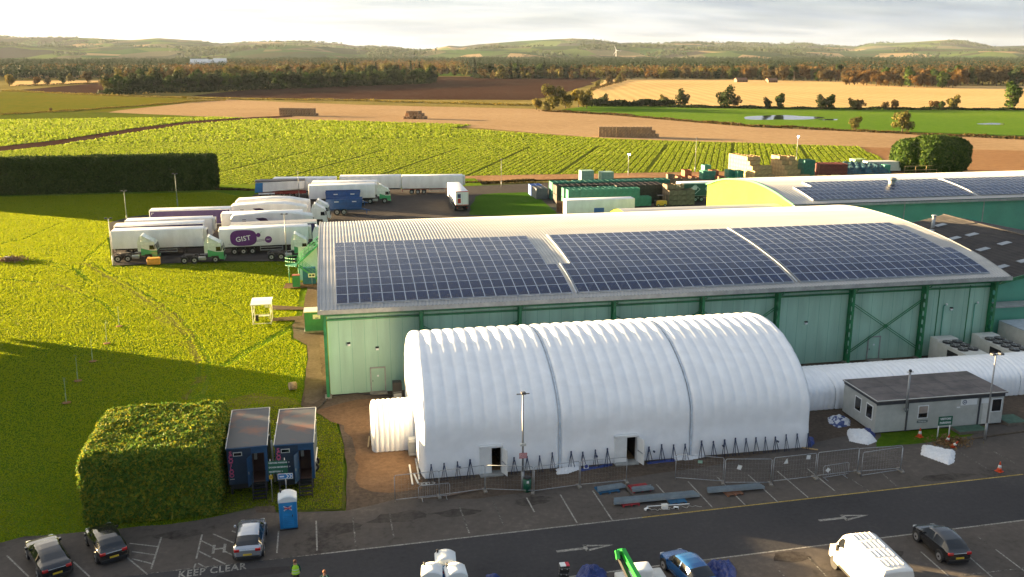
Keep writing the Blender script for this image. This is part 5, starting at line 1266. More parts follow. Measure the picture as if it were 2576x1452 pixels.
q = lamp_post(1315, 1232, 988, 'grey camera mast in front of the marquee beside the green bin', heads=1, group='camera masts')
h_ = 8.3
b = MB(); b.tube((0, 0, 4.0), (0, 0, 4.02), .08, m_pole); b.bar((-.5, 0, q.children[2].data.vertices[0].co.z if False else 6.6), (.5, 0, 6.65), .02, .02, m_lampd)
b = MB(); b.rbox((-.2, -.12, 3.35), (.22, .12, 3.55), m_offw, .03); b.build('camera_box', q)
b = MB(); b.box((-.28, -.14, 2.45), (.28, -.11, 2.85), mat('notice_red', (.50,.16,.17), rough=.5)); nb_ = b.build('notice_board', q)
for i in range(4): text('lettering', ['ALL VISITORS', 'MUST REPORT TO', 'SECURITY OFFICE', 'ON ARRIVAL'][i], .075, sgw, nb_, (0, -.143, 2.79-.09*i), FRONT)
p = at(2263, 1085)
q = empty('camera_mast', (p[0], 63.0, 0), 0, 'short thick camera mast fixed to the front wall of the grey cabin', 'camera mast')
b = MB(); b.tube((0, 0, 1.9), (0, 0, 5.3), .09, m_pole, n=10); b.build('pole', q); b = MB(); b.cbox((0, .03, 2.1), (.3, .2, .14), m_galv); b.build('bracket', q)
b = MB(); b.sphere((0, 0, 5.38), .13, m_black, 10, 6); b.box((-.28, -.05, 5.25), (.28, .05, 5.32), m_offw); b.build('dome_camera', q)
# saplings
rg = random.Random(8)
sap = [(196, 957, 890, 'thin sapling in a pale tube nearest the sunlit grass edge'), (167, 1012, 945, 'thin green sapling nearest the clipped hedge'), (233, 908, 845, 'thin sapling at the edge of the shade on the lawn'), (269, 863, 805, 'thin sapling in the sunlit lawn'), (300, 820, 768, 'farthest thin sapling on the lawn')]
m_tube = mat('sapling_tube', (.25,.34,.22), rough=.7)
for px, py, pt, lb in sap:
    p = at(px, py); o = empty('sapling', (*p, -.05), 0, lb, 'sapling', 'young saplings in the lawn')
    b = MB(); b.tube((0, 0, 0), (.04, 0, 2.3), .022, m_tube, n=6); b.tube((0, 0, 0), (0, 0, .9), .045, m_tube, n=6); b.build('trunk', o)
    P = np.random.default_rng(int(px)).normal(size=(16, 3))*[.10, .10, .3]+[.04, 0, 2.1]; V, F = leaf_quads(P, .09, np.random.default_rng(3)); mesh_fast('leaves', V, F, [leaf_mat('sapling_leaf', [(.1,.16,.06), (.2,.25,.12)]) if 'sapling_leaf' not in MAT else MAT['sapling_leaf']], parent=o)
    b = MB(); b.tube((0, 0, .02), (0, 0, .06), .38, m_soil, r1=.3, n=14); b.build('soil_ring', o)
# boulder / cut log
p = at(737, 979); o = MB(); o.tube((-.3, -.12, .32), (.3, .1, .32), .36, mat('cut_log', (.34,.24,.15), rough=.9, var=.25, scale=5), n=14); o.tube((-.30, -.12, .32), (-.31, -.123, .32), .30, mat('log_face', (.50,.38,.24), rough=.8, var=.15, scale=12), n=14); o = o.build('log_round'); o.location = (*p, 0); tag(o, 'short round log lying on the grass edge by the path', 'log')

# ---------------- washroom cabins
m_cnavy = mat('cabin_navy', (.020,.042,.078), rough=.5, var=.08); m_cblu = mat('cabin_blue', (.018,.075,.17), rough=.45, var=.1); m_ctop = mat('cabin_roof', (.060,.066,.078), rough=.6, col2=(.17,.075,.05), scale=.42, thr=(.50, .66))
m_pink = mat('pink_lettering', (.62,.10,.22), rough=.5); m_mar = mat('dark_interior_lining', (.10,.05,.035), rough=.7)
def washroom(corners, label):
    FL, FR, BL = [Vector((*at(*c, 3.45), 0)) for c in corners]
    wv = FR-FL; dv_ = BL-FL; wd, dp = wv.length, dv_.length; an = math.atan2(wv.y, wv.x)
    r = empty('washroom_cabin', (FL.x, FL.y, 0), an, label, 'toilet cabin', 'navy washroom cabins with steps')
    z0, z1 = .75, 3.4
    b = MB()
    dx0, dx1, dz1 = wd*.60, wd*.92, 2.95
    b.box((.0, 0, z0), (dx0, .06, z1), m_cnavy); b.box((dx1, 0, z0), (wd, .06, z1), m_cblu); b.box((dx0, 0, dz1), (dx1, .06, z1), m_cblu)
    b.box((0, .06, z0), (.06, dp, z1), m_cblu); b.box((wd-.06, .06, z0), (wd, dp, z1), m_cnavy); b.box((.06, dp-.06, z0), (wd-.06, dp, z1), m_cnavy); b.box((.06, .06, z0), (wd-.06, dp-.06, z0+.08), m_mar)
    b.build('walls', r)
    b = MB(); b.box((-.05, -.08, z1), (wd+.05, dp+.05, z1+.08), m_cblu); b.box((.02, .0, z1+.08), (wd-.02, dp, z1+.10), m_ctop); b.box((-.06, -.06, z1+.05), (-.01, dp+.05, z1+.14), m_offw); b.box((wd+.01, -.06, z1+.05), (wd+.06, dp+.05, z1+.14), m_offw); b.box((0, dp+.01, z1+.05), (wd, dp+.06, z1+.14), m_offw); b.build('roof', r)
    b = MB(); b.box((dx0+.02, 1.6, z0+.08), (dx1+.1, 1.65, dz1), m_mar); b.box((dx0, .07, z0+.08), (dx0+.04, 1.6, 3.2), m_mar); b.box((dx1+.06, .07, z0+.08), (dx1+.1, 1.6, 3.2), m_mar); b.build('lobby_lining', r)
    b = MB(); b.rbox((dx0+.08, 1.3, 1.9), (dx0+.30, 1.55, 2.7), m_offw, .02); b.build('hand_dryer', r)
    b = MB(); b.T = Matrix.Translation((dx0, -.01, 0)) @ Matrix.Rotation(R_(-112), 4, 'Z'); b.box((.0, 0, z0+.05), (.78, .04, dz1-.05), m_cblu); d_ = b.build('door', r)
    k = MB(); k.T = b.T; k.cbox((.68, .06, 1.8), (.06, .05, .18), m_trim); k.build('handle', d_)
    b = MB(); b.box((.42, -.03, 2.85), (1.02, -.004, 3.15), m_offw); w_ = b.build('window', r); b = MB(); b.box((.47, -.04, 2.9), (.97, -.031, 3.1), m_glass); b.build('pane', w_)
    for i, ch in enumerate('SCOTLOO'):
        text('lettering', ch, .40, m_pink, r, (.24, -.02, 3.08-i*.275), FRONT, bold=.012)
    b = MB(); b.box((.1, -.01, 1.13), (.4, -.004, 1.18), m_offw); b.build('notice', r)
    b = MB(); b.box((.12, .1, .35), (wd-.12, .25, z0), m_black); b.box((.15, .5, .3), (wd-.15, dp-.4, .7), m_black); b.box((.1, .05, 0), (.25, .2, .7), m_black); b.box((wd-.25, .05, 0), (wd-.1, .2, .7), m_black); b.box((.1, dp-.3, 0), (.25, dp-.1, .7), m_black); b.box((wd-.25, dp-.3, 0), (wd-.1, dp-.1, .7), m_black); b.build('chassis', r)
    for y in (dp*.42, dp*.58):
        for x in (.12, wd-.12): wheel(r, x, y, .33, .2, 12)
    b = MB()
    for s in (dx0+.0, dx1+.02): b.bar((s, -1.25, .05), (s, -.05, z0), .05, .14, m_black); b.bar((s, -1.25, .05), (s, -1.25, .95), .04, .04, m_black); b.bar((s, -1.25, .95), (s, -.1, 1.65), .04, .04, m_black)
    for i in range(5): b.box((dx0+.02, -1.3+.25*i, .1+.14*i), (dx1, -1.08+.25*i, .14+.14*i), m_black)
    b.build('steps', r)
    for y in (dp*.25, dp*.62):
        b = MB()
        for x in (-.12, wd+.03): b.rbox((x, y, z1-.02), (x+.1, y+.12, z1+.1), m_offw, .02)
        b.build('roof_clip', r)
    return r
washroom([(569, 1130), (671, 1121), (597, 1034)], 'navy cabin with open door and pink lettering, the one nearer the clipped hedge')
wc2 = washroom([(690, 1121), (788, 1114), (705, 1033)], 'navy cabin with open door and rust stained roof, the one nearer the sandy path')
b = MB(); b.tube((2.72, 4.3, 1.2), (2.66, 1.6, 1.3), .05, m_white, n=8); b.build('waste_pipe', wc2)
p = at(692, 1215); b = MB(); b.tube((0, 0, .1), (-.08, .2, 3.2), .075, m_offw, n=8); o = b.build('vent_pipe'); o.location = (*p, 0); tag(o, 'white upright pipe between the two navy cabins', 'pipe')
# ---------------- chemical toilets
m_tblue = mat('toilet_blue', (.012,.19,.46), rough=.4, var=.04); m_troof = mat('toilet_roof', (.66,.70,.72), rough=.45, var=.03)
m_uk1 = mat('flag_navy', (.03,.05,.22)); m_uk2 = mat('flag_red', (.5,.03,.05))
def toilet(label, first=[None]):
    r = empty('portable_toilet', (0, 0, 0), 0, label, 'portable toilet', 'blue portable toilets'); w2 = .56
    b = MB(); b.rbox((-w2, -w2, .08), (w2, w2, 2.05), m_tblue, .04); b.build('body', r)
    b = MB(); b.box((-w2-.02, -w2-.02, 0), (w2+.02, w2+.02, .08), m_black); b.build('skid', r)
    rows = []
    for i in range(13):
        t = -1+2*i/12; z = 2.32-.24*abs(t)**2.2; e_ = .03 if i % 2 == 0 else 0
        rows.append([(t*(w2+.03), y, z+e_*(abs(y) < w2)) for y in (-w2-.03, -w2*.5, 0, w2*.5, w2+.03)])
    b = MB(); b.grid(rows, m_troof)
    for y in (-w2-.03, w2+.03): b.add([(rr_[0][0], y, rr_[0][2]) for rr_ in rows]+[(w2+.03, y, 1.95), (-w2-.03, y, 1.95)], [tuple(range(15))], m_troof)
    for s in (-1, 1): b.box((s*(w2+.03)-.005, -w2-.03, 1.93), (s*(w2+.03)+.005, w2+.03, 2.1), m_troof)
    b.tube((-.42, .42, 2.1), (-.42, .42, 2.42), .055, m_black); b.build('roof', r)
    b = MB(); b.box((-.34, -w2-.02, .18), (.34, -w2-.002, 1.95), mat('toilet_door_blue', (.018,.23,.52), rough=.4))
    for i in range(6): b.box((-.28, -w2-.032, .3+i*.13), (.28, -w2-.021, .36+i*.13), m_tblue)
    d_ = b.build('door', r)
    b = MB(); b.cbox((.27, -w2-.04, 1.0), (.05, .04, .14), m_black); b.build('handle', d_)
    b = MB(); z = 1.55
    b.box((-.2, -w2-.036, z-.13), (.2, -w2-.022, z+.13), m_uk1)
    for s in (1, -1):
        b.bar((-.25, -w2-.044, z-.15*s), (.25, -w2-.044, z+.15*s), .012, .06, m_white); b.bar((-.2, -w2-.052, z-.13*s), (.2, -w2-.052, z+.13*s), .008, .022, m_uk2)
    b.bar((-.22, -w2-.05, z), (.22, -w2-.05, z), .01, .07, m_uk2); b.build('flag_panel', r)
    return r
place(toilet('blue chemical toilet with white roof standing in a bay beside the silver car'), ((at(705, 1336)[0]+at(748, 1330)[0])/2, at(726, 1333)[1]+.55), .04)
z = 2.25
for px, py, rz, lb in ((1120, 1397, -.08, 'blue chemical toilet with white roof, rearmost of the group of three'), (1086, 1430, -.12, 'blue chemical toilet with white roof, front left of the group of three'), (1146, 1431, .03, 'blue chemical toilet with white roof, front right of the group of three')):
    p = at(px, py, z); place(toilet(lb), p, rz)
# ---------------- signs
def post(b, x, y, h, r=.035, m=None): b.tube((x, y, 0), (x, y, h), r, m or m_galv, n=7)
p = at(686, 1262); r = empty('direction_sign', (*p, 0), -.04, 'green direction board on two posts in front of the navy cabins', 'sign')
b = MB(); post(b, 0, 0, 3.15); post(b, .95, .1, 3.15); b.build('post', r)
b = MB(); b.box((-.15, -.06, 2.1), (1.15, -.03, 3.02), sgg); bd = b.build('sign_board', r)
for i, s in enumerate(('VISITORS PARKING', 'GOODS RECEIVING', 'RECEPTION')): text('lettering', s+'  >', .145, sgw, bd, (-.1, -.065, 2.88-i*.32), FRONT, align='LEFT', bold=.004)
b = MB(); b.box((-.12, -.06, 1.72), (.12, -.03, 1.98), m_plate); s2 = b.build('hydrant_plate', r); text('lettering', 'H', .2, m_black, s2, (0, -.065, 1.85), FRONT)
p = at(722, 1262); r = empty('arrow_sign', (*p, 0), -.04, 'small blue sign with white chevrons below the green direction board', 'sign')
b = MB(); post(b, 0, 0, 2.1); b.build('post', r); b = MB(); b.box((-.5, -.06, 1.72), (.5, -.03, 2.12), sgw); b.box((-.46, -.068, 1.76), (.46, -.061, 2.08), mat('sign_blue', (.03,.2,.5))); s2 = b.build('sign_board', r)
b = MB()
for x in (.05, .25): b.prism([(x, 1.78), (x+.08, 1.78), (x+.2, 1.92), (x+.08, 2.06), (x, 2.06), (x+.12, 1.92)], -.075, -.069, sgw, axis='y')
b.box((-.38, -.075, 1.87), (-.08, -.069, 1.97), sgw); b.build('chevron', s2)
p = at(2357, 1107); p2 = at(2382, 1105); r = empty('parking_sign', (*p, 0), 0, 'dark green board reading VISITORS PARKING on two white posts', 'sign')
b = MB(); post(b, 0, 0, 1.9, .045, m_white); post(b, 1.0, 0, 1.9, .045, m_white); b.build('post', r)
b = MB(); b.box((-.12, -.08, 1.25), (1.12, -.05, 2.0), sgg); bd = b.build('sign_board', r)
text('lettering', 'VISITORS', .235, sgw, bd, (.5, -.085, 1.79), FRONT, bold=.008); text('lettering', 'PARKING', .235, sgw, bd, (.5, -.085, 1.46), FRONT, bold=.008)
# bin
p = at(1322, 1234); r = empty('litter_bin', (*p, 0), 0, 'dark green litter bin at the foot of the camera mast', 'bin'); b = MB(); b.tube((.1, -.1, 0), (.1, -.1, 1.0), .27, sgg, r1=.3, n=14); b.build('body', r); b = MB(); b.tube((.1, -.1, 1.0), (.1, -.1, 1.12), .3, m_black, r1=.2, n=14); b.build('lid', r); b = MB(); b.box((0, -.41, .72), (.16, -.39, .9), sgw); b.build('sticker', r)
# green cabinet left of the warehouse, shelter, staircase
m_cabi = mat('cabinet_green', (.035,.22,.11), rough=.5)
_c = at(768, 838); r = empty('utility_cabinet', (_c[0], _c[1], 0), 0, 'green utility cabinet with pale flat top at the warehouse corner', 'cabinet')
b = MB(); b.box((-.1, -.1, 0), (2.2, 2.0, .18), m_conc); b.build('plinth', r); b = MB(); b.box((0, 0, .18), (2.0, 1.8, 2.3), m_cabi); b.build('body', r); b = MB(); b.box((-.06, -.06, 2.3), (2.1, 1.9, 2.4), m_offw); b.build('roof', r)
b = MB(); b.box((.03, -.02, .25), (.95, -.003, 2.2), m_cabi); b.box((1.0, -.02, .25), (1.95, -.003, 2.2), m_cabi); b.build('door', r); b = MB(); b.box((.9, -.04, 1.55), (1.7, -.022, 2.05), sgw); b.box((1.15, -.045, 1.6), (1.5, -.041, 1.7), m_uk1); b.build('notice', r)
# smoking shelter
p = at(637, 818); r = empty('smoking_shelter', (p[0], p[1], 0), 0, 'small white roofed clear sided shelter on the lawn left of the warehouse', 'shelter')
b = MB()
for x in (.0, 2.0):
    for y in (0, 2.6): b.tube((x, y, 0), (x, y, 2.35), .045, m_offw, n=6)
for z in (.1, 1.15, 2.3): b.box((0, -.03, z), (2.0, .03, z+.06), m_offw); b.box((-.03, 0, z), (.03, 2.6, z+.06), m_offw); b.box((1.97, 0, z), (2.03, 2.6, z+.06), m_offw)
b.build('frame', r)
rows = [[(-.15+2.3*i/8, y, 2.42+.12*math.sin(math.pi*min(1, abs(j-1.5)/1.5))) for j, y in enumerate((-.3, 1.2, 1.7, 3.0))] for i in range(9)]
b = MB(); b.grid(rows, m_white, smooth=False); b.box((-.15, -.32, 2.34), (2.15, -.28, 2.44), m_offw); b.build('roof', r)
b = MB(); b.box((.3, 2.0, .4), (1.7, 2.35, .46), m_offw); b.box((.35, 2.1, 0), (.4, 2.3, .4), m_offw); b.box((1.6, 2.1, 0), (1.65, 2.3, .4), m_offw); b.build('bench', r)
b = MB(); b.rbox((.25, .4, .3), (.6, .8, 1.0), m_black, .05); b.build('ash_bin', r); b = MB(); b.box((1.2, 2.55, 1.3), (1.6, 2.57, 1.7), sgw); b.build('notice', r)
# green fire stairs with curved landing
m_stair = mat('stair_green', (.05,.30,.13), rough=.45)
sx0, sy0 = at(752, 712)
r = empty('fire_staircase', (sx0, sy0, 0), 0, 'green metal outdoor staircase with curved landing rails at the warehouse end', 'staircase')
P0, P1 = Vector((0, 0, 2.6)), Vector((3.4, 1.2, 5.4))
def flight(b, A, B, wd=.9, n=14):
    for dy in (0, wd):
        o_ = Vector((0, dy, 0)); b.bar(A+o_, B+o_, .06, .2, m_stair)
        for hh in (1.0, .55): b.bar(A+o_+Vector((0, 0, hh)), B+o_+Vector((0, 0, hh)), .04, .04, m_stair)
        for i in range(0, n+1, 2): q_ = A+(B-A)*i/n+o_; b.bar(q_, q_+Vector((0, 0, 1)), .03, .03, m_stair)
    for i in range(n): q_ = A+(B-A)*(i+.5)/n; b.box((q_.x-.12, q_.y, q_.z), (q_.x+.12, q_.y+wd, q_.z+.03), m_stair)
b = MB(); flight(b, P0, P1); b.build('upper_flight', r); b = MB(); flight(b, Vector((3.2, -1.2, .1)), Vector((.2, -1.2, 2.5))); b.build('lower_flight', r)
b = MB(); n = 14
pts = [Vector((-.1-1.5*math.sin(math.pi*i/n), -1.4+3.6*i/n*.72, 0)) for i in range(n+1)]
for hh in (2.55, 3.1, 3.55): b.path([p_+Vector((0, 0, hh)) for p_ in pts], .04, m_stair, 5)
for p_ in pts[::2]: b.bar(p_+Vector((0, 0, 2.55)), p_+Vector((0, 0, 3.55)), .03, .03, m_stair)
b.add([p_+Vector((0, 0, 2.53)) for p_ in pts], [tuple(range(n+1))], m_stair); b.build('landing', r)
b = MB()
for x, y, h in ((.1, -1.2, 2.5), (.1, 1.0, 2.5), (-1.2, 0, 2.5), (3.4, 1.2, 5.4), (3.4, 2.1, 5.4)): b.tube((x, y, 0), (x, y, h), .06, m_stair, n=6)
b.build('support_post', r)
b = MB(); b.box((3.3, 1.1, 5.35), (4.6, 2.4, 5.45), m_stair); b.path([(3.3, 1.1, 6.4), (4.6, 1.1, 6.4)], .04, m_stair); b.box((2.9, 1.6, 5.5), (4.4, 2.4, 6.3), mat('teal_box', (.03,.30,.32))); b.build('top_platform', r)
_p = at(757, 715); b = MB(); b.box((0, 1.0, 0), (2.5, 1.06, 4.6), m_offw); o = b.build('weather_screen'); o.location = (_p[0]-.2, _p[1]+1.2, 0); tag(o, 'tall plain white panel standing behind the green staircase', 'screen')
b = MB(); b.box((0, 0, 0), (1.7, .8, 2.2), mat('blue_locker', (.015,.13,.25), rough=.5), .0); b.box((.02, -.02, .1), (.82, -.003, 2.1), mat('blue_locker')if False else MAT['blue_locker']); o = b.build('tool_locker'); o.location = (_p[0]+.3, _p[1]-.2, 0); tag(o, 'blue metal locker under the green staircase', 'locker')
b = MB(); b.box((0, 0, 0), (.95, .8, 1.5), m_cabi); b.box((-.03, -.03, 1.5), (.98, .83, 1.58), mat('red_tray', (.30,.09,.06))); b.box((.05, -.02, .1), (.9, -.003, 1.4), m_cabi); o = b.build('oil_cabinet'); o.location = (_p[0]-1.0, _p[1]-1.5, 0); tag(o, 'low dark green cabinet with reddish top beside the blue locker', 'cabinet')
sheet('concrete_pad', [(_p[0]-2.2, _p[1]-2.0), (_p[0]+4, _p[1]-2.1), (_p[0]+4, _p[1]+.8), (_p[0]-2.0, _p[1]+.9)], .015, m_sand)
b = MB(); b.box((0, 0, 1.3), (.9, .03, 1.8), sgw); b.tube((.45, .04, 0), (.45, .04, 1.3), .03, m_galv); b.box((.1, -.004, 1.45), (.4, 0, 1.7), sgg); b.box((.5, -.004, 1.45), (.8, 0, 1.7), m_black); o = b.build('notice_board'); o.location = (at(787, 718)[0]-.5, at(787, 722)[1], 0); tag(o, 'small white notice on a post at the foot of the green staircase', 'sign')
p = at(386, 667); b = MB(); b.rbox((-.9, 0, 0), (.9, .9, .8), mat('orange_grit_bin', (.75,.33,.04), rough=.5), .08); b.prism([(-.95, .8), (.95, .8), (.85, .98), (-.85, .98)], -.04, .94, MAT['orange_grit_bin'], axis='y'); o = b.build('grit_bin'); o.location = (p[0], p[1]+.1, 0); tag(o, 'orange grit bin at the front edge of the yard', 'grit bin')
p = at(10, 655); b = MB(); b.rbox((-1.2, 0, 0), (-.2, .6, .5), m_trim, .1); o = b.build('rubble_bag'); o.location = (p[0]+1.2, p[1], -.02); tag(o, 'pale bag beside a pile of brash at the left edge of the lawn', 'bag')
rgn = np.random.default_rng(5); Pp = rgn.normal(size=(500, 3))*[1.2, .6, .16]+[0, 0, .15]; V, F = leaf_quads(Pp, .12, rgn, aspect=5); o = mesh_fast('brash_pile', V, F, [leaf_mat('brash', [(.16,.10,.06), (.30,.2,.13)], 0)]); p = at(28, 655); o.location = (*p, 0); tag(o, 'pile of cut brown brash at the left edge of the lawn', 'brash pile')

# ---------------- site fencing
def fence(a, c, label, group='mesh site fence panels', h=2.0, sign=None, foot=True):
    A, B = at(*a), at(*c); L = math.hypot(B[0]-A[0], B[1]-A[1]); an = math.atan2(B[1]-A[1], B[0]-A[0])
    r = empty('fence_panel', (A[0], A[1], 0), an, label, 'fence panel', group)
    b = MB(); R1 = .024
    b.path([(0, 0, .02), (0, 0, h-.12), (.08, 0, h-.02), (L-.08, 0, h-.02), (L, 0, h-.12), (L, 0, .02)], R1, m_galv); b.path([(0, 0, .18), (L, 0, .18)], R1, m_galv); b.build('frame', r)
    b = MB(); n = int(L/.22)
    for i in range(1, n): b.bar((L*i/n, 0, .18), (L*i/n, 0, h-.03), .0028, .0028, m_galv)
    for k in range(1, 5): b.bar((0, .004, .18+k*.36), (L, .004, .18+k*.36), .0028, .0028, m_galv)
    b.build('mesh_infill', r)
    if foot:
        b = MB(); b.rbox((L-.12, -.32, 0), (L+.12, .32, .13), m_conc, .02); b.build('foot_block', r)
    if sign:
        x, z, w_, hh, rot, m = sign; b = MB(); b.T = Matrix.Translation((x, -.035, z)) @ Matrix.Rotation(rot, 4, 'Y'); b.cbox((0, 0, 0), (w_, .01, hh), m); b.build('notice', r)
    return r
fp = [(kc(595, 830), kc(950, 790), 'mesh fence panel at the far left end of the line', None), (kc(950, 790), kc(1315, 742), 'mesh fence panel in front of the first marquee door', None), (kc(1322, 742), kc(1700, 755), 'mesh fence panel behind the green litter bin', None), (kc(1710, 757), kc(2070, 708), 'mesh fence panel between the bin and the blue arrow notice', None), (kc(2080, 706), kc(2450, 674), 'mesh fence panel carrying the small blue arrow notice', (.4, 1.55, .36, .36, 0, sgw)),
 (k7(425, 500), k7(718, 522), 'mesh fence panel with green notice, left of the second run', (1.7, 1.55, .32, .22, 0, mat('notice_green', (.25,.42,.33)))), (k7(728, 530), k7(1012, 530), 'mesh fence panel with one tilted white notice', (1.0, 1.35, .3, .34, .3, sgw)), (k7(1025, 522), k7(1285, 492), 'mesh fence panel with a triangular and a square notice', (2.7, 1.75, .32, .32, .1, sgw)), (k7(1295, 488), k7(1548, 458), 'mesh fence panel standing behind the crowd barrier', None), (k7(1570, 487), k7(1815, 450), 'outermost leaning mesh fence panel, right of the barrier', None), (k7(1545, 462), k7(1812, 442), 'mesh fence panel just behind the outermost one', None)]
for a, c, lb, sg in fp: fence(a, c, lb, sign=sg)
fr = [o for o in C.objects if o.get('label') == 'mesh fence panel carrying the small blue arrow notice'][0]
b = MB(); b.tube((.4, -.06, 1.55), (.4, -.045, 1.55), .14, m_uk1, n=16, smooth=False); b.build('arrow_disc', fr)
fr = [o for o in C.objects if o.get('label', '').startswith('mesh fence panel with a triangular')][0]
b = MB(); b.prism([(.75, 1.45), (1.1, 1.45), (1.0, 1.85)], -.05, -.035, sgw, axis='y'); b.build('notice', fr)
def barrier(a, c, label, lying=False, h=1.1):
    A, B = at(*a), at(*c); L = math.hypot(B[0]-A[0], B[1]-A[1]); an = math.atan2(B[1]-A[1], B[0]-A[0])
    r = empty('crowd_barrier', (A[0], A[1], .05 if lying else 0), an, label, 'crowd barrier', 'metal crowd barriers')
    b = MB(); b.path([(0, 0, .2), (0, 0, h-.1), (.1, 0, h), (L-.1, 0, h), (L, 0, h-.1), (L, 0, .2), (0, 0, .2)], .02, m_galv); b.build('frame', r)
    b = MB(); n = int(L/.15)
    for i in range(1, n): b.bar((L*i/n, 0, .2), (L*i/n, 0, h), .012, .012, m_galv)
    b.build('rails', r)
    b = MB()
    for x in (.25, L-.25): b.bar((x, -.3, .02), (x, .3, .02), .03, .03, m_galv); b.bar((x, 0, .02), (x, 0, .2), .03, .03, m_galv)
    b.build('feet', r)
    return r
ba = barrier(k7(1335, 502), k7(1490, 478), 'low metal crowd barrier with white notice among the mesh panels'); b = MB(); b.T = Matrix.Translation((.35, -.04, .75)) @ Matrix.Rotation(.7, 4, 'Y'); b.cbox((0, 0, 0), (.3, .01, .3), sgw); b.build('notice', ba)
barrier(kc(785, 820), kc(1035, 792), 'low metal crowd barrier behind the far left mesh panel')
# steel sections on pallets
m_beam = mat('grey_blue_steel_section', (.28,.34,.38), rough=.4, metal=.3, var=.1)
def beams(a, c, n, label, wd=.5, cat='steel beams'):
    A, B = at(*a), at(*c); L = math.hypot(B[0]-A[0], B[1]-A[1]); an = math.atan2(B[1]-A[1], B[0]-A[0])
    r = empty('steel_beam_stack', (A[0], A[1], .0), an, label, cat)
    for k in range(n):
        b = MB(); y = k*wd/n; b.box((.06*k, y, .16), (L-.05*k, y+wd/n-.03, .20), m_beam); b.box((.06*k, y, .20), (L-.05*k, y+.02, .34), m_beam); b.box((.06*k, y+wd/n-.05, .20), (L-.05*k, y+wd/n-.03, .34), m_beam); b.build('steel_section', r)
    return r
def pallet(p, an, m, label, w_=1.2, d=1.0):
    r = MB()
    for i in range(7): r.box((-w_/2, -d/2+i*d/6.9, .11), (w_/2, -d/2+i*d/6.9+.09, .135), m)
    for x in (-w_/2, -.06, w_/2-.12): r.box((x, -d/2, 0), (x+.12, d/2, .11), m)
    o = r.build('pallet'); o.location = (p[0], p[1], 0); o.rotation_euler = (0, 0, an); return tag(o, label, 'pallet')
m_pb = mat('blue_painted_wood', (.015,.10,.21), rough=.8, var=.2, scale=4); m_pr = mat('red_painted_wood', (.30,.025,.03), rough=.8, var=.2, scale=4); m_po = mat('brown_pallet_wood', (.20,.09,.05), rough=.85, var=.25, scale=5)
pallet(at(*kc(2295, 735)), .1, m_pb, 'blue pallet under short steel sections near the yellow line', 1.5, 1.1); beams(kc(2225, 765), kc(2445, 730), 3, 'short steel sections resting on the blue pallet')
pallet(at(*k7(205, 555)), .08, m_pr, 'red pallet beside the blue one', 1.35, 1.1); beams(k7(165, 590), k7(295, 575), 2, 'short steel sections resting on the red pallet')
beams(k7(48, 668), k7(575, 618), 4, 'longest bundle of grey steel sections lying in the parking bays', .7); pallet(at(*k7(140, 645)), .05, m_pr, 'red pallet half under the longest steel bundle'); pallet(at(*k7(430, 630)), .05, m_pb, 'blue pallet half under the longest steel bundle')
beams(k7(628, 596), k7(975, 568), 3, 'steel sections laid across an orange brown pallet', .6); pallet(at(*k7(770, 575)), .1, m_po, 'orange brown pallet under steel sections', 1.2, 1.3)
p = at(*k7(360, 680)); r = MB(); r.rbox((-.2, -.15, .02), (.2, .15, .32), m_white, .02); r.box((-.21, -.16, .3), (.21, .16, .33), m_offw); o = r.build('junction_box'); o.location = (*p, 0); tag(o, 'small white junction box lying below the longest steel bundle', 'junction box')
a, c = at(*k7(250, 668)), at(*k7(512, 652)); b = MB(); b.tube((a[0], a[1], .04), (c[0], c[1], .04), .035, m_white, n=6); o = b.build('conduit_pipe', fix=False); o.location = (0, 0, 0); tag(o, 'thin white conduit lying beside the junction box', 'pipe')
for px, py, an, lb in ((248, 688, .5, 'white floodlight lying left of the junction box'), (430, 680, -.3, 'white floodlight lying right of the junction box')):
    p = at(*k7(px, py)); b = MB(); b.rbox((-.16, -.1, .02), (.16, .1, .16), m_white, .02); b.box((-.12, -.11, .04), (.12, -.1, .14), m_glass); o = b.build('floodlight'); o.location = (*p, 0); o.rotation_euler = (0, 0, an); tag(o, lb, 'floodlight')
rgx = random.Random(5)
b = MB()
q0 = Vector((*at(*k7(250, 690)), .02))
pts = [q0+Vector((i*.13+rgx.uniform(-.08, .08), rgx.uniform(-.22, .22), 0)) for i in range(30)]; b.path(pts, .011, m_offw, 4); o = b.build('loose_cable'); tag(o, 'tangle of thin pale cable round the junction box', 'cable')
# traffic cones
m_cone = mat('cone_orange', (.62,.06,.01), rough=.5); m_ref = mat('cone_white', (.75,.75,.72), rough=.4)
def cone(p, label, tilt=0, h=.78):
    r = empty('traffic_cone', (*p, .0), 0, label, 'cone', 'orange traffic cones'); r.rotation_euler = (tilt, 0, .3)
    b = MB(); b.tube((0, 0, .04), (0, 0, h*.38), .2, m_cone, r1=.135, n=14); b.tube((0, 0, h*.66), (0, 0, h), .09, m_cone, r1=.03, n=14); b.build('cone_body', r)
    b = MB(); b.tube((0, 0, h*.38), (0, 0, h*.66), .137, m_ref, r1=.09, n=14); b.build('reflective_band', r)
    b = MB(); b.box((-.23, -.23, 0), (.23, .23, .045), m_cone); b.build('base', r)
cone(at(*k7(2423, 448)), 'orange and white cone standing alone in the car park at the right'); cone(at(*k7(1932, 236)), 'orange and white cone on the grass in front of the cabin')
cone(at(*k7(2098, 272)), 'faded orange cone lodged in dry brush right of the parking sign', .25); cone(at(*k7(2135, 298)), 'faded orange cone leaning lower down in the dry brush', .6)
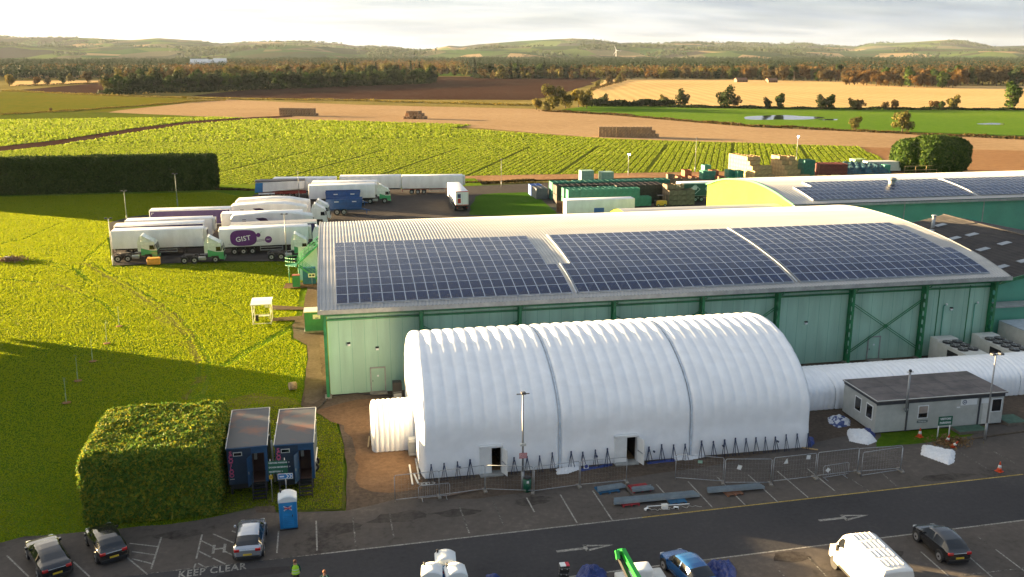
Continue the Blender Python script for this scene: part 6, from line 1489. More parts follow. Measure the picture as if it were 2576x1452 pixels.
Pp = rgn.normal(size=(700, 3))*[.75, .45, .12]+[0, 0, .12]; V, F = leaf_quads(Pp, .09, rgn, aspect=3.5); o = mesh_fast('dry_bush', V, F, [leaf_mat('dry_brush', [(.16,.09,.05), (.24,.15,.07), (.10,.09,.04)], 0)]); o.location = (*at(*k7(2120, 275)), 0); tag(o, 'low brown dry bush beside the parking sign', 'bush')
# sheets on the ground
m_bluet = mat('blue_tarpaulin', (.008,.030,.17), rough=.5, var=.2, scale=2, bump=.4, bscale=4)
crumple('sheet_roll', [at(*k7(*q)) for q in ((1950, 285), (2152, 328), (2145, 395), (2110, 408), (1940, 345))], .32, m_cloth, 11, 'large folded white sheet lying in the car park left of the lone cone', 'sheet')
crumple('sheet_roll', [at(*k7(*q)) for q in ((1492, 190), (1600, 200), (1645, 235), (1668, 262), (1615, 285), (1500, 262), (1488, 215))], .5, m_cloth, 12, 'white sheet bundle lying by the cabin corner', 'sheet')
crumple('tarpaulin', [at(*k7(*q)) for q in ((1590, 182), (1650, 190), (1660, 235), (1620, 232))], .4, m_bluet, 13, 'blue cover tucked behind the white bundle by the cabin corner', 'tarpaulin')
crumple('rubbish_heap', [at(*k7(*q)) for q in ((1368, 118), (1440, 105), (1505, 135), (1500, 165), (1430, 178), (1375, 150))], .45, mat('mixed_plastic', (.03,.06,.2), rough=.5, col2=(.55,.58,.62), scale=2.6, thr=(.47, .53), det=1), 14, 'heap of blue and white plastic wrap left of the cabin', 'rubbish')
crumple('tarpaulin', [at(*k7(*q)) for q in ((1235, 240), (1275, 240), (1283, 275), (1262, 298), (1225, 285))], .35, m_bluet, 15, 'blue bundle at the right front corner of the marquee', 'tarpaulin')
crumple('tarpaulin', [at(*k7(*q)) for q in ((250, 392), (420, 372), (425, 384), (260, 402))], .15, m_bluet, 16, 'strip of blue sheet under the second marquee section', 'tarpaulin')
crumple('tarpaulin', [at(*kc(*q)) for q in ((2075, 565), (2330, 522), (2335, 535), (2090, 580))], .15, m_bluet, 17, 'strip of blue sheet left of the second marquee door', 'tarpaulin')
crumple('tarpaulin', [at(x, y) for x, y in ((1758, 1428), (1790, 1418), (1835, 1412), (1852, 1436), (1850, 1462), (1780, 1490), (1752, 1450))], .8, m_bluet, 18, 'crumpled blue sheet beside the blue car', 'tarpaulin', 'blue sheets in the car park', step=.1)
crumple('tarpaulin', [at(x, y) for x, y in ((1448, 1452), (1462, 1428), (1500, 1430), (1525, 1440), (1526, 1470), (1460, 1490))], 1.0, m_bluet, 19, 'crumpled blue sheet between the black cases and the green boom', 'tarpaulin', 'blue sheets in the car park', step=.1)
crumple('tarpaulin', [at(x, y) for x, y in ((1222, 1447), (1245, 1445), (1258, 1452), (1250, 1470), (1225, 1470))], .5, m_bluet, 20, 'small blue bundle at the bottom edge beside a white car roof', 'tarpaulin', 'blue sheets in the car park')
o = car('white car whose roof just shows at the bottom edge', mat('white_car_paint', (.74,.75,.75), rough=.2, coat=1, var=.02), L=4.2); o.location = (at(1280, 1449, 1.5)[0]-2.1, at(1280, 1449, 1.5)[1]-.75, 0)
# black cases stacked
cp = at(1420, 1420, 1.75); r = None
for i in range(5):
    b = MB(); b.rbox((-.28, -.25, 0), (.28, .25, .34), m_black, .03)
    for x in (-.18, .12): b.box((x, -.262, .18), (x+.07, -.25, .26), m_galv)
    b.box((-.285, -.255, .24), (.285, .255, .255), m_trim); o = b.build('flight_case'); o.location = (cp[0]+rgx.uniform(-.03, .03), cp[1], .0+i*.345); o.rotation_euler = (0, 0, rgx.uniform(-.08, .08)-.2)
    tag(o, ['bottom black case of the tall stack', 'second black case from the bottom of the tall stack', 'middle black case of the tall stack', 'second black case from the top of the tall stack', 'topmost black case of the tall stack'][i], 'case', 'stacked black cases')
b = MB(); b.box((-.26, -.2, 0), (.05, .2, .05), sgw); b.box((.06, -.2, 0), (.26, .2, .045), m_uk2); o = b.build('folder'); o.location = (cp[0], cp[1], 1.73); tag(o, 'white and red folders lying on the black cases', 'folder')
# black frame beside the marquee left end, loose timber
b = MB(); b.box((0, 0, 0), (.8, .7, 1.9), m_black); b.box((.05, -.02, .2), (.75, 0, .9), m_trim); b.box((.05, -.02, 1.0), (.75, 0, 1.05), m_trim); o = b.build('equipment_rack'); o.location = (4.15, 77.5, 0); tag(o, 'black equipment rack standing against the left end of the marquee', 'rack')
b = MB(); b.rbox((0, 0, 0), (.75, .6, 1.35), m_offw, .04); b.box((.0, -.01, .2), (.75, 0, 1.1), m_trim); o = b.build('heater_unit'); o.location = (4.6, 66.2, 0); tag(o, 'white heater box between the porch and the marquee', 'heater')
m_timb = mat('sawn_timber', (.40,.27,.13), rough=.8, var=.15)
for (a, c), lb, m in (((kc(378, 395), kc(388, 310)), 'yellow timber plank lying left of the porch', m_timb), ((kc(735, 695), kc(710, 540)), 'pale long plank lying on the sand', m_offw), ((kc(790, 655), kc(760, 490)), 'thin galvanised tube lying against the marquee corner', m_galv), ((kc(745, 605), kc(780, 690)), 'short pale strut leaning on the tube', m_offw), ((kc(990, 788), kc(1250, 738)), 'brown batten lying along the foot of the fence', mat('brown_timber', (.20,.14,.11))), ((k7(1205, 305), k7(1305, 322)), 'yellow batten near the marquee right corner', m_timb)):
    A, B = at(*a), at(*c); b = MB(); b.bar((0, 0, .05), (B[0]-A[0], B[1]-A[1], .09), .12, .06, m); o = b.build('timber_plank' if 'tube' not in lb else 'metal_tube'); o.location = (*A, 0); tag(o, lb, 'plank' if 'tube' not in lb else 'tube')
b = MB(); q0 = Vector((*at(*kc(790, 690)), .03)); pts = [q0+Vector((.25*math.cos(i*.7)*(1+.3*math.sin(i))+i*.03, .18*math.sin(i*.7), 0)) for i in range(30)]; b.path(pts, .02, m_offw, 5); tag(b.build('hose_coil'), 'pale coiled hose at the marquee left front corner', 'hose')
b = MB(); b.path([Vector((*at(x, y), .04)) for x, y in ((790, 1035), (812, 1018), (822, 1005), (850, 995), (900, 990), (950, 997), (985, 995), (1010, 985))], .05, m_black, 6); tag(b.build('supply_cable'), 'thick black cable along the warehouse foot', 'cable')
for px, py in ((1222, 1237), (1345, 1245), (1657+36, 1245)): pass
# people
m_hiv = mat('hi_vis_yellow', (.42,.75,.03), rough=.7, var=.04); m_skin = mat('skin', (.42,.22,.15), rough=.6, var=.04); m_tro = mat('dark_clothing', (.02,.022,.03), rough=.9); m_gsleeve = mat('green_sleeves', (.01,.06,.04), rough=.9); m_hair = mat('brown_hair', (.14,.06,.03), rough=.8)
def skin_mesh(name, J, E, mat_, parent, lv=1):
    me = bpy.data.meshes.new(name); me.from_pydata([j[:3] for j in J], E, []); o = bpy.data.objects.new(name, me); C.objects.link(o)
    md = o.modifiers.new('s', 'SKIN'); sk = me.skin_vertices[0].data
    for i, j in enumerate(J): sk[i].radius = (j[3], j[4] if len(j) > 4 else j[3]); sk[i].use_root = (i == 0)
    md2 = o.modifiers.new('u', 'SUBSURF'); md2.levels = lv; md2.render_levels = lv
    dg = bpy.context.evaluated_depsgraph_get(); m2 = bpy.data.meshes.new_from_object(o.evaluated_get(dg)); bpy.data.objects.remove(o)
    m2.materials.clear(); m2.materials.append(mat_); m2.name = name
    for p_ in m2.polygons: p_.use_smooth = True
    o = bpy.data.objects.new(name, m2); C.objects.link(o); o.parent = parent; return o
def person(p, rz, label, vest_m, top_m, vest_open=False, hair=m_hair, armout=.0):
    r = empty('person', (*p, 0), rz, label, 'person')    # faces +Y before turning
    J = [(0, 0, .95, .15, .11), (0, 0, 1.2, .15, .11), (0, 0, 1.42, .13, .09), (0, 0, 1.52, .055, .055), (0, .01, 1.66, .085, .095), (0, 0, 1.76, .06, .07)]
    E_ = [(0, 1), (1, 2), (2, 3), (3, 4), (4, 5)]
    for s in (-1, 1):
        k = len(J); J += [(s*.10, 0, .86, .095), (s*.12, .02, .48, .062), (s*.12, -.02, .09, .045), (s*.13, .12, .05, .042)]; E_ += [(0, k), (k, k+1), (k+1, k+2), (k+2, k+3)]
        k = len(J); J += [(s*.19, 0, 1.42, .055), (s*(.25+armout), -.02, 1.14, .045), (s*(.24+armout), .14, .92, .034), (s*(.235+armout), .19, .84, .03)]; E_ += [(2, k), (k, k+1), (k+1, k+2), (k+2, k+3)]
        for f in range(4):
            q_ = len(J); J += [(s*(.235+armout)+(f-1.5)*.018, .205, .80, .009), (s*(.235+armout)+(f-1.5)*.018, .215, .765-.004*(f in (1, 2)), .008)]; E_ += [(k+3, q_), (q_, q_+1)]
        q_ = len(J); J += [(s*(.205+armout), .215, .82, .010), (s*(.19+armout), .225, .79, .008)]; E_ += [(k+3, q_), (q_, q_+1)]
    skin_mesh('body', J, E_, m_skin, r)
    # trousers, sleeves, vest as shells over the body
    skin_mesh('trousers', [(0, 0, 1.0, .165, .125), (-.10, 0, .84, .105), (-.12, .02, .48, .075), (-.12, -.01, .12, .06), (.10, 0, .84, .105), (.12, .02, .48, .075), (.12, -.01, .12, .06)], [(0, 1), (1, 2), (2, 3), (0, 4), (4, 5), (5, 6)], m_tro, r)
    skin_mesh('jacket', [(0, 0, 1.05, .175, .13), (0, 0, 1.25, .17, .125), (0, 0, 1.44, .145, .105), (-.20, 0, 1.43, .07), (-.26-armout, -.02, 1.14, .058), (-.25-armout, .12, .95, .046), (.20, 0, 1.43, .07), (.26+armout, -.02, 1.14, .058), (.25+armout, .12, .95, .046)], [(0, 1), (1, 2), (2, 3), (3, 4), (4, 5), (2, 6), (6, 7), (7, 8)], top_m, r)
    rows = []
    for z, a, c_ in ((.92, .225, .185), (1.1, .215, .175), (1.3, .21, .165), (1.42, .19, .14), (1.50, .12, .10)):
        n0 = 20; rng_ = [(math.pi/2+.55+(2*math.pi-1.1)*i/n0) if vest_open else (2*math.pi*i/n0) for i in range(n0+1)]
        rows.append([(a*math.cos(t), c_*math.sin(t), z) for t in rng_])
    b = MB(); b.grid(rows, vest_m, smooth=True); v_ = b.build('hi_vis_vest', r)
    b = MB()
    for z in (1.02, 1.2):
        rr_ = []
        for zz in (z, z+.05): rr_.append([(x*1.02, y*1.02, zz) for x, y, _ in [(.22*math.cos(t), .18*math.sin(t), 0) for t in rng_]])
        b.grid(rr_, m_offw, smooth=True)
    b.build('reflective_strip', v_)
    b = MB(); b.sphere((0, -.015, 1.715), .112, hair, 14, 10, (.9, 1.0, .95)); b.build('hair', r)
    b = MB(); b.sphere((0, .105, 1.66), .016, m_skin, 8, 6)
    for s in (-1, 1): b.sphere((s*.035, .088, 1.69), .012, m_black, 6, 5); b.sphere((s*.088, .01, 1.67), .02, m_skin, 6, 5, (.5, 1, 1.4))
    b.box((-.025, .09, 1.615), (.025, .1, 1.622), m_uk2); b.build('face', r)
    return r
p = at(742, 1412, 1.7); person(p, .1, 'person in a bright yellow high visibility vest seen from behind, arms at the sides', m_hiv, m_gsleeve)
p = at(816, 1439, 1.7); person((p[0], p[1]), math.pi+.1, 'person in an open pale green vest over dark clothes, looking down, at the bottom edge', mat('pale_vest', (.45,.62,.45), rough=.7), m_gsleeve, vest_open=True, hair=mat('ginger_hair', (.30,.12,.05), rough=.8))
# ================================================================ CRATES, BALES, FAR THINGS
def tray_stack(m, w_=1.2, d=1.0, h=1.78, n=8):
    """pallet of stacked ventilated plastic trays"""
    b = MB(); t = h/n
    b.box((.03, .03, .05), (w_-.03, d-.03, h-.03), m)
    for i in range(n):
        z = .06+i*(h-.06)/n; b.box((0, 0, z+.02), (w_, d, z+t*.32), m)
    for i in range(7):
        x = w_*i/6-.02; b.box((x, -.008, .06), (x+.04, d+.008, h-.02), m)
    for x in (.0, w_-.06): b.box((x, 0, h-.03), (x+.06, d, h+.05), m)
    for y in (0, d/2-.03, d-.06): b.box((0, y, h-.03), (w_, y+.06, h+.05), m)
    b.box((.1, .1, 0), (w_-.1, d-.1, .05), m)
    return b.build('crate_stack')
m_cg = mat('dark_green_plastic', (.010,.16,.115), rough=.5, var=.2, scale=1.3); m_cg2 = mat('green_plastic', (.035,.24,.17), rough=.5, var=.15, scale=1.3); m_ck = mat('black_plastic_trays', (.020,.017,.018), rough=.55, var=.3); m_cgry = mat('grey_plastic', (.13,.14,.17), rough=.5); m_cbl = mat('blue_plastic', (.03,.10,.36), rough=.5); m_crd = mat('maroon_plastic', (.20,.035,.03), rough=.6, var=.2)
rg = random.Random(21)
kinds = {}
def crates(m, key, x0, y0, nx, ny, nz, label, group, ang=0.0, w_=1.2, d=1.0, h=1.78, miss=0, jz=.03, cat='crates'):
    if key not in kinds: kinds[key] = [tray_stack(m, w_, d, h), False]
    pr, used = kinds[key]; c_, s_ = math.cos(ang), math.sin(ang)
    for i in range(nx):
        for j in range(ny):
            top = nz - (1 if rg.random() < miss else 0)
            for k in range(top):
                # only stacks in the outer shell of the block can be seen
                if (0 < i < nx-1 or j > 1 and i > 0) and j > 0 and k < nz-1: continue
                lx, ly = i*(w_+.02), j*(d+.04)
                o = put(pr, kinds[key][1], (x0+lx*c_-ly*s_+rg.uniform(-.02, .02), y0+lx*s_+ly*c_+rg.uniform(-.02, .02), k*(h+.07)), ang, label, group); kinds[key][1] = True
                o['category'] = cat
# front green row and its body, black block, rear green block
crates(m_cg2, 'cg2', 44.9, 176.3, 12, 2, 2, 'sage green plastic tray stack in the front rows of the crate block', 'sage green tray stacks')
crates(m_cg, 'cg', 44.6, 178.6, 9, 2, 2, 'green plastic tray stack just behind the front sage green rows', 'green tray stacks behind the front rows', miss=.1)
crates(m_ck, 'ck', 44.0, 182.3, 18, 3, 2, 'black plastic tray stack in the dark middle of the crate block', 'black tray stacks')
crates(m_ck, 'ck', 56, 180.2, 8, 2, 2, 'black plastic tray stack in the dark middle of the crate block', 'black tray stacks')
crates(m_cg, 'cg', 44.3, 187.4, 21, 3, 2, 'dark green plastic tray stack in the rear rows of the crate block', 'dark green tray stacks at the rear', miss=.05)
crates(m_cgry, 'cgry', 41.3, 189.4, 2, 4, 1, 'grey plastic tray stack at the left corner of the crate yard', 'grey tray stacks at the left corner', h=2.2)
crates(m_cbl, 'cbl', 41.2, 193.9, 2, 3, 1, 'blue plastic tray stack behind the grey ones at the left corner', 'blue tray stacks at the left corner', h=2.2)
p = at(*k6(1410, 705)); crates(m_cg2, 'cg2', p[0], p[1], 3, 2, 1, 'sage green tray stack standing right of the old white trailer', 'sage green stacks beside the trailer')
def solid_box(name, p, dims, m, label, cat, rz=0, lid=None, group=None, ribs=0):
    w_, d, h = dims; b = MB(); b.box((0, 0, .06), (w_, d, h), m)
    for i in range(ribs+1 if ribs else 0): x = w_*i/ribs; b.box((x-.03, -.03, .06), (x+.03, d+.03, h-.02), m)
    b.box((.05, .05, 0), (w_-.05, d-.05, .06), m_black)
    b.box((-.03, -.03, h), (w_+.03, d+.03, h+.06), lid or m); o = b.build(name); o.location = (*p, 0); o.rotation_euler = (0, 0, rz); return tag(o, label, cat, group)
m_pgr = mat('pale_green_steel', (.22,.36,.27), rough=.5)
solid_box('fuel_tank', (55.9, 207.5), (2.9, 2.4, 3.3), m_pgr, 'pale green square tank behind the crates, left of its twin', 'tank', ribs=2)
solid_box('fuel_tank', (60.4, 206.6), (2.9, 2.4, 3.0), m_pgr, 'pale green square tank behind the crates, right of its twin', 'tank', ribs=2)
p = at(1556, 524); m_yel = mat('yellow_box', (.62,.36,.02), rough=.5)
solid_box('yellow_bin', (p[0], p[1]), (2.5, 1.2, 1.9), m_yel, 'yellow slotted plastic bins stacked before the right end of the old white trailer', 'bins', ribs=4)
p = at(1578, 525); solid_box('red_bin', (p[0], p[1]-.6), (1.0, .5, 1.3), mat('red_box', (.50,.02,.02)), 'small red bin in front of the yellow ones', 'bin')
for i, (px, m, lb, w_) in enumerate(((640, m_cg, 'teal low crate nearest the timber fence', 1.7), (755, mat('emerald_plastic', (.01,.20,.07), rough=.5), 'long emerald crate behind the warehouse crest', 2.4), (915, m_cbl, 'blue crate with pale rods behind the warehouse crest', 1.8))):
    p = at(*k6(px, 785), 1.6); solid_box('low_crate', (p[0], p[1]), (w_, 1.2, 2.4), m, lb, 'crate', ribs=3)
p = at(*k6(455, 775)); b = MB()
q_ = at(*k6(610, 790)); n = 12
for i in range(n): x, y = p[0]+(q_[0]-p[0])*i/n, p[1]+(q_[1]-p[1])*i/n; b.bar((x, y, 0), (x, y, 2.2), .3, .06, mat('dark_fence_timber', (.10,.055,.035), rough=.9, var=.2))
b.bar((p[0], p[1], .7), (q_[0], q_[1], .7), .06, .1, MAT['dark_fence_timber']); b.bar((p[0], p[1], 1.8), (q_[0], q_[1], 1.8), .06, .1, MAT['dark_fence_timber'])
# grass island wall
tag(b.build('timber_fence'), 'short dark timber fence between the grass island and the white trailer', 'fence')
# wooden potato boxes
m_wd = mat('pale_box_wood', (.48,.33,.15), rough=.8, var=.2, scale=1.5); m_wd2 = mat('grey_box_wood', (.17,.13,.085), rough=.85, var=.25, scale=1.5); m_wd3 = mat('reddish_box_wood', (.32,.12,.06), rough=.85, var=.25, scale=2)
def potato_box(m, w_=1.8, d=1.2, h=1.0):
    b = MB(); t = .04
    for k in range(5):
        z0 = .12+k*.176; z1 = z0+.16
        b.box((0, 0, z0), (w_, t, z1), m); b.box((0, d-t, z0), (w_, d, z1), m); b.box((0, t, z0), (t, d-t, z1), m); b.box((w_-t, t, z0), (w_, d-t, z1), m)
    for x, y in ((t, t), (w_-t-.08, t), (t, d-t-.08), (w_-t-.08, d-t-.08)): b.box((x, y, .02), (x+.08, y+.08, h), m)
    for x in (w_*.33, w_*.66): b.box((x-.04, -.02, .12), (x+.04, 0, h), m)
    for x in (0, w_/2-.06, w_-.12): b.box((x, 0, 0), (x+.12, d, .11), m)
    b.box((t, t, .12), (w_-t, d-t, .15), m_dark)
    return b.build('wooden_box')
def boxes(m, key, x0, y0, cols, ang, label, group, sx=1.85, sy=1.25, h=1.02):
    """cols: list of (i, j, height)"""
    if key not in kinds: kinds[key] = [potato_box(m), False]
    c_, s_ = math.cos(ang), math.sin(ang)
    for i, j, n in cols:
        for k in range(n):
            lx, ly = i*sx, j*sy
            o = put(kinds[key][0], kinds[key][1], (x0+lx*c_-ly*s_, y0+lx*s_+ly*c_, k*h), ang+rg.uniform(-.02, .02), label, group); kinds[key][1] = True; o['category'] = 'wooden box'
# boxes lie with their short side toward us; the row runs away to the left
p = at(1905, 450); boxes(m_wd, 'wd', p[0]-1.2, p[1]-1.0, [(0, 0, 2), (1, 0, 2), (2, 0, 1), (0, 1, 3), (1, 1, 3), (2, 1, 3), (0, 2, 4), (1, 2, 3), (0, 3, 5), (1, 3, 5), (0, 4, 5), (1, 4, 5), (0, 5, 5), (1, 5, 5), (0, 6, 5), (1, 6, 5), (0, 7, 5), (0, 8, 5), (0, 9, 5)], .12, 'pale wooden box in the biggest stepped stack in the yard', 'wooden boxes of the biggest stack')
p = at(1975, 448); boxes(m_wd, 'wd', p[0], p[1]-1, [(0, 0, 2), (1, 0, 2), (0, 1, 3), (1, 1, 4), (0, 2, 4), (1, 2, 5), (0, 3, 5), (1, 3, 5), (0, 4, 5), (0, 5, 5)], .12, 'pale wooden box in the smaller stack by the pale lit lamp post', 'wooden boxes of the smaller stack')
p = at(1930, 452); boxes(m_wd, 'wd', p[0]+1.5, p[1]-2, [(0, 0, 1), (1, 0, 1), (3, 0, 1), (4, 1, 1), (6, 0, 1), (8, 0, 1)], .0, 'pale wooden box standing low in front of the tall box stacks', 'low wooden boxes')
p = at(*k6(1822, 690)); boxes(m_wd2, 'wd2', p[0], p[1]-1, [(0, 0, 3), (1, 0, 3), (2, 0, 3), (0, 1, 4), (1, 1, 4), (2, 1, 3), (0, 2, 4), (1, 2, 3)], .03, 'weathered grey brown wooden box before the dark green trailer', 'weathered wooden boxes before the green trailer')
p = at(1684, 462); boxes(m_wd2, 'wd2', p[0], p[1], [(0, 0, 1), (0, 1, 2), (1, 1, 1), (2, 0, 1), (3, 1, 1)], .0, 'weathered wooden box at the left end of the low row', 'weathered low wooden boxes')
for px, py, n, key, m, lb, gp in ((1705, 455, 1, 'wd3', m_wd3, 0, 0), (1722, 450, 2, 'wd3', m_wd3, 0, 0), (1740, 456, 1, 'wd3', m_wd3, 0, 0), (1790, 450, 2, 'wd3', m_wd3, 0, 0), (1808, 455, 1, 'wd3', m_wd3, 0, 0), (1950, 440, 2, 'wd3', m_wd3, 0, 0)):
    p = at(px, py); boxes(m, key, p[0], p[1], [(0, 0, n), (0, 1, n)], 0, 'reddish wooden box in the low jumbled row left of the tall stacks', 'reddish wooden boxes')
for px, py, n, w_ in ((1768, 452, 2, 3.2), (1772, 446, 3, 1.6), (1832, 448, 2, 3.0), (1855, 450, 2, 1.6)):
    p = at(px, py); crates(m_cg2, 'cgs', p[0], p[1], max(1, int(w_/1.6)), 2, n, 'green bulk bin among the reddish boxes', 'green bulk bins', w_=1.6, d=1.2, h=.9, cat='bin')
p = at(2022, 448); crates(m_cg, 'cgd', p[0], p[1], 2, 3, 4, 'dark green bulk bin stack right of the wooden boxes', 'dark green bulk bins', w_=1.4, d=1.1, h=1.0, cat='bin')
p = at(2045, 447); crates(m_crd, 'crd', p[0]+1.6, p[1], 5, 4, 3, 'maroon plastic bin in the long dark red stack', 'maroon bins', ang=-.1, w_=1.4, d=1.1, h=1.0, cat='bin')
crumple('net_heap', dpoly([(2085, 440), (2100, 424), (2150, 420), (2240, 430), (2238, 442), (2130, 446)]), 2.6, mat('blue_netting', (.012,.06,.085), rough=.85, var=.4, scale=1.2, bump=.6, bscale=4), 31, 'long heap of blue netting right of the maroon bins', 'netting', step=.4)
solid_box('pale_container', at(2150, 427), (3.0, 3, 2.6), mat('pale_lime_sheet', (.30,.42,.16)), 'pale lime covered block at the left of the white sheeted stack', 'container')
solid_box('sheeted_stack', at(2180, 431), (9, 3, 2.4), m_offw, 'long white sheeted stack behind the blue netting', 'stack', rz=-.12, ribs=7)
solid_box('teal_bin', at(2224, 438), (1.6, 1.6, 2.2), m_cg2, 'teal bin at the right end of the white sheeted stack', 'bin')
fence_p = at(2275, 438); b = MB()
for i in range(4): b.tube((i*3, 0, 0), (i*3, 0, 2.0), .05, m_wd, n=5)
b.box((0, -.03, 1.9), (9, .03, 2.0), m_wd); b.box((0, -.03, .9), (9, .03, 1.0), m_wd); o = b.build('rail_fence'); o.location = (*fence_p, 0); tag(o, 'low timber rail fence in front of the two clipped trees', 'fence')
# forklift by the weathered boxes
p = at(*k6(1690, 715)); r = empty('forklift', (*p, 0), 0, 'yellow forklift beside the weathered wooden boxes', 'forklift')
b = MB(); b.rbox((0, 0, .3), (2.2, 1.2, 1.2), m_yel, .1); b.rbox((-.2, .1, .4), (.3, 1.1, 1.3), m_black, .06); b.build('body', r)
b = MB()
for x, y in ((.5, .1), (.5, 1.1), (1.6, .1), (1.6, 1.1)): b.bar((x, y, 1.2), (x, y, 2.2), .06, .06, m_black)
b.rbox((.4, 0, 2.2), (1.7, 1.2, 2.28), m_black, .02); b.build('canopy', r)
b = MB(); b.bar((2.4, .3, .1), (2.4, .3, 2.3), .08, .1, m_black); b.bar((2.4, .9, .1), (2.4, .9, 2.3), .08, .1, m_black); b.box((2.45, .25, .1), (3.5, .35, .15), m_black); b.box((2.45, .85, .1), (3.5, .95, .15), m_black); b.build('mast', r)
for x in (.4, 1.8):
    for y in (.05, 1.15): wheel(r, x, y, .3, .2, 10)
# ---------------- straw bales
m_bale = mat('straw', (.25,.155,.085), rough=1, var=.25, scale=1.5, col2=(.40,.26,.14), thr=(.3, .7), bump=.5, bscale=4)
def bale():
    b = MB(); b.rbox((0, 0, 0), (1.15, 2.4, 1.2), m_bale, .08)
    for y in (.5, 1.2, 1.9): b.box((-.01, y, .03), (1.16, y+.03, 1.21), m_dark)
    return b.build('straw_bale')
bl0 = [bale(), False]
def balestack(a, c, tiers, rows_, label, group, z0=-.4, frayed=0):
    A, B = at(*a), at(*c); L = math.hypot(B[0]-A[0], B[1]-A[1]); an = math.atan2(B[1]-A[1], B[0]-A[0]); n = int(L/1.3)
    for k, (i0, i1) in enumerate(tiers):
        for i in range(int(n*i0), int(n*i1)):
            for j in range(rows_):
                if rg.random() < frayed: continue
                lx, ly = i*1.3+rg.uniform(-.04, .04), j*2.5; o = put(bl0[0], bl0[1], (A[0]+lx*math.cos(an)-ly*math.sin(an), A[1]+lx*math.sin(an)+ly*math.cos(an)+rg.uniform(-.1, .1), z0+k*1.25), an+rg.uniform(-.03, .03), label, group); bl0[1] = True; o['category'] = 'straw bale'
balestack((702, 289), (803, 290), [(0, 1), (.06, .97), (.06, .97)], 1, 'big straw bale in the long stack at the left, standing at the crop edge', 'straw bales of the left stack')
balestack((1014, 297), (1071, 298), [(0, 1), (.1, .95), (.2, .75)], 2, 'big straw bale in the short ragged middle stack', 'straw bales of the middle stack', frayed=.08)
balestack((1506, 342), (1662, 343), [(0, 1), (.02, .95), (.02, .93)], 1, 'big straw bale in the longest nearest stack', 'straw bales of the nearest stack')
# ---------------- wind turbine
tp = at(1550, 146); k = 4200
tx, ty = k*math.sin(PSI+math.atan((1550-CXP)/2417)), k*math.cos(PSI+math.atan((1550-CXP)/2417))
r = empty('wind_turbine', (tx, ty, 0), 0, 'white wind turbine standing alone before the hills', 'wind turbine')
m_turb = mat('turbine_white', (.8,.8,.8), rough=.4, var=.02)
b = MB(); b.tube((0, 0, 0), (0, 0, 34), 1.6, m_turb, r1=1.0, n=12); b.build('tower', r)
b = MB(); b.rbox((-1.4, -3.4, 33), (1.4, 3, 36), m_turb, .4); b.build('nacelle', r)
for a in (R_(115), R_(235), R_(355)):
    d = Vector((math.cos(a), 0, math.sin(a))); b = MB(); n_ = Vector((-d.z, 0, d.x)); c_ = Vector((0, -4, 34.5)); P = [c_+n_*-.7, c_+n_*.7, c_+d*5+n_*1.5, c_+d*23+n_*.15, c_+d*23-n_*.15, c_+d*5-n_*.8]
    b.add(P+[q+Vector((0, .4, 0)) for q in P], [(0,1,2,3,4,5), (11,10,9,8,7,6)]+[(i, (i+1) % 6, 6+(i+1) % 6, 6+i) for i in range(6)], m_turb); b.build('blade', r)
b = MB(); b.sphere((0, -4, 34.5), 1.4, m_turb, 10, 8); b.build('hub', r)
# ---------------- far buildings
m_fw = mat('far_white_wall', (.75,.74,.72), rough=.7); m_fr = mat('far_roof', (.10,.09,.09), rough=.8); m_fo = mat('orange_roof', (.20,.105,.06), rough=.8)
def far_building(px, py, dist, w_, d, h, label, roof=None, wall=None, rz=0.0, pitch=.35, cat='building', bays=4):
    az = PSI+math.atan((px-CXP)/2417); r = empty('farm_building' if cat == 'building' else 'house', (dist*math.sin(az), dist*math.cos(az), -.5), rz, label, cat)
    b = MB(); b.box((-w_/2, 0, 0), (w_/2, d, h), wall or m_fw); b.build('walls', r)
    b = MB(); rr_ = d/2*pitch*2; b.prism([(-.3, h), (d/2, h+rr_), (d+.3, h)], -w_/2-.3, w_/2+.3, roof or m_fr, axis='x'); b.build('roof', r)
    for i in range(bays):
        x = -w_/2+w_*(i+.5)/bays; b = MB(); b.box((x-w_/bays*.2, -.06, h*.35), (x+w_/bays*.2, -.01, h*.75), m_glass); b.build('window', r)
    return r
for i, (px, w_, h, lb) in enumerate(((498, 30, 7, 'long white industrial shed left of a row beyond the woods'), (525, 26, 6, 'low white industrial shed in the middle of a row beyond the woods'), (550, 22, 8, 'white industrial shed right of a row beyond the woods'))):
    far_building(px, 165, 1750, w_, 18, h+5, lb, roof=m_fw)
far_building(905, 160, 1900, 14, 9, 8, 'tiny pale house among far orange trees, left of the gap', cat='house'); far_building(1290, 168, 1300, 16, 10, 6, 'tiny pale house between the two far woods', cat='house')
far_building(1872, 198, 1010, 12, 7, 2.0, 'small orange roofed house at the golden field edge, left one', roof=m_fo, wall=m_fo, cat='house'); far_building(1950, 199, 1005, 10, 7, 2.0, 'small orange roofed house at the golden field edge, right one', roof=m_fo, wall=m_fo, cat='house')
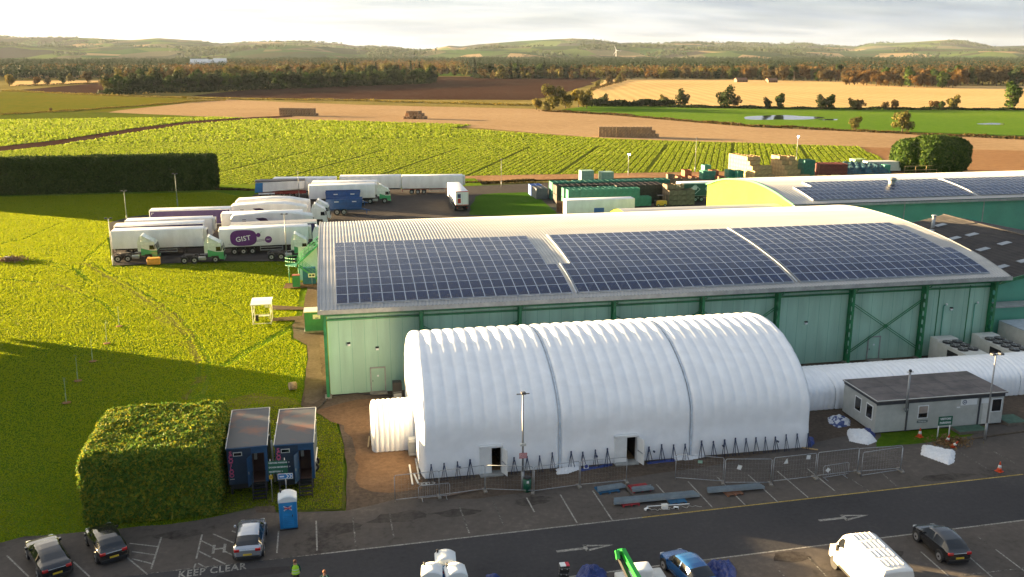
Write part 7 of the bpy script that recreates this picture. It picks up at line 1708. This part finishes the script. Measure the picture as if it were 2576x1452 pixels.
# ================================================================ VEGETATION
def crown_pts(rng, n, rx, rz, zc, lobes=12, shell=.75):
    """points through a lumpy crown"""
    L = []
    for i in range(lobes):
        u = rng.normal(size=3); u /= np.linalg.norm(u); q = rng.uniform(.35, .82); L.append((u*np.array([rx, rx, rz])*q+[0, 0, zc], rng.uniform(.22, .45)))
    L.append((np.array([0, 0, zc]), .55)); P = []
    for i in range(n):
        c, s = L[rng.integers(len(L))]; u = rng.normal(size=3); u /= np.linalg.norm(u); P.append(c+u*np.array([rx, rx, rz])*s*(rng.random()**(1-shell)))
    return np.array(P)
LEAFC = {
 'green': [(.025,.055,.010), (.045,.080,.014), (.065,.090,.018)],
 'dark': [(.016,.030,.010), (.028,.045,.014), (.040,.055,.018)],
 'olive': [(.07,.075,.018), (.11,.10,.025), (.15,.12,.03)],
 'orange': [(.07,.045,.016), (.11,.062,.018), (.15,.08,.022)],
 'gold': [(.13,.11,.018), (.19,.15,.025), (.25,.17,.03)],
 'brown': [(.055,.042,.016), (.08,.056,.020), (.11,.075,.028)],
 'conifer': [(.012,.024,.012), (.017,.031,.014), (.024,.038,.016)]}
for k_, v_ in LEAFC.items(): leaf_mat('leaf_'+k_, v_, .22)
m_bark = mat('bark', (.07,.05,.035), rough=1, var=.3)
def tree_proto(kind, h, rx, seed, n=900, leaf=.75, trunk=.25, conifer=False, label='', group='', cat='tree', zlow=None, name='tree'):
    rng = np.random.default_rng(seed); r = empty(name, (0, 0, 0), 0, label, cat, group)
    b = MB(); b.tube((0, 0, 0), (0, 0, h*.55), .028*h, m_bark, r1=.012*h, n=6)
    for i in range(5):
        a = rng.uniform(0, 6.28); z = h*rng.uniform(.22, .45); b.tube((0, 0, z), (math.cos(a)*rx*.6, math.sin(a)*rx*.6, z+h*.22), .012*h, m_bark, r1=.005*h, n=4)
    b.build('trunk', r, fix=False)
    if conifer:
        z = rng.random(n)**1.3; rad = rx*(1-z)*(.75+.25*np.sin(z*40))+.1; a = rng.uniform(0, 6.28, n); q = rng.random(n)**.35
        P = np.stack([np.cos(a)*rad*q, np.sin(a)*rad*q, h*(.08+.92*z)], 1)
    else:
        zb = h*trunk if zlow is None else zlow; P = crown_pts(rng, n, rx, (h-zb)/2, (h+zb)/2); P[:, 2] = np.clip(P[:, 2], .2, h)
    S = leaf*rng.uniform(.6, 1.3, n); Nc = P-np.array([0, 0, h*.45]); Nc /= np.linalg.norm(Nc, axis=1, keepdims=True)+1e-6; V, F = leaf_quads(P, S, rng, aspect=1.4, nrm=Nc*1.3, spread=.65)
    mesh_fast('crown', V, F, [MAT['leaf_'+kind]], parent=r)
    return r
PROT = {}
def tree(key, x, y, s, rz=None, label=None, group=None, z=-.45):
    pr = PROT[key]; o = put(pr[0], pr[1], (x, y, z), random.random()*6.28 if rz is None else rz, label, group, (s, s, s*random.uniform(.9, 1.1))); pr[1] = True; return o
random.seed(17)
for i, (k, h, rx) in enumerate((('green', 14, 6), ('green', 13, 6.5), ('dark', 13, 6), ('olive', 13, 5.5), ('orange', 12, 6), ('gold', 12, 5), ('brown', 13, 6), ('olive', 14, 6.5))):
    PROT['t%d' % i] = [tree_proto(k, h, rx, 40+i, n=1300, leaf=.9, trunk=.03), False]
PROT['con'] = [tree_proto('conifer', 16, 3.6, 60, n=800, leaf=1.0, conifer=True), False]
PROT['pine'] = [tree_proto('dark', 15, 3.8, 61, n=700, leaf=1.0, trunk=.45), False]
def az_pt(px, dist):
    a = math.atan((px-CXP)/2417); X = dist*math.tan(a); return (X*math.cos(PSI)+dist*math.sin(PSI), dist*math.cos(PSI)-X*math.sin(PSI))
def dist_of(py): return HC/((py-130)/2417)
def belt(x0, x1, y0, y1, n, keys, s0, s1, depth, label, group, yjit=0):
    for i in range(n):
        t = (i+random.uniform(-.4, .4))/max(1, n-1); px = x0+(x1-x0)*t; py = y0+(y1-y0)*t; d = dist_of(py)+random.uniform(0, depth)
        x, y = az_pt(px, d); k = random.choice(keys); tree(k, x, y, random.uniform(s0, s1), label=label[k] if isinstance(label, dict) else label, group=group[k] if isinstance(group, dict) else group)
kn = {'t0': 'mid green', 't1': 'mid green', 't2': 'dark green', 't3': 'olive', 't4': 'orange', 't5': 'golden', 't6': 'brown', 't7': 'olive', 'con': 'dark conifer', 'pine': 'dark pine'}
def LG(place_): return ({k: '%s tree in %s' % (v, place_) for k, v in kn.items()}, {k: '%s trees of %s' % (v, place_) for k, v in kn.items()})
l, g_ = LG('the long wood across the left middle distance')
belt(262, 1090, 234, 206, 66, ['t0', 't1', 't2', 't2', 't2', 't0'], .95, 1.2, 12, l, g_)
belt(262, 1085, 229, 202, 30, ['t0', 't2', 't3', 't6', 't7', 't2'], 1.1, 1.4, 50, l, g_)
belt(850, 1093, 205, 199, 16, ['con', 'pine', 'con'], 1.0, 1.3, 30, l, g_)
belt(300, 1000, 222, 190, 26, ['t4', 't6', 't3', 't7'], 1.15, 1.45, 120, l, g_)
l, g_ = LG('the small wood left of the big brown field end')
belt(1195, 1452, 195, 193.5, 22, ['con', 'pine', 'pine', 't2'], 1.05, 1.35, 25, l, g_); belt(1300, 1445, 194, 194, 9, ['t2', 't6', 't3', 't1'], 1.0, 1.3, 12, l, g_)
l, g_ = LG('the round orange wood at the right')
belt(2135, 2410, 212, 220, 26, ['t4', 't6', 't6', 't4', 't0'], .9, 1.35, 45, l, g_); belt(2150, 2400, 209, 211, 16, ['t4', 't6', 't4'], 1.1, 1.4, 60, l, g_); belt(2400, 2600, 213, 214, 16, ['t2', 't0', 't6', 't4', 't2'], 1.1, 1.5, 40, l, g_)
l, g_ = LG('the tree line behind the golden field')
belt(1850, 2125, 199, 204, 30, ['t6', 't4', 't2', 'pine', 't0', 't6'], .9, 1.3, 45, l, g_); belt(1640, 1860, 197, 198, 14, ['t6', 't3', 't2', 'con'], .7, 1.1, 50, l, g_)
# individual trees
def one(key, px, py, s, label):
    if px > 1600: s *= 1.2
    x, y = az_pt(px, dist_of(py)); return tree(key, x, y, s, label=label)
one('t4', 85, 212, .75, 'slim orange tree in the tan field, leftmost of the five'); one('t6', 110, 212, .55, 'small brown tree second from the left in the tan field'); one('t2', 147, 208, .9, 'dark round tree in the middle of the tan field'); one('t3', 170, 204, .8, 'olive tree just right of the dark round one'); one('t6', 212, 205, 1.0, 'tallest brown tree at the right of the tan field')
one('t5', 12, 214, 1.1, 'golden tree at the far left edge of the picture'); one('t3', 262, 234, 1.0, 'olive tree at the near left corner of the long wood')
one('t7', 1392, 270, 1.15, 'large yellow green willow like tree at the hedge corner'); one('t5', 1350, 272, .65, 'small golden bushy tree left of the large willow like one'); one('t3', 1425, 268, .9, 'olive bushy tree right of the large willow like one'); one('t5', 1458, 266, 1.1, 'golden tree at the corner of the golden field'); one('t2', 1523, 262, .55, 'dark green small tree at the left end of the dark hedge'); one('t7', 1375, 276, .4, 'low olive bush under the large willow like tree'); one('t3', 1478, 268, .8, 'low olive tree beside the golden corner tree')
for i, (k, px, py, s, lb) in enumerate((('t3', 1505, 219, .6, 'olive tree nearest along the field lane'), ('t6', 1535, 212, .75, 'brown tree second along the field lane'), ('t3', 1558, 207, .75, 'olive tree third along the field lane'), ('t6', 1572, 200, .7, 'brown tree farthest along the field lane'),
 ('t3', 1675, 262, .45, 'thin olive tree at the left of the meadow hedge'), ('t2', 1722, 265, .62, 'dark bushy tree second along the meadow hedge'), ('t2', 1835, 268, .82, 'darkest tallest tree in the meadow hedge'), ('t6', 1858, 267, .5, 'small brown tree leaning beside the darkest one'), ('t2', 1938, 270, .4, 'small dark tree left of a pair in the meadow hedge'), ('t0', 1973, 270, .58, 'green tree right of a pair in the meadow hedge'), ('t2', 2078, 271, .58, 'dark tree left half of the wide clump in the hedge'), ('t0', 2102, 271, .55, 'green tree right half of the wide clump in the hedge'), ('t3', 2158, 272, .48, 'olive tree past the wide clump'), ('t6', 2176, 272, .42, 'small brown tree past the wide clump'), ('t6', 2240, 272, .32, 'low brown bush in the hedge, left of two'), ('t6', 2265, 272, .36, 'low brown bush in the hedge, right of two'),
 ('t4', 2365, 272, .42, 'small orange tree in the hedge'), ('t0', 2385, 273, .35, 'low green bush beside the small orange tree'), ('t3', 2415, 272, .62, 'pale bare looking tree in the hedge'), ('t0', 2560, 272, 1.0, 'large green tree at the right edge of the meadow hedge'), ('t7', 2168, 324, .38, 'round olive bush at the meadow edge, smaller of two'), ('t7', 2290, 329, .58, 'round olive bush at the meadow edge, larger of two'), ('t4', 110, 276, .18, 'small orange bush at the ditch in the olive field'))):
    one(k, px, py, s, lb)
def hedge_strip(name, pts, w_, h, n, leaf, m, seed, label, cat='hedge', z0=-.4):
    """a hedge along a ground line made of leaf clumps"""
    rng = np.random.default_rng(seed); P = np.array(pts); sl = np.linalg.norm(np.diff(P, axis=0), axis=1); cum = np.concatenate([[0], np.cumsum(sl)])
    u = rng.uniform(0, cum[-1], n); x = np.interp(u, cum, P[:, 0]); y = np.interp(u, cum, P[:, 1]); hh = h*(.65+.35*np.sin(u/7.3+seed)*np.sin(u/3.1)+.15*np.sin(u/17.))
    Q = np.stack([x+rng.normal(size=n)*w_*.35, y+rng.normal(size=n)*w_*.35, z0+np.abs(hh)*rng.random(n)**.6], 1)
    V, F = leaf_quads(Q, leaf*rng.uniform(.6, 1.3, n), rng); return tag(mesh_fast(name, V, F, [m]), label, cat)
hedge_strip('field_hedge', [az_pt(px, dist_of(py)) for px, py in ((1485, 264), (1560, 263), (1700, 264))], 4, 4.0, 5000, .8, MAT['leaf_dark'], 1, 'thick dark hedge at the left under the golden field')
hedge_strip('field_hedge', [az_pt(px, dist_of(py)) for px, py in ((1690, 266), (1900, 269), (2250, 272), (2640, 273))], 3, 1.6, 6000, .7, MAT['leaf_dark'], 2, 'low dark hedge between the golden field and the meadow')
hedge_strip('field_hedge', [az_pt(px, dist_of(py)) for px, py in ((1370, 276), (1560, 286), (1750, 302), (1900, 314), (2150, 325), (2400, 337), (2650, 348))], 2.5, 1.1, 7000, .55, MAT['leaf_brown'], 3, 'rough brown grassy bank along the near edge of the meadow')
hedge_strip('field_hedge', [az_pt(px, dist_of(py)) for px, py in ((1490, 224), (1530, 212), (1575, 200))], 3, 2.0, 1500, .8, MAT['leaf_brown'], 4, 'brown hedge along the lane at the brown field end')
hedge_strip('field_hedge', [az_pt(px, dist_of(py)) for px, py in ((-20, 225), (250, 237), (500, 245), (900, 250), (1330, 262))], 4, 1.2, 7000, .6, MAT['leaf_gold'], 5, 'rough pale grass margin below the long wood')
hedge_strip('field_hedge', [az_pt(px, dist_of(py)) for px, py in ((-20, 285), (150, 276), (330, 263), (500, 251), (560, 249))], 1.5, .9, 3000, .5, MAT['leaf_gold'], 6, 'narrow rough margin with ditch between the left fields')
hedge_strip('field_hedge', [az_pt(px, dist_of(py)) for px, py in ((30, 214), (262, 206))], 2, 1.5, 800, .8, MAT['leaf_brown'], 7, 'thin brown hedge under the far left trees')
hedge_strip('field_hedge', [at(x, y) for x, y in ((545, 476), (640, 478))], 1.0, .6, 500, .4, MAT['leaf_brown'], 8, 'low scrub on the edge behind the tipper trailer')
hedge_strip('field_hedge', [at(x, y) for x, y in ((1165, 458), (1345, 452))], 1.0, .5, 1200, .35, MAT['leaf_brown'], 9, 'low scrub on the verge right of the back trailers')
hedge_strip('undergrowth', [az_pt(px, dist_of(py)) for px, py in ((245, 236), (560, 226), (1092, 207))], 7, 5.5, 9000, 1.0, MAT['leaf_dark'], 12, 'dark undergrowth along the foot of the long wood', cat='bushes')
hedge_strip('undergrowth', [az_pt(px, dist_of(py)) for px, py in ((1194, 195.5), (1450, 194.5))], 6, 5, 2500, 1.1, MAT['leaf_dark'], 13, 'dark undergrowth along the foot of the small wood', cat='bushes')
# far forest: nobody could count it
def forest(name, bands, seed, cols, label, tsize=14, leaf=1.6, per=56):
    rng = np.random.default_rng(seed); Vs = []; Fs = []; off = 0
    for (x0, x1, d0, d1, n) in bands:
        px = rng.uniform(x0, x1, n); dd = rng.uniform(d0, d1, n); a = np.arctan((px-CXP)/2417); X = dd*np.tan(a); cx = X*math.cos(PSI)+dd*math.sin(PSI); cy = dd*math.cos(PSI)-X*math.sin(PSI)
        h = tsize*rng.uniform(.7, 1.25, n)
        u = rng.normal(size=(n, per, 3)); u /= np.linalg.norm(u, axis=2, keepdims=True); q = rng.random((n, per, 1))**.4
        P = u*q*np.stack([h*.36, h*.36, h*.5], 1)[:, None, :]; P += np.stack([cx, cy, h*.52-.5], 1)[:, None, :]
        V, F = leaf_quads(P.reshape(-1, 3), leaf*rng.uniform(.6, 1.3, n*per), rng, nrm=(u*1.4).reshape(-1, 3), spread=.55); Vs.append(V); Fs.append(F+off); off += len(V)
    return tag(mesh_fast(name, np.concatenate(Vs), np.concatenate(Fs), [cols]), label, 'woodland', kind='stuff')
forest('forest', [(-150, 900, 1500, 2600, 2600), (700, 1250, 2000, 3200, 900), (1150, 2700, 1250, 3400, 5600), (-150, 420, 1050, 1500, 500)], 71, MAT['leaf_conifer'], 'far dark conifer forest below the hills')
forest('forest', [(560, 1180, 1250, 2300, 900), (1180, 2140, 1080, 1450, 420), (1850, 2700, 1150, 1900, 450), (230, 620, 1150, 1450, 260), (-100, 230, 1150, 1500, 180)], 72, MAT['leaf_brown'], 'far brown autumn woodland below the hills', tsize=12, leaf=1.8)
forest('forest', [(560, 1180, 1250, 2300, 320), (1400, 2140, 1080, 1350, 200), (100, 520, 1180, 1500, 160), (2120, 2700, 1250, 2000, 300)], 73, MAT['leaf_orange'], 'far orange autumn woodland below the hills', tsize=12, leaf=1.7)
forest('forest', [(560, 1190, 1200, 1900, 300), (1250, 1900, 1080, 1300, 260), (100, 420, 1150, 1400, 90)], 74, MAT['leaf_olive'], 'far olive woodland below the hills', tsize=11, leaf=1.7)
# woods on the hill slopes
def hillwoods(HV, n, seed, nm, label):
    rng = np.random.default_rng(seed); nu, nv = HV.shape[:2]; Vs = []
    C_ = []
    while len(C_) < n:
        i, j = rng.integers(0, nu-1), rng.integers(3, 20)
        k = rng.integers(20, 120); sx_, sy_ = rng.uniform(4, 22), rng.uniform(.3, 1.6)
        for q in range(k):
            a, c_ = i+rng.normal()*sx_*.3, j+rng.normal()*sy_
            if 0 <= a < nu-2 and 1 <= c_ < nv-2:
                a0, c0 = int(a), int(c_); fa, fc = a-a0, c_-c0
                p_ = HV[a0, c0]*(1-fa)*(1-fc)+HV[a0+1, c0]*fa*(1-fc)+HV[a0, c0+1]*(1-fa)*fc+HV[a0+1, c0+1]*fa*fc; C_.append(p_)
    C_ = np.array(C_); P = np.repeat(C_, 5, 0)+rng.normal(size=(len(C_)*5, 3))*[6, 6, 3]+[0, 0, 5]
    V, F = leaf_quads(P, 9*rng.uniform(.6, 1.3, len(P)), rng); return tag(mesh_fast(nm, V, F, [MAT['leaf_dark']]), label, 'woodland', kind='stuff')
hillwoods(HV1, 3000, 81, 'hill_woods', 'dark woods scattered over the farther hills'); hillwoods(HV2, 3500, 82, 'hill_woods', 'dark woods scattered over the nearer hills')

# ---------------- clipped hedges: a solid clipped block covered in sprays
def clipped(name, fn, n, leaf, m, core, label, seed, cat='hedge', aspect=2.4, upright=.6):
    """fn(u, v, rng) -> points and outward normals on the block's skin"""
    rng = np.random.default_rng(seed); P, Nn = fn(n, rng); P = P - Nn*(rng.random((len(P), 1))**2*leaf*1.6) + Nn*leaf*.25
    V, F = leaf_quads(P, leaf*rng.uniform(.6, 1.4, len(P)), rng, aspect=aspect, nrm=Nn*1.1, spread=.62, upright=upright)
    r = empty(name, (0, 0, 0), 0, label, cat); mesh_fast('foliage', V, F, [m], parent=r); c_ = core(); c_.parent = r; return r
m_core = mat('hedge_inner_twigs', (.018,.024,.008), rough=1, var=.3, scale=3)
def blockskin(x0, x1, y0, y1, zt, lump=.25, rnd=1.2, z0=0, sk=None, seed=0):
    def fn(n, rng):
        A = np.array([(x1-x0)*(y1-y0), (x1-x0)*zt, (x1-x0)*zt*.3, (y1-y0)*zt, (y1-y0)*zt]); f = rng.choice(5, n, p=A/A.sum()); a, c_ = rng.random(n), rng.random(n)
        X = np.where(f == 3, x0, np.where(f == 4, x1, x0+(x1-x0)*a)); Y = np.where(f == 1, y0, np.where(f == 2, y1, y0+(y1-y0)*np.where(f >= 3, a, c_))); Z = np.where(f == 0, zt, zt*c_)
        return skin(np.stack([X, Y, Z], 1))
    def skin(P):
        c0 = np.array([(x0+x1)/2, (y0+y1)/2, zt*.4]); h_ = np.array([(x1-x0)/2, (y1-y0)/2, zt*.6]); q = P-c0
        inner = np.clip(q, -(h_-rnd), h_-rnd); d = q-inner; L = np.linalg.norm(d, axis=1, keepdims=True); L[L == 0] = 1; N_ = d/L; out_ = inner+N_*rnd
        l_ = lump*(fbm(P[:, 0]+P[:, 2]*.7, P[:, 1]+P[:, 2]*.9, 31+seed, 1.1)+.7*fbm(P[:, 0]-P[:, 2], P[:, 1], 32+seed, 3.1)); out_ = out_+N_*l_[:, None]
        R = c0+out_; R[:, 2] = np.maximum(R[:, 2], z0); 
        if sk: R = sk(R)
        return R, N_
    return fn, skin
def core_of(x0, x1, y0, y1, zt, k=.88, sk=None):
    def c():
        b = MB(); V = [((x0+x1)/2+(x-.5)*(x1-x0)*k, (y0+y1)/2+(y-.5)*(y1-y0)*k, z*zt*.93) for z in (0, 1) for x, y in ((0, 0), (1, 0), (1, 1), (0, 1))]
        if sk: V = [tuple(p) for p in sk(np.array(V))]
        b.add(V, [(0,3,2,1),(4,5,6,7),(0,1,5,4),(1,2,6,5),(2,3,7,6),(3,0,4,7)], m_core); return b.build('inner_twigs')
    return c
leaf_mat('leaf_cypress', [(.055,.125,.022), (.09,.17,.026), (.17,.23,.026), (.36,.30,.03)], .3)
leaf_mat('leaf_hedge', [(.024,.048,.010), (.038,.066,.014), (.055,.080,.018)], .12)
leaf_mat('leaf_bushtree', [(.022,.05,.010), (.04,.08,.013), (.08,.11,.018)], .15)
HZ = 4.7
fn, sk_ = blockskin(-17.2, -8.7, 59.4, 68.6, HZ, lump=.22, rnd=.6)
clipped('clipped_hedge', fn, 95000, .16, MAT['leaf_cypress'], core_of(-17.2, -8.7, 59.4, 68.6, HZ, .86), 'big boxy conifer hedge block with sunlit top between the black car and the navy cabins', 91)
fn, sk_ = blockskin(-100, -26.3, 217, 223, 7.4, lump=.48, rnd=1.2, seed=5)
clipped('tall_hedge', fn, 60000, .42, MAT['leaf_hedge'], core_of(-100, -26.3, 217, 223, 7.4, .95), 'long tall dark clipped hedge at the back of the lawn', 92)
def ballskin(cx, cy, rx, ry, zt, seed):
    def fn(n, rng):
        u = rng.normal(size=(n, 3)); u /= np.linalg.norm(u, axis=1, keepdims=True); u[:, 2] = np.where(u[:, 2] < -.75, -u[:, 2], u[:, 2])
        l_ = 1+.13*(fbm(u[:, 0]*6, u[:, 1]*6+u[:, 2]*5, seed, 1.0))+.04*fbm(u[:, 0]*20, u[:, 2]*20+u[:, 1]*9, seed+1, 1.0)
        e_ = .78; s_ = np.sign(u)*np.abs(u)**e_; P = s_*l_[:, None]*np.array([rx, ry, zt*.56])+[cx, cy, zt*.46]; P[:, 2] = np.maximum(P[:, 2], 0); return P, u
    return fn
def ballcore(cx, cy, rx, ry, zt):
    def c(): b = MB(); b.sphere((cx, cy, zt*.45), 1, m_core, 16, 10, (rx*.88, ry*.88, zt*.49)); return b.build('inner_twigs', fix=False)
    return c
p = at(2352, 434); clipped('clipped_tree', ballskin(p[0]+3.2, p[1]+4, 7.6, 6.5, 8.6, 41), 26000, .42, MAT['leaf_bushtree'], ballcore(p[0]+3.2, p[1]+4, 7.0, 6.0, 8.2), 'big rounded dark green clipped tree beyond the right warehouse', 93, cat='tree')
p = at(2283, 434); clipped('clipped_tree', ballskin(p[0]+3.8, p[1]+5, 4.6, 4.5, 7.6, 43), 10000, .42, MAT['leaf_bushtree'], ballcore(p[0]+3.8, p[1]+5, 4.6, 4.5, 7.6), 'smaller narrow dark tree touching the left side of the big rounded one', 94, cat='tree')
# trees outside the picture on the left whose long shade covers the car park
dS = Vector((-sd.x, -sd.y)).normalized(); nS = Vector((-dS.y, dS.x))
PROT['shade'] = [tree_proto('dark', 13, 4.2, 77, n=3800, leaf=.8, trunk=.02, label='dense dark tree in the row left of the lawn', group='row of dense trees left of the lawn'), False]
for i in range(19):
    s = 3+i*3.6+random.uniform(-.5, .5); a = -104+random.uniform(-5, 3)
    p = dS*a+nS*s; h = 11.5 if s < 36 else 9.4 if s < 53 else 10.2 if s < 56 else 10.2
    if s > 68: continue
    tree('shade', p.x, p.y, h/13, label='dense dark tree in the row left of the lawn', group='row of dense trees left of the lawn', z=-.1)

for x, y, h in ((-99, 219, 12), (-95, 221, 12.5), (-91, 219, 12), (-87, 221, 12.5), (-83, 220, 12)):  # added out of view so the hedge shade reaches farther over the lawn
    tree('shade', x, y, h/13, label='unseen dense tree added at the hedge end to lengthen its shade', group='unseen trees added to lengthen the hedge shade', z=-.1)
# ---------------- crop rows and turf tufts
leaf_mat('leaf_crop', [(.14,.22,.012), (.18,.25,.016), (.21,.27,.025), (.28,.31,.05)], .42)
leaf_mat('leaf_turf', [(.20,.28,.009), (.23,.29,.010), (.26,.30,.010), (.28,.30,.012)], .52)
rng = np.random.default_rng(123)
CP = POLY['crop_soil_bed']; TR = POLY['farm_track']; SS = POLY['bare_soil_strip']
def rowspos(n, xlo, xhi, ylo, yhi, period=1.8):
    P = np.stack([rng.uniform(xlo, xhi, n), rng.uniform(ylo, yhi, n)], 1)
    an = R_(24.0); ux, uy = math.cos(an), -math.sin(an)     # across the rows
    c = P[:, 0]*ux+P[:, 1]*uy; k = np.floor(c/period); fr = c/period-k
    # three drills in each bed, wheel gap between beds
    tgt = k*period+ (np.floor(fr*3)+.5)/3*(period*.80)+period*.05
    dlt = (tgt+rng.normal(size=n)*.09)-c; P[:, 0] += dlt*ux; P[:, 1] += dlt*uy
    return P
def mask(P): return inpoly(P, CP) & ~inpoly(P, TR) & ~inpoly(P, SS)
allV = []; allF = []; off = 0
for (ylo, yhi, n, sz) in ((205, 270, 190000, .23), (270, 340, 110000, .34), (340, 470, 80000, .56)):
    P = rowspos(n, -150, 175, ylo, yhi); P = P[mask(P)]; tc_ = (P[:, 0]*math.cos(R_(24))-P[:, 1]*math.sin(R_(24))) % 21.6; P = P[((tc_ > .9) | (P[:, 1] > 300)) & (rng.random(len(P)) < .8+.35*fbm(P[:, 0], P[:, 1], 55, .05))]
    # keep only what can be in view
    r_ = P[:, 1]*math.cos(PSI)+P[:, 0]*math.sin(PSI); u_ = P[:, 0]*math.cos(PSI)-P[:, 1]*math.sin(PSI); P = P[np.abs(u_/r_) < .58]
    z = -.35+sz*.45*rng.random(len(P)); Q = np.repeat(np.stack([P[:, 0], P[:, 1], z], 1), 2, 0)+rng.normal(size=(len(P)*2, 3))*[sz*.25, sz*.25, sz*.08]
    V, F = leaf_quads(Q, sz*rng.uniform(.5, 1.2, len(Q)), rng, aspect=1.5, nrm=np.tile([[0, 0, .7]], (len(Q), 1)), spread=.9); allV.append(V); allF.append(F+off); off += len(V)
tag(mesh_fast('root_crop', np.concatenate(allV), np.concatenate(allF), [MAT['leaf_crop']]), 'leafy bright green root crop growing in long rows', 'crop', kind='stuff')
GR = [(-60, 50), (-30, 50), at(0, 1364), at(60, 1348), at(205, 1336), at(420, 1318), at(555, 1294), at(640, 1274), at(700, 1284), at(860, 1278), at(864, 1120), at(846, 1064), at(800, 1044), at(757, 1022), at(763, 960), at(772, 900), at(770, 866), at(733, 850), at(730, 816), at(744, 798), at(760, 700), at(803, 672), (-4, 138), at(560, 660), at(283, 670), at(270, 600), at(330, 543), at(600, 518), at(628, 498), at(545, 482), (-120, 216), (-120, 60)]
WT = [dpoly(wt)]
P = np.stack([rng.uniform(-90, 2, 2100000), 50+168*rng.random(2100000)**1.5], 1); P = P[inpoly(P, GR)]
r_ = P[:, 1]*math.cos(PSI)+P[:, 0]*math.sin(PSI); u_ = P[:, 0]*math.cos(PSI)-P[:, 1]*math.sin(PSI); P = P[np.abs(u_/r_) < .67]
dens = .75+.35*fbm(P[:, 0], P[:, 1], 7, .25); dens = np.where(inpoly(P, WT[0]), .8, np.clip(dens, .55, 1)); 
def nearline(P, pts):
    d = np.full(len(P), 99.)
    for a, c in zip(pts[:-1], pts[1:]):
        a, c = np.array(a), np.array(c); ab = c-a; t = np.clip(((P-a)@ab)/(ab@ab), 0, 1); d = np.minimum(d, np.linalg.norm(P-a-t[:, None]*ab, axis=1))
    return d
TRK = [[(215, 660), (262, 690), (340, 735), (420, 790), (470, 845), (500, 905), (498, 955), (470, 1000)], [(232, 660), (285, 690), (362, 735), (440, 785), (492, 845), (524, 905), (522, 960), (500, 1005)], [(0, 655), (90, 650), (180, 668), (215, 700), (205, 730)], [(0, 668), (100, 662), (195, 680), (235, 712)], [(300, 560), (270, 600), (215, 650), (195, 690)], [(150, 560), (60, 600), (0, 612)], [(0, 700), (140, 712), (260, 760), (330, 840)], [(330, 700), (430, 740), (560, 760), (620, 800)], [(470, 1000), (560, 990), (700, 1000)]]
for k_, ln in enumerate(TRK): dens = dens*np.where(nearline(P, dpoly(ln)) < (.28 if P.shape[0] else 0), .25, 1)
dens = dens*np.where(nearline(P, dpoly([(735, 820), (650, 865), (565, 915)])) < .55, .12, 1)
dens = dens*(.90+.10*np.sin(P[:, 0]*2.1+P[:, 1]*.9+2*np.sin(P[:, 1]*.11))) 
P = P[rng.random(len(P)) < dens]
sz = .035+.0007*P[:, 1]; Z = np.maximum(turf_h(P[:, 0], P[:, 1]), np.where(inpoly(P, APR), -.045, -1))+sz*.25
V, F = leaf_quads(np.stack([P[:, 0], P[:, 1], Z], 1), sz*rng.uniform(.6, 1.3, len(P)), rng, aspect=1.3, nrm=np.tile([[0, 0, .35]], (len(P), 1)), spread=1.0, upright=1.2)
tag(mesh_fast('lawn_grass', V, F, [MAT['leaf_turf']]), 'rough tufted grass covering the lawn', 'grass', kind='stuff')
# ================================================================ HAZE
hz = MB(); hz.box((-9900, -260, -1.9), (9900, 9900, 175), mat('haze_air', (.5,.5,.5))); h = hz.build('haze', fix=True)
m = bpy.data.materials.new('haze_volume'); m.use_nodes = True; t = m.node_tree; t.nodes.remove(t.nodes['Principled BSDF'])
pv = t.nodes.new('ShaderNodeVolumePrincipled'); pv.inputs['Color'].default_value = (.72, .84, 1.0, 1); pv.inputs['Density'].default_value = HAZE_D; pv.inputs['Anisotropy'].default_value = 0
t.links.new(pv.outputs[0], t.nodes['Material Output'].inputs['Volume']); h.data.materials.clear(); h.data.materials.append(m); tag(h, 'pale evening haze over the whole valley', 'haze', kind='stuff')
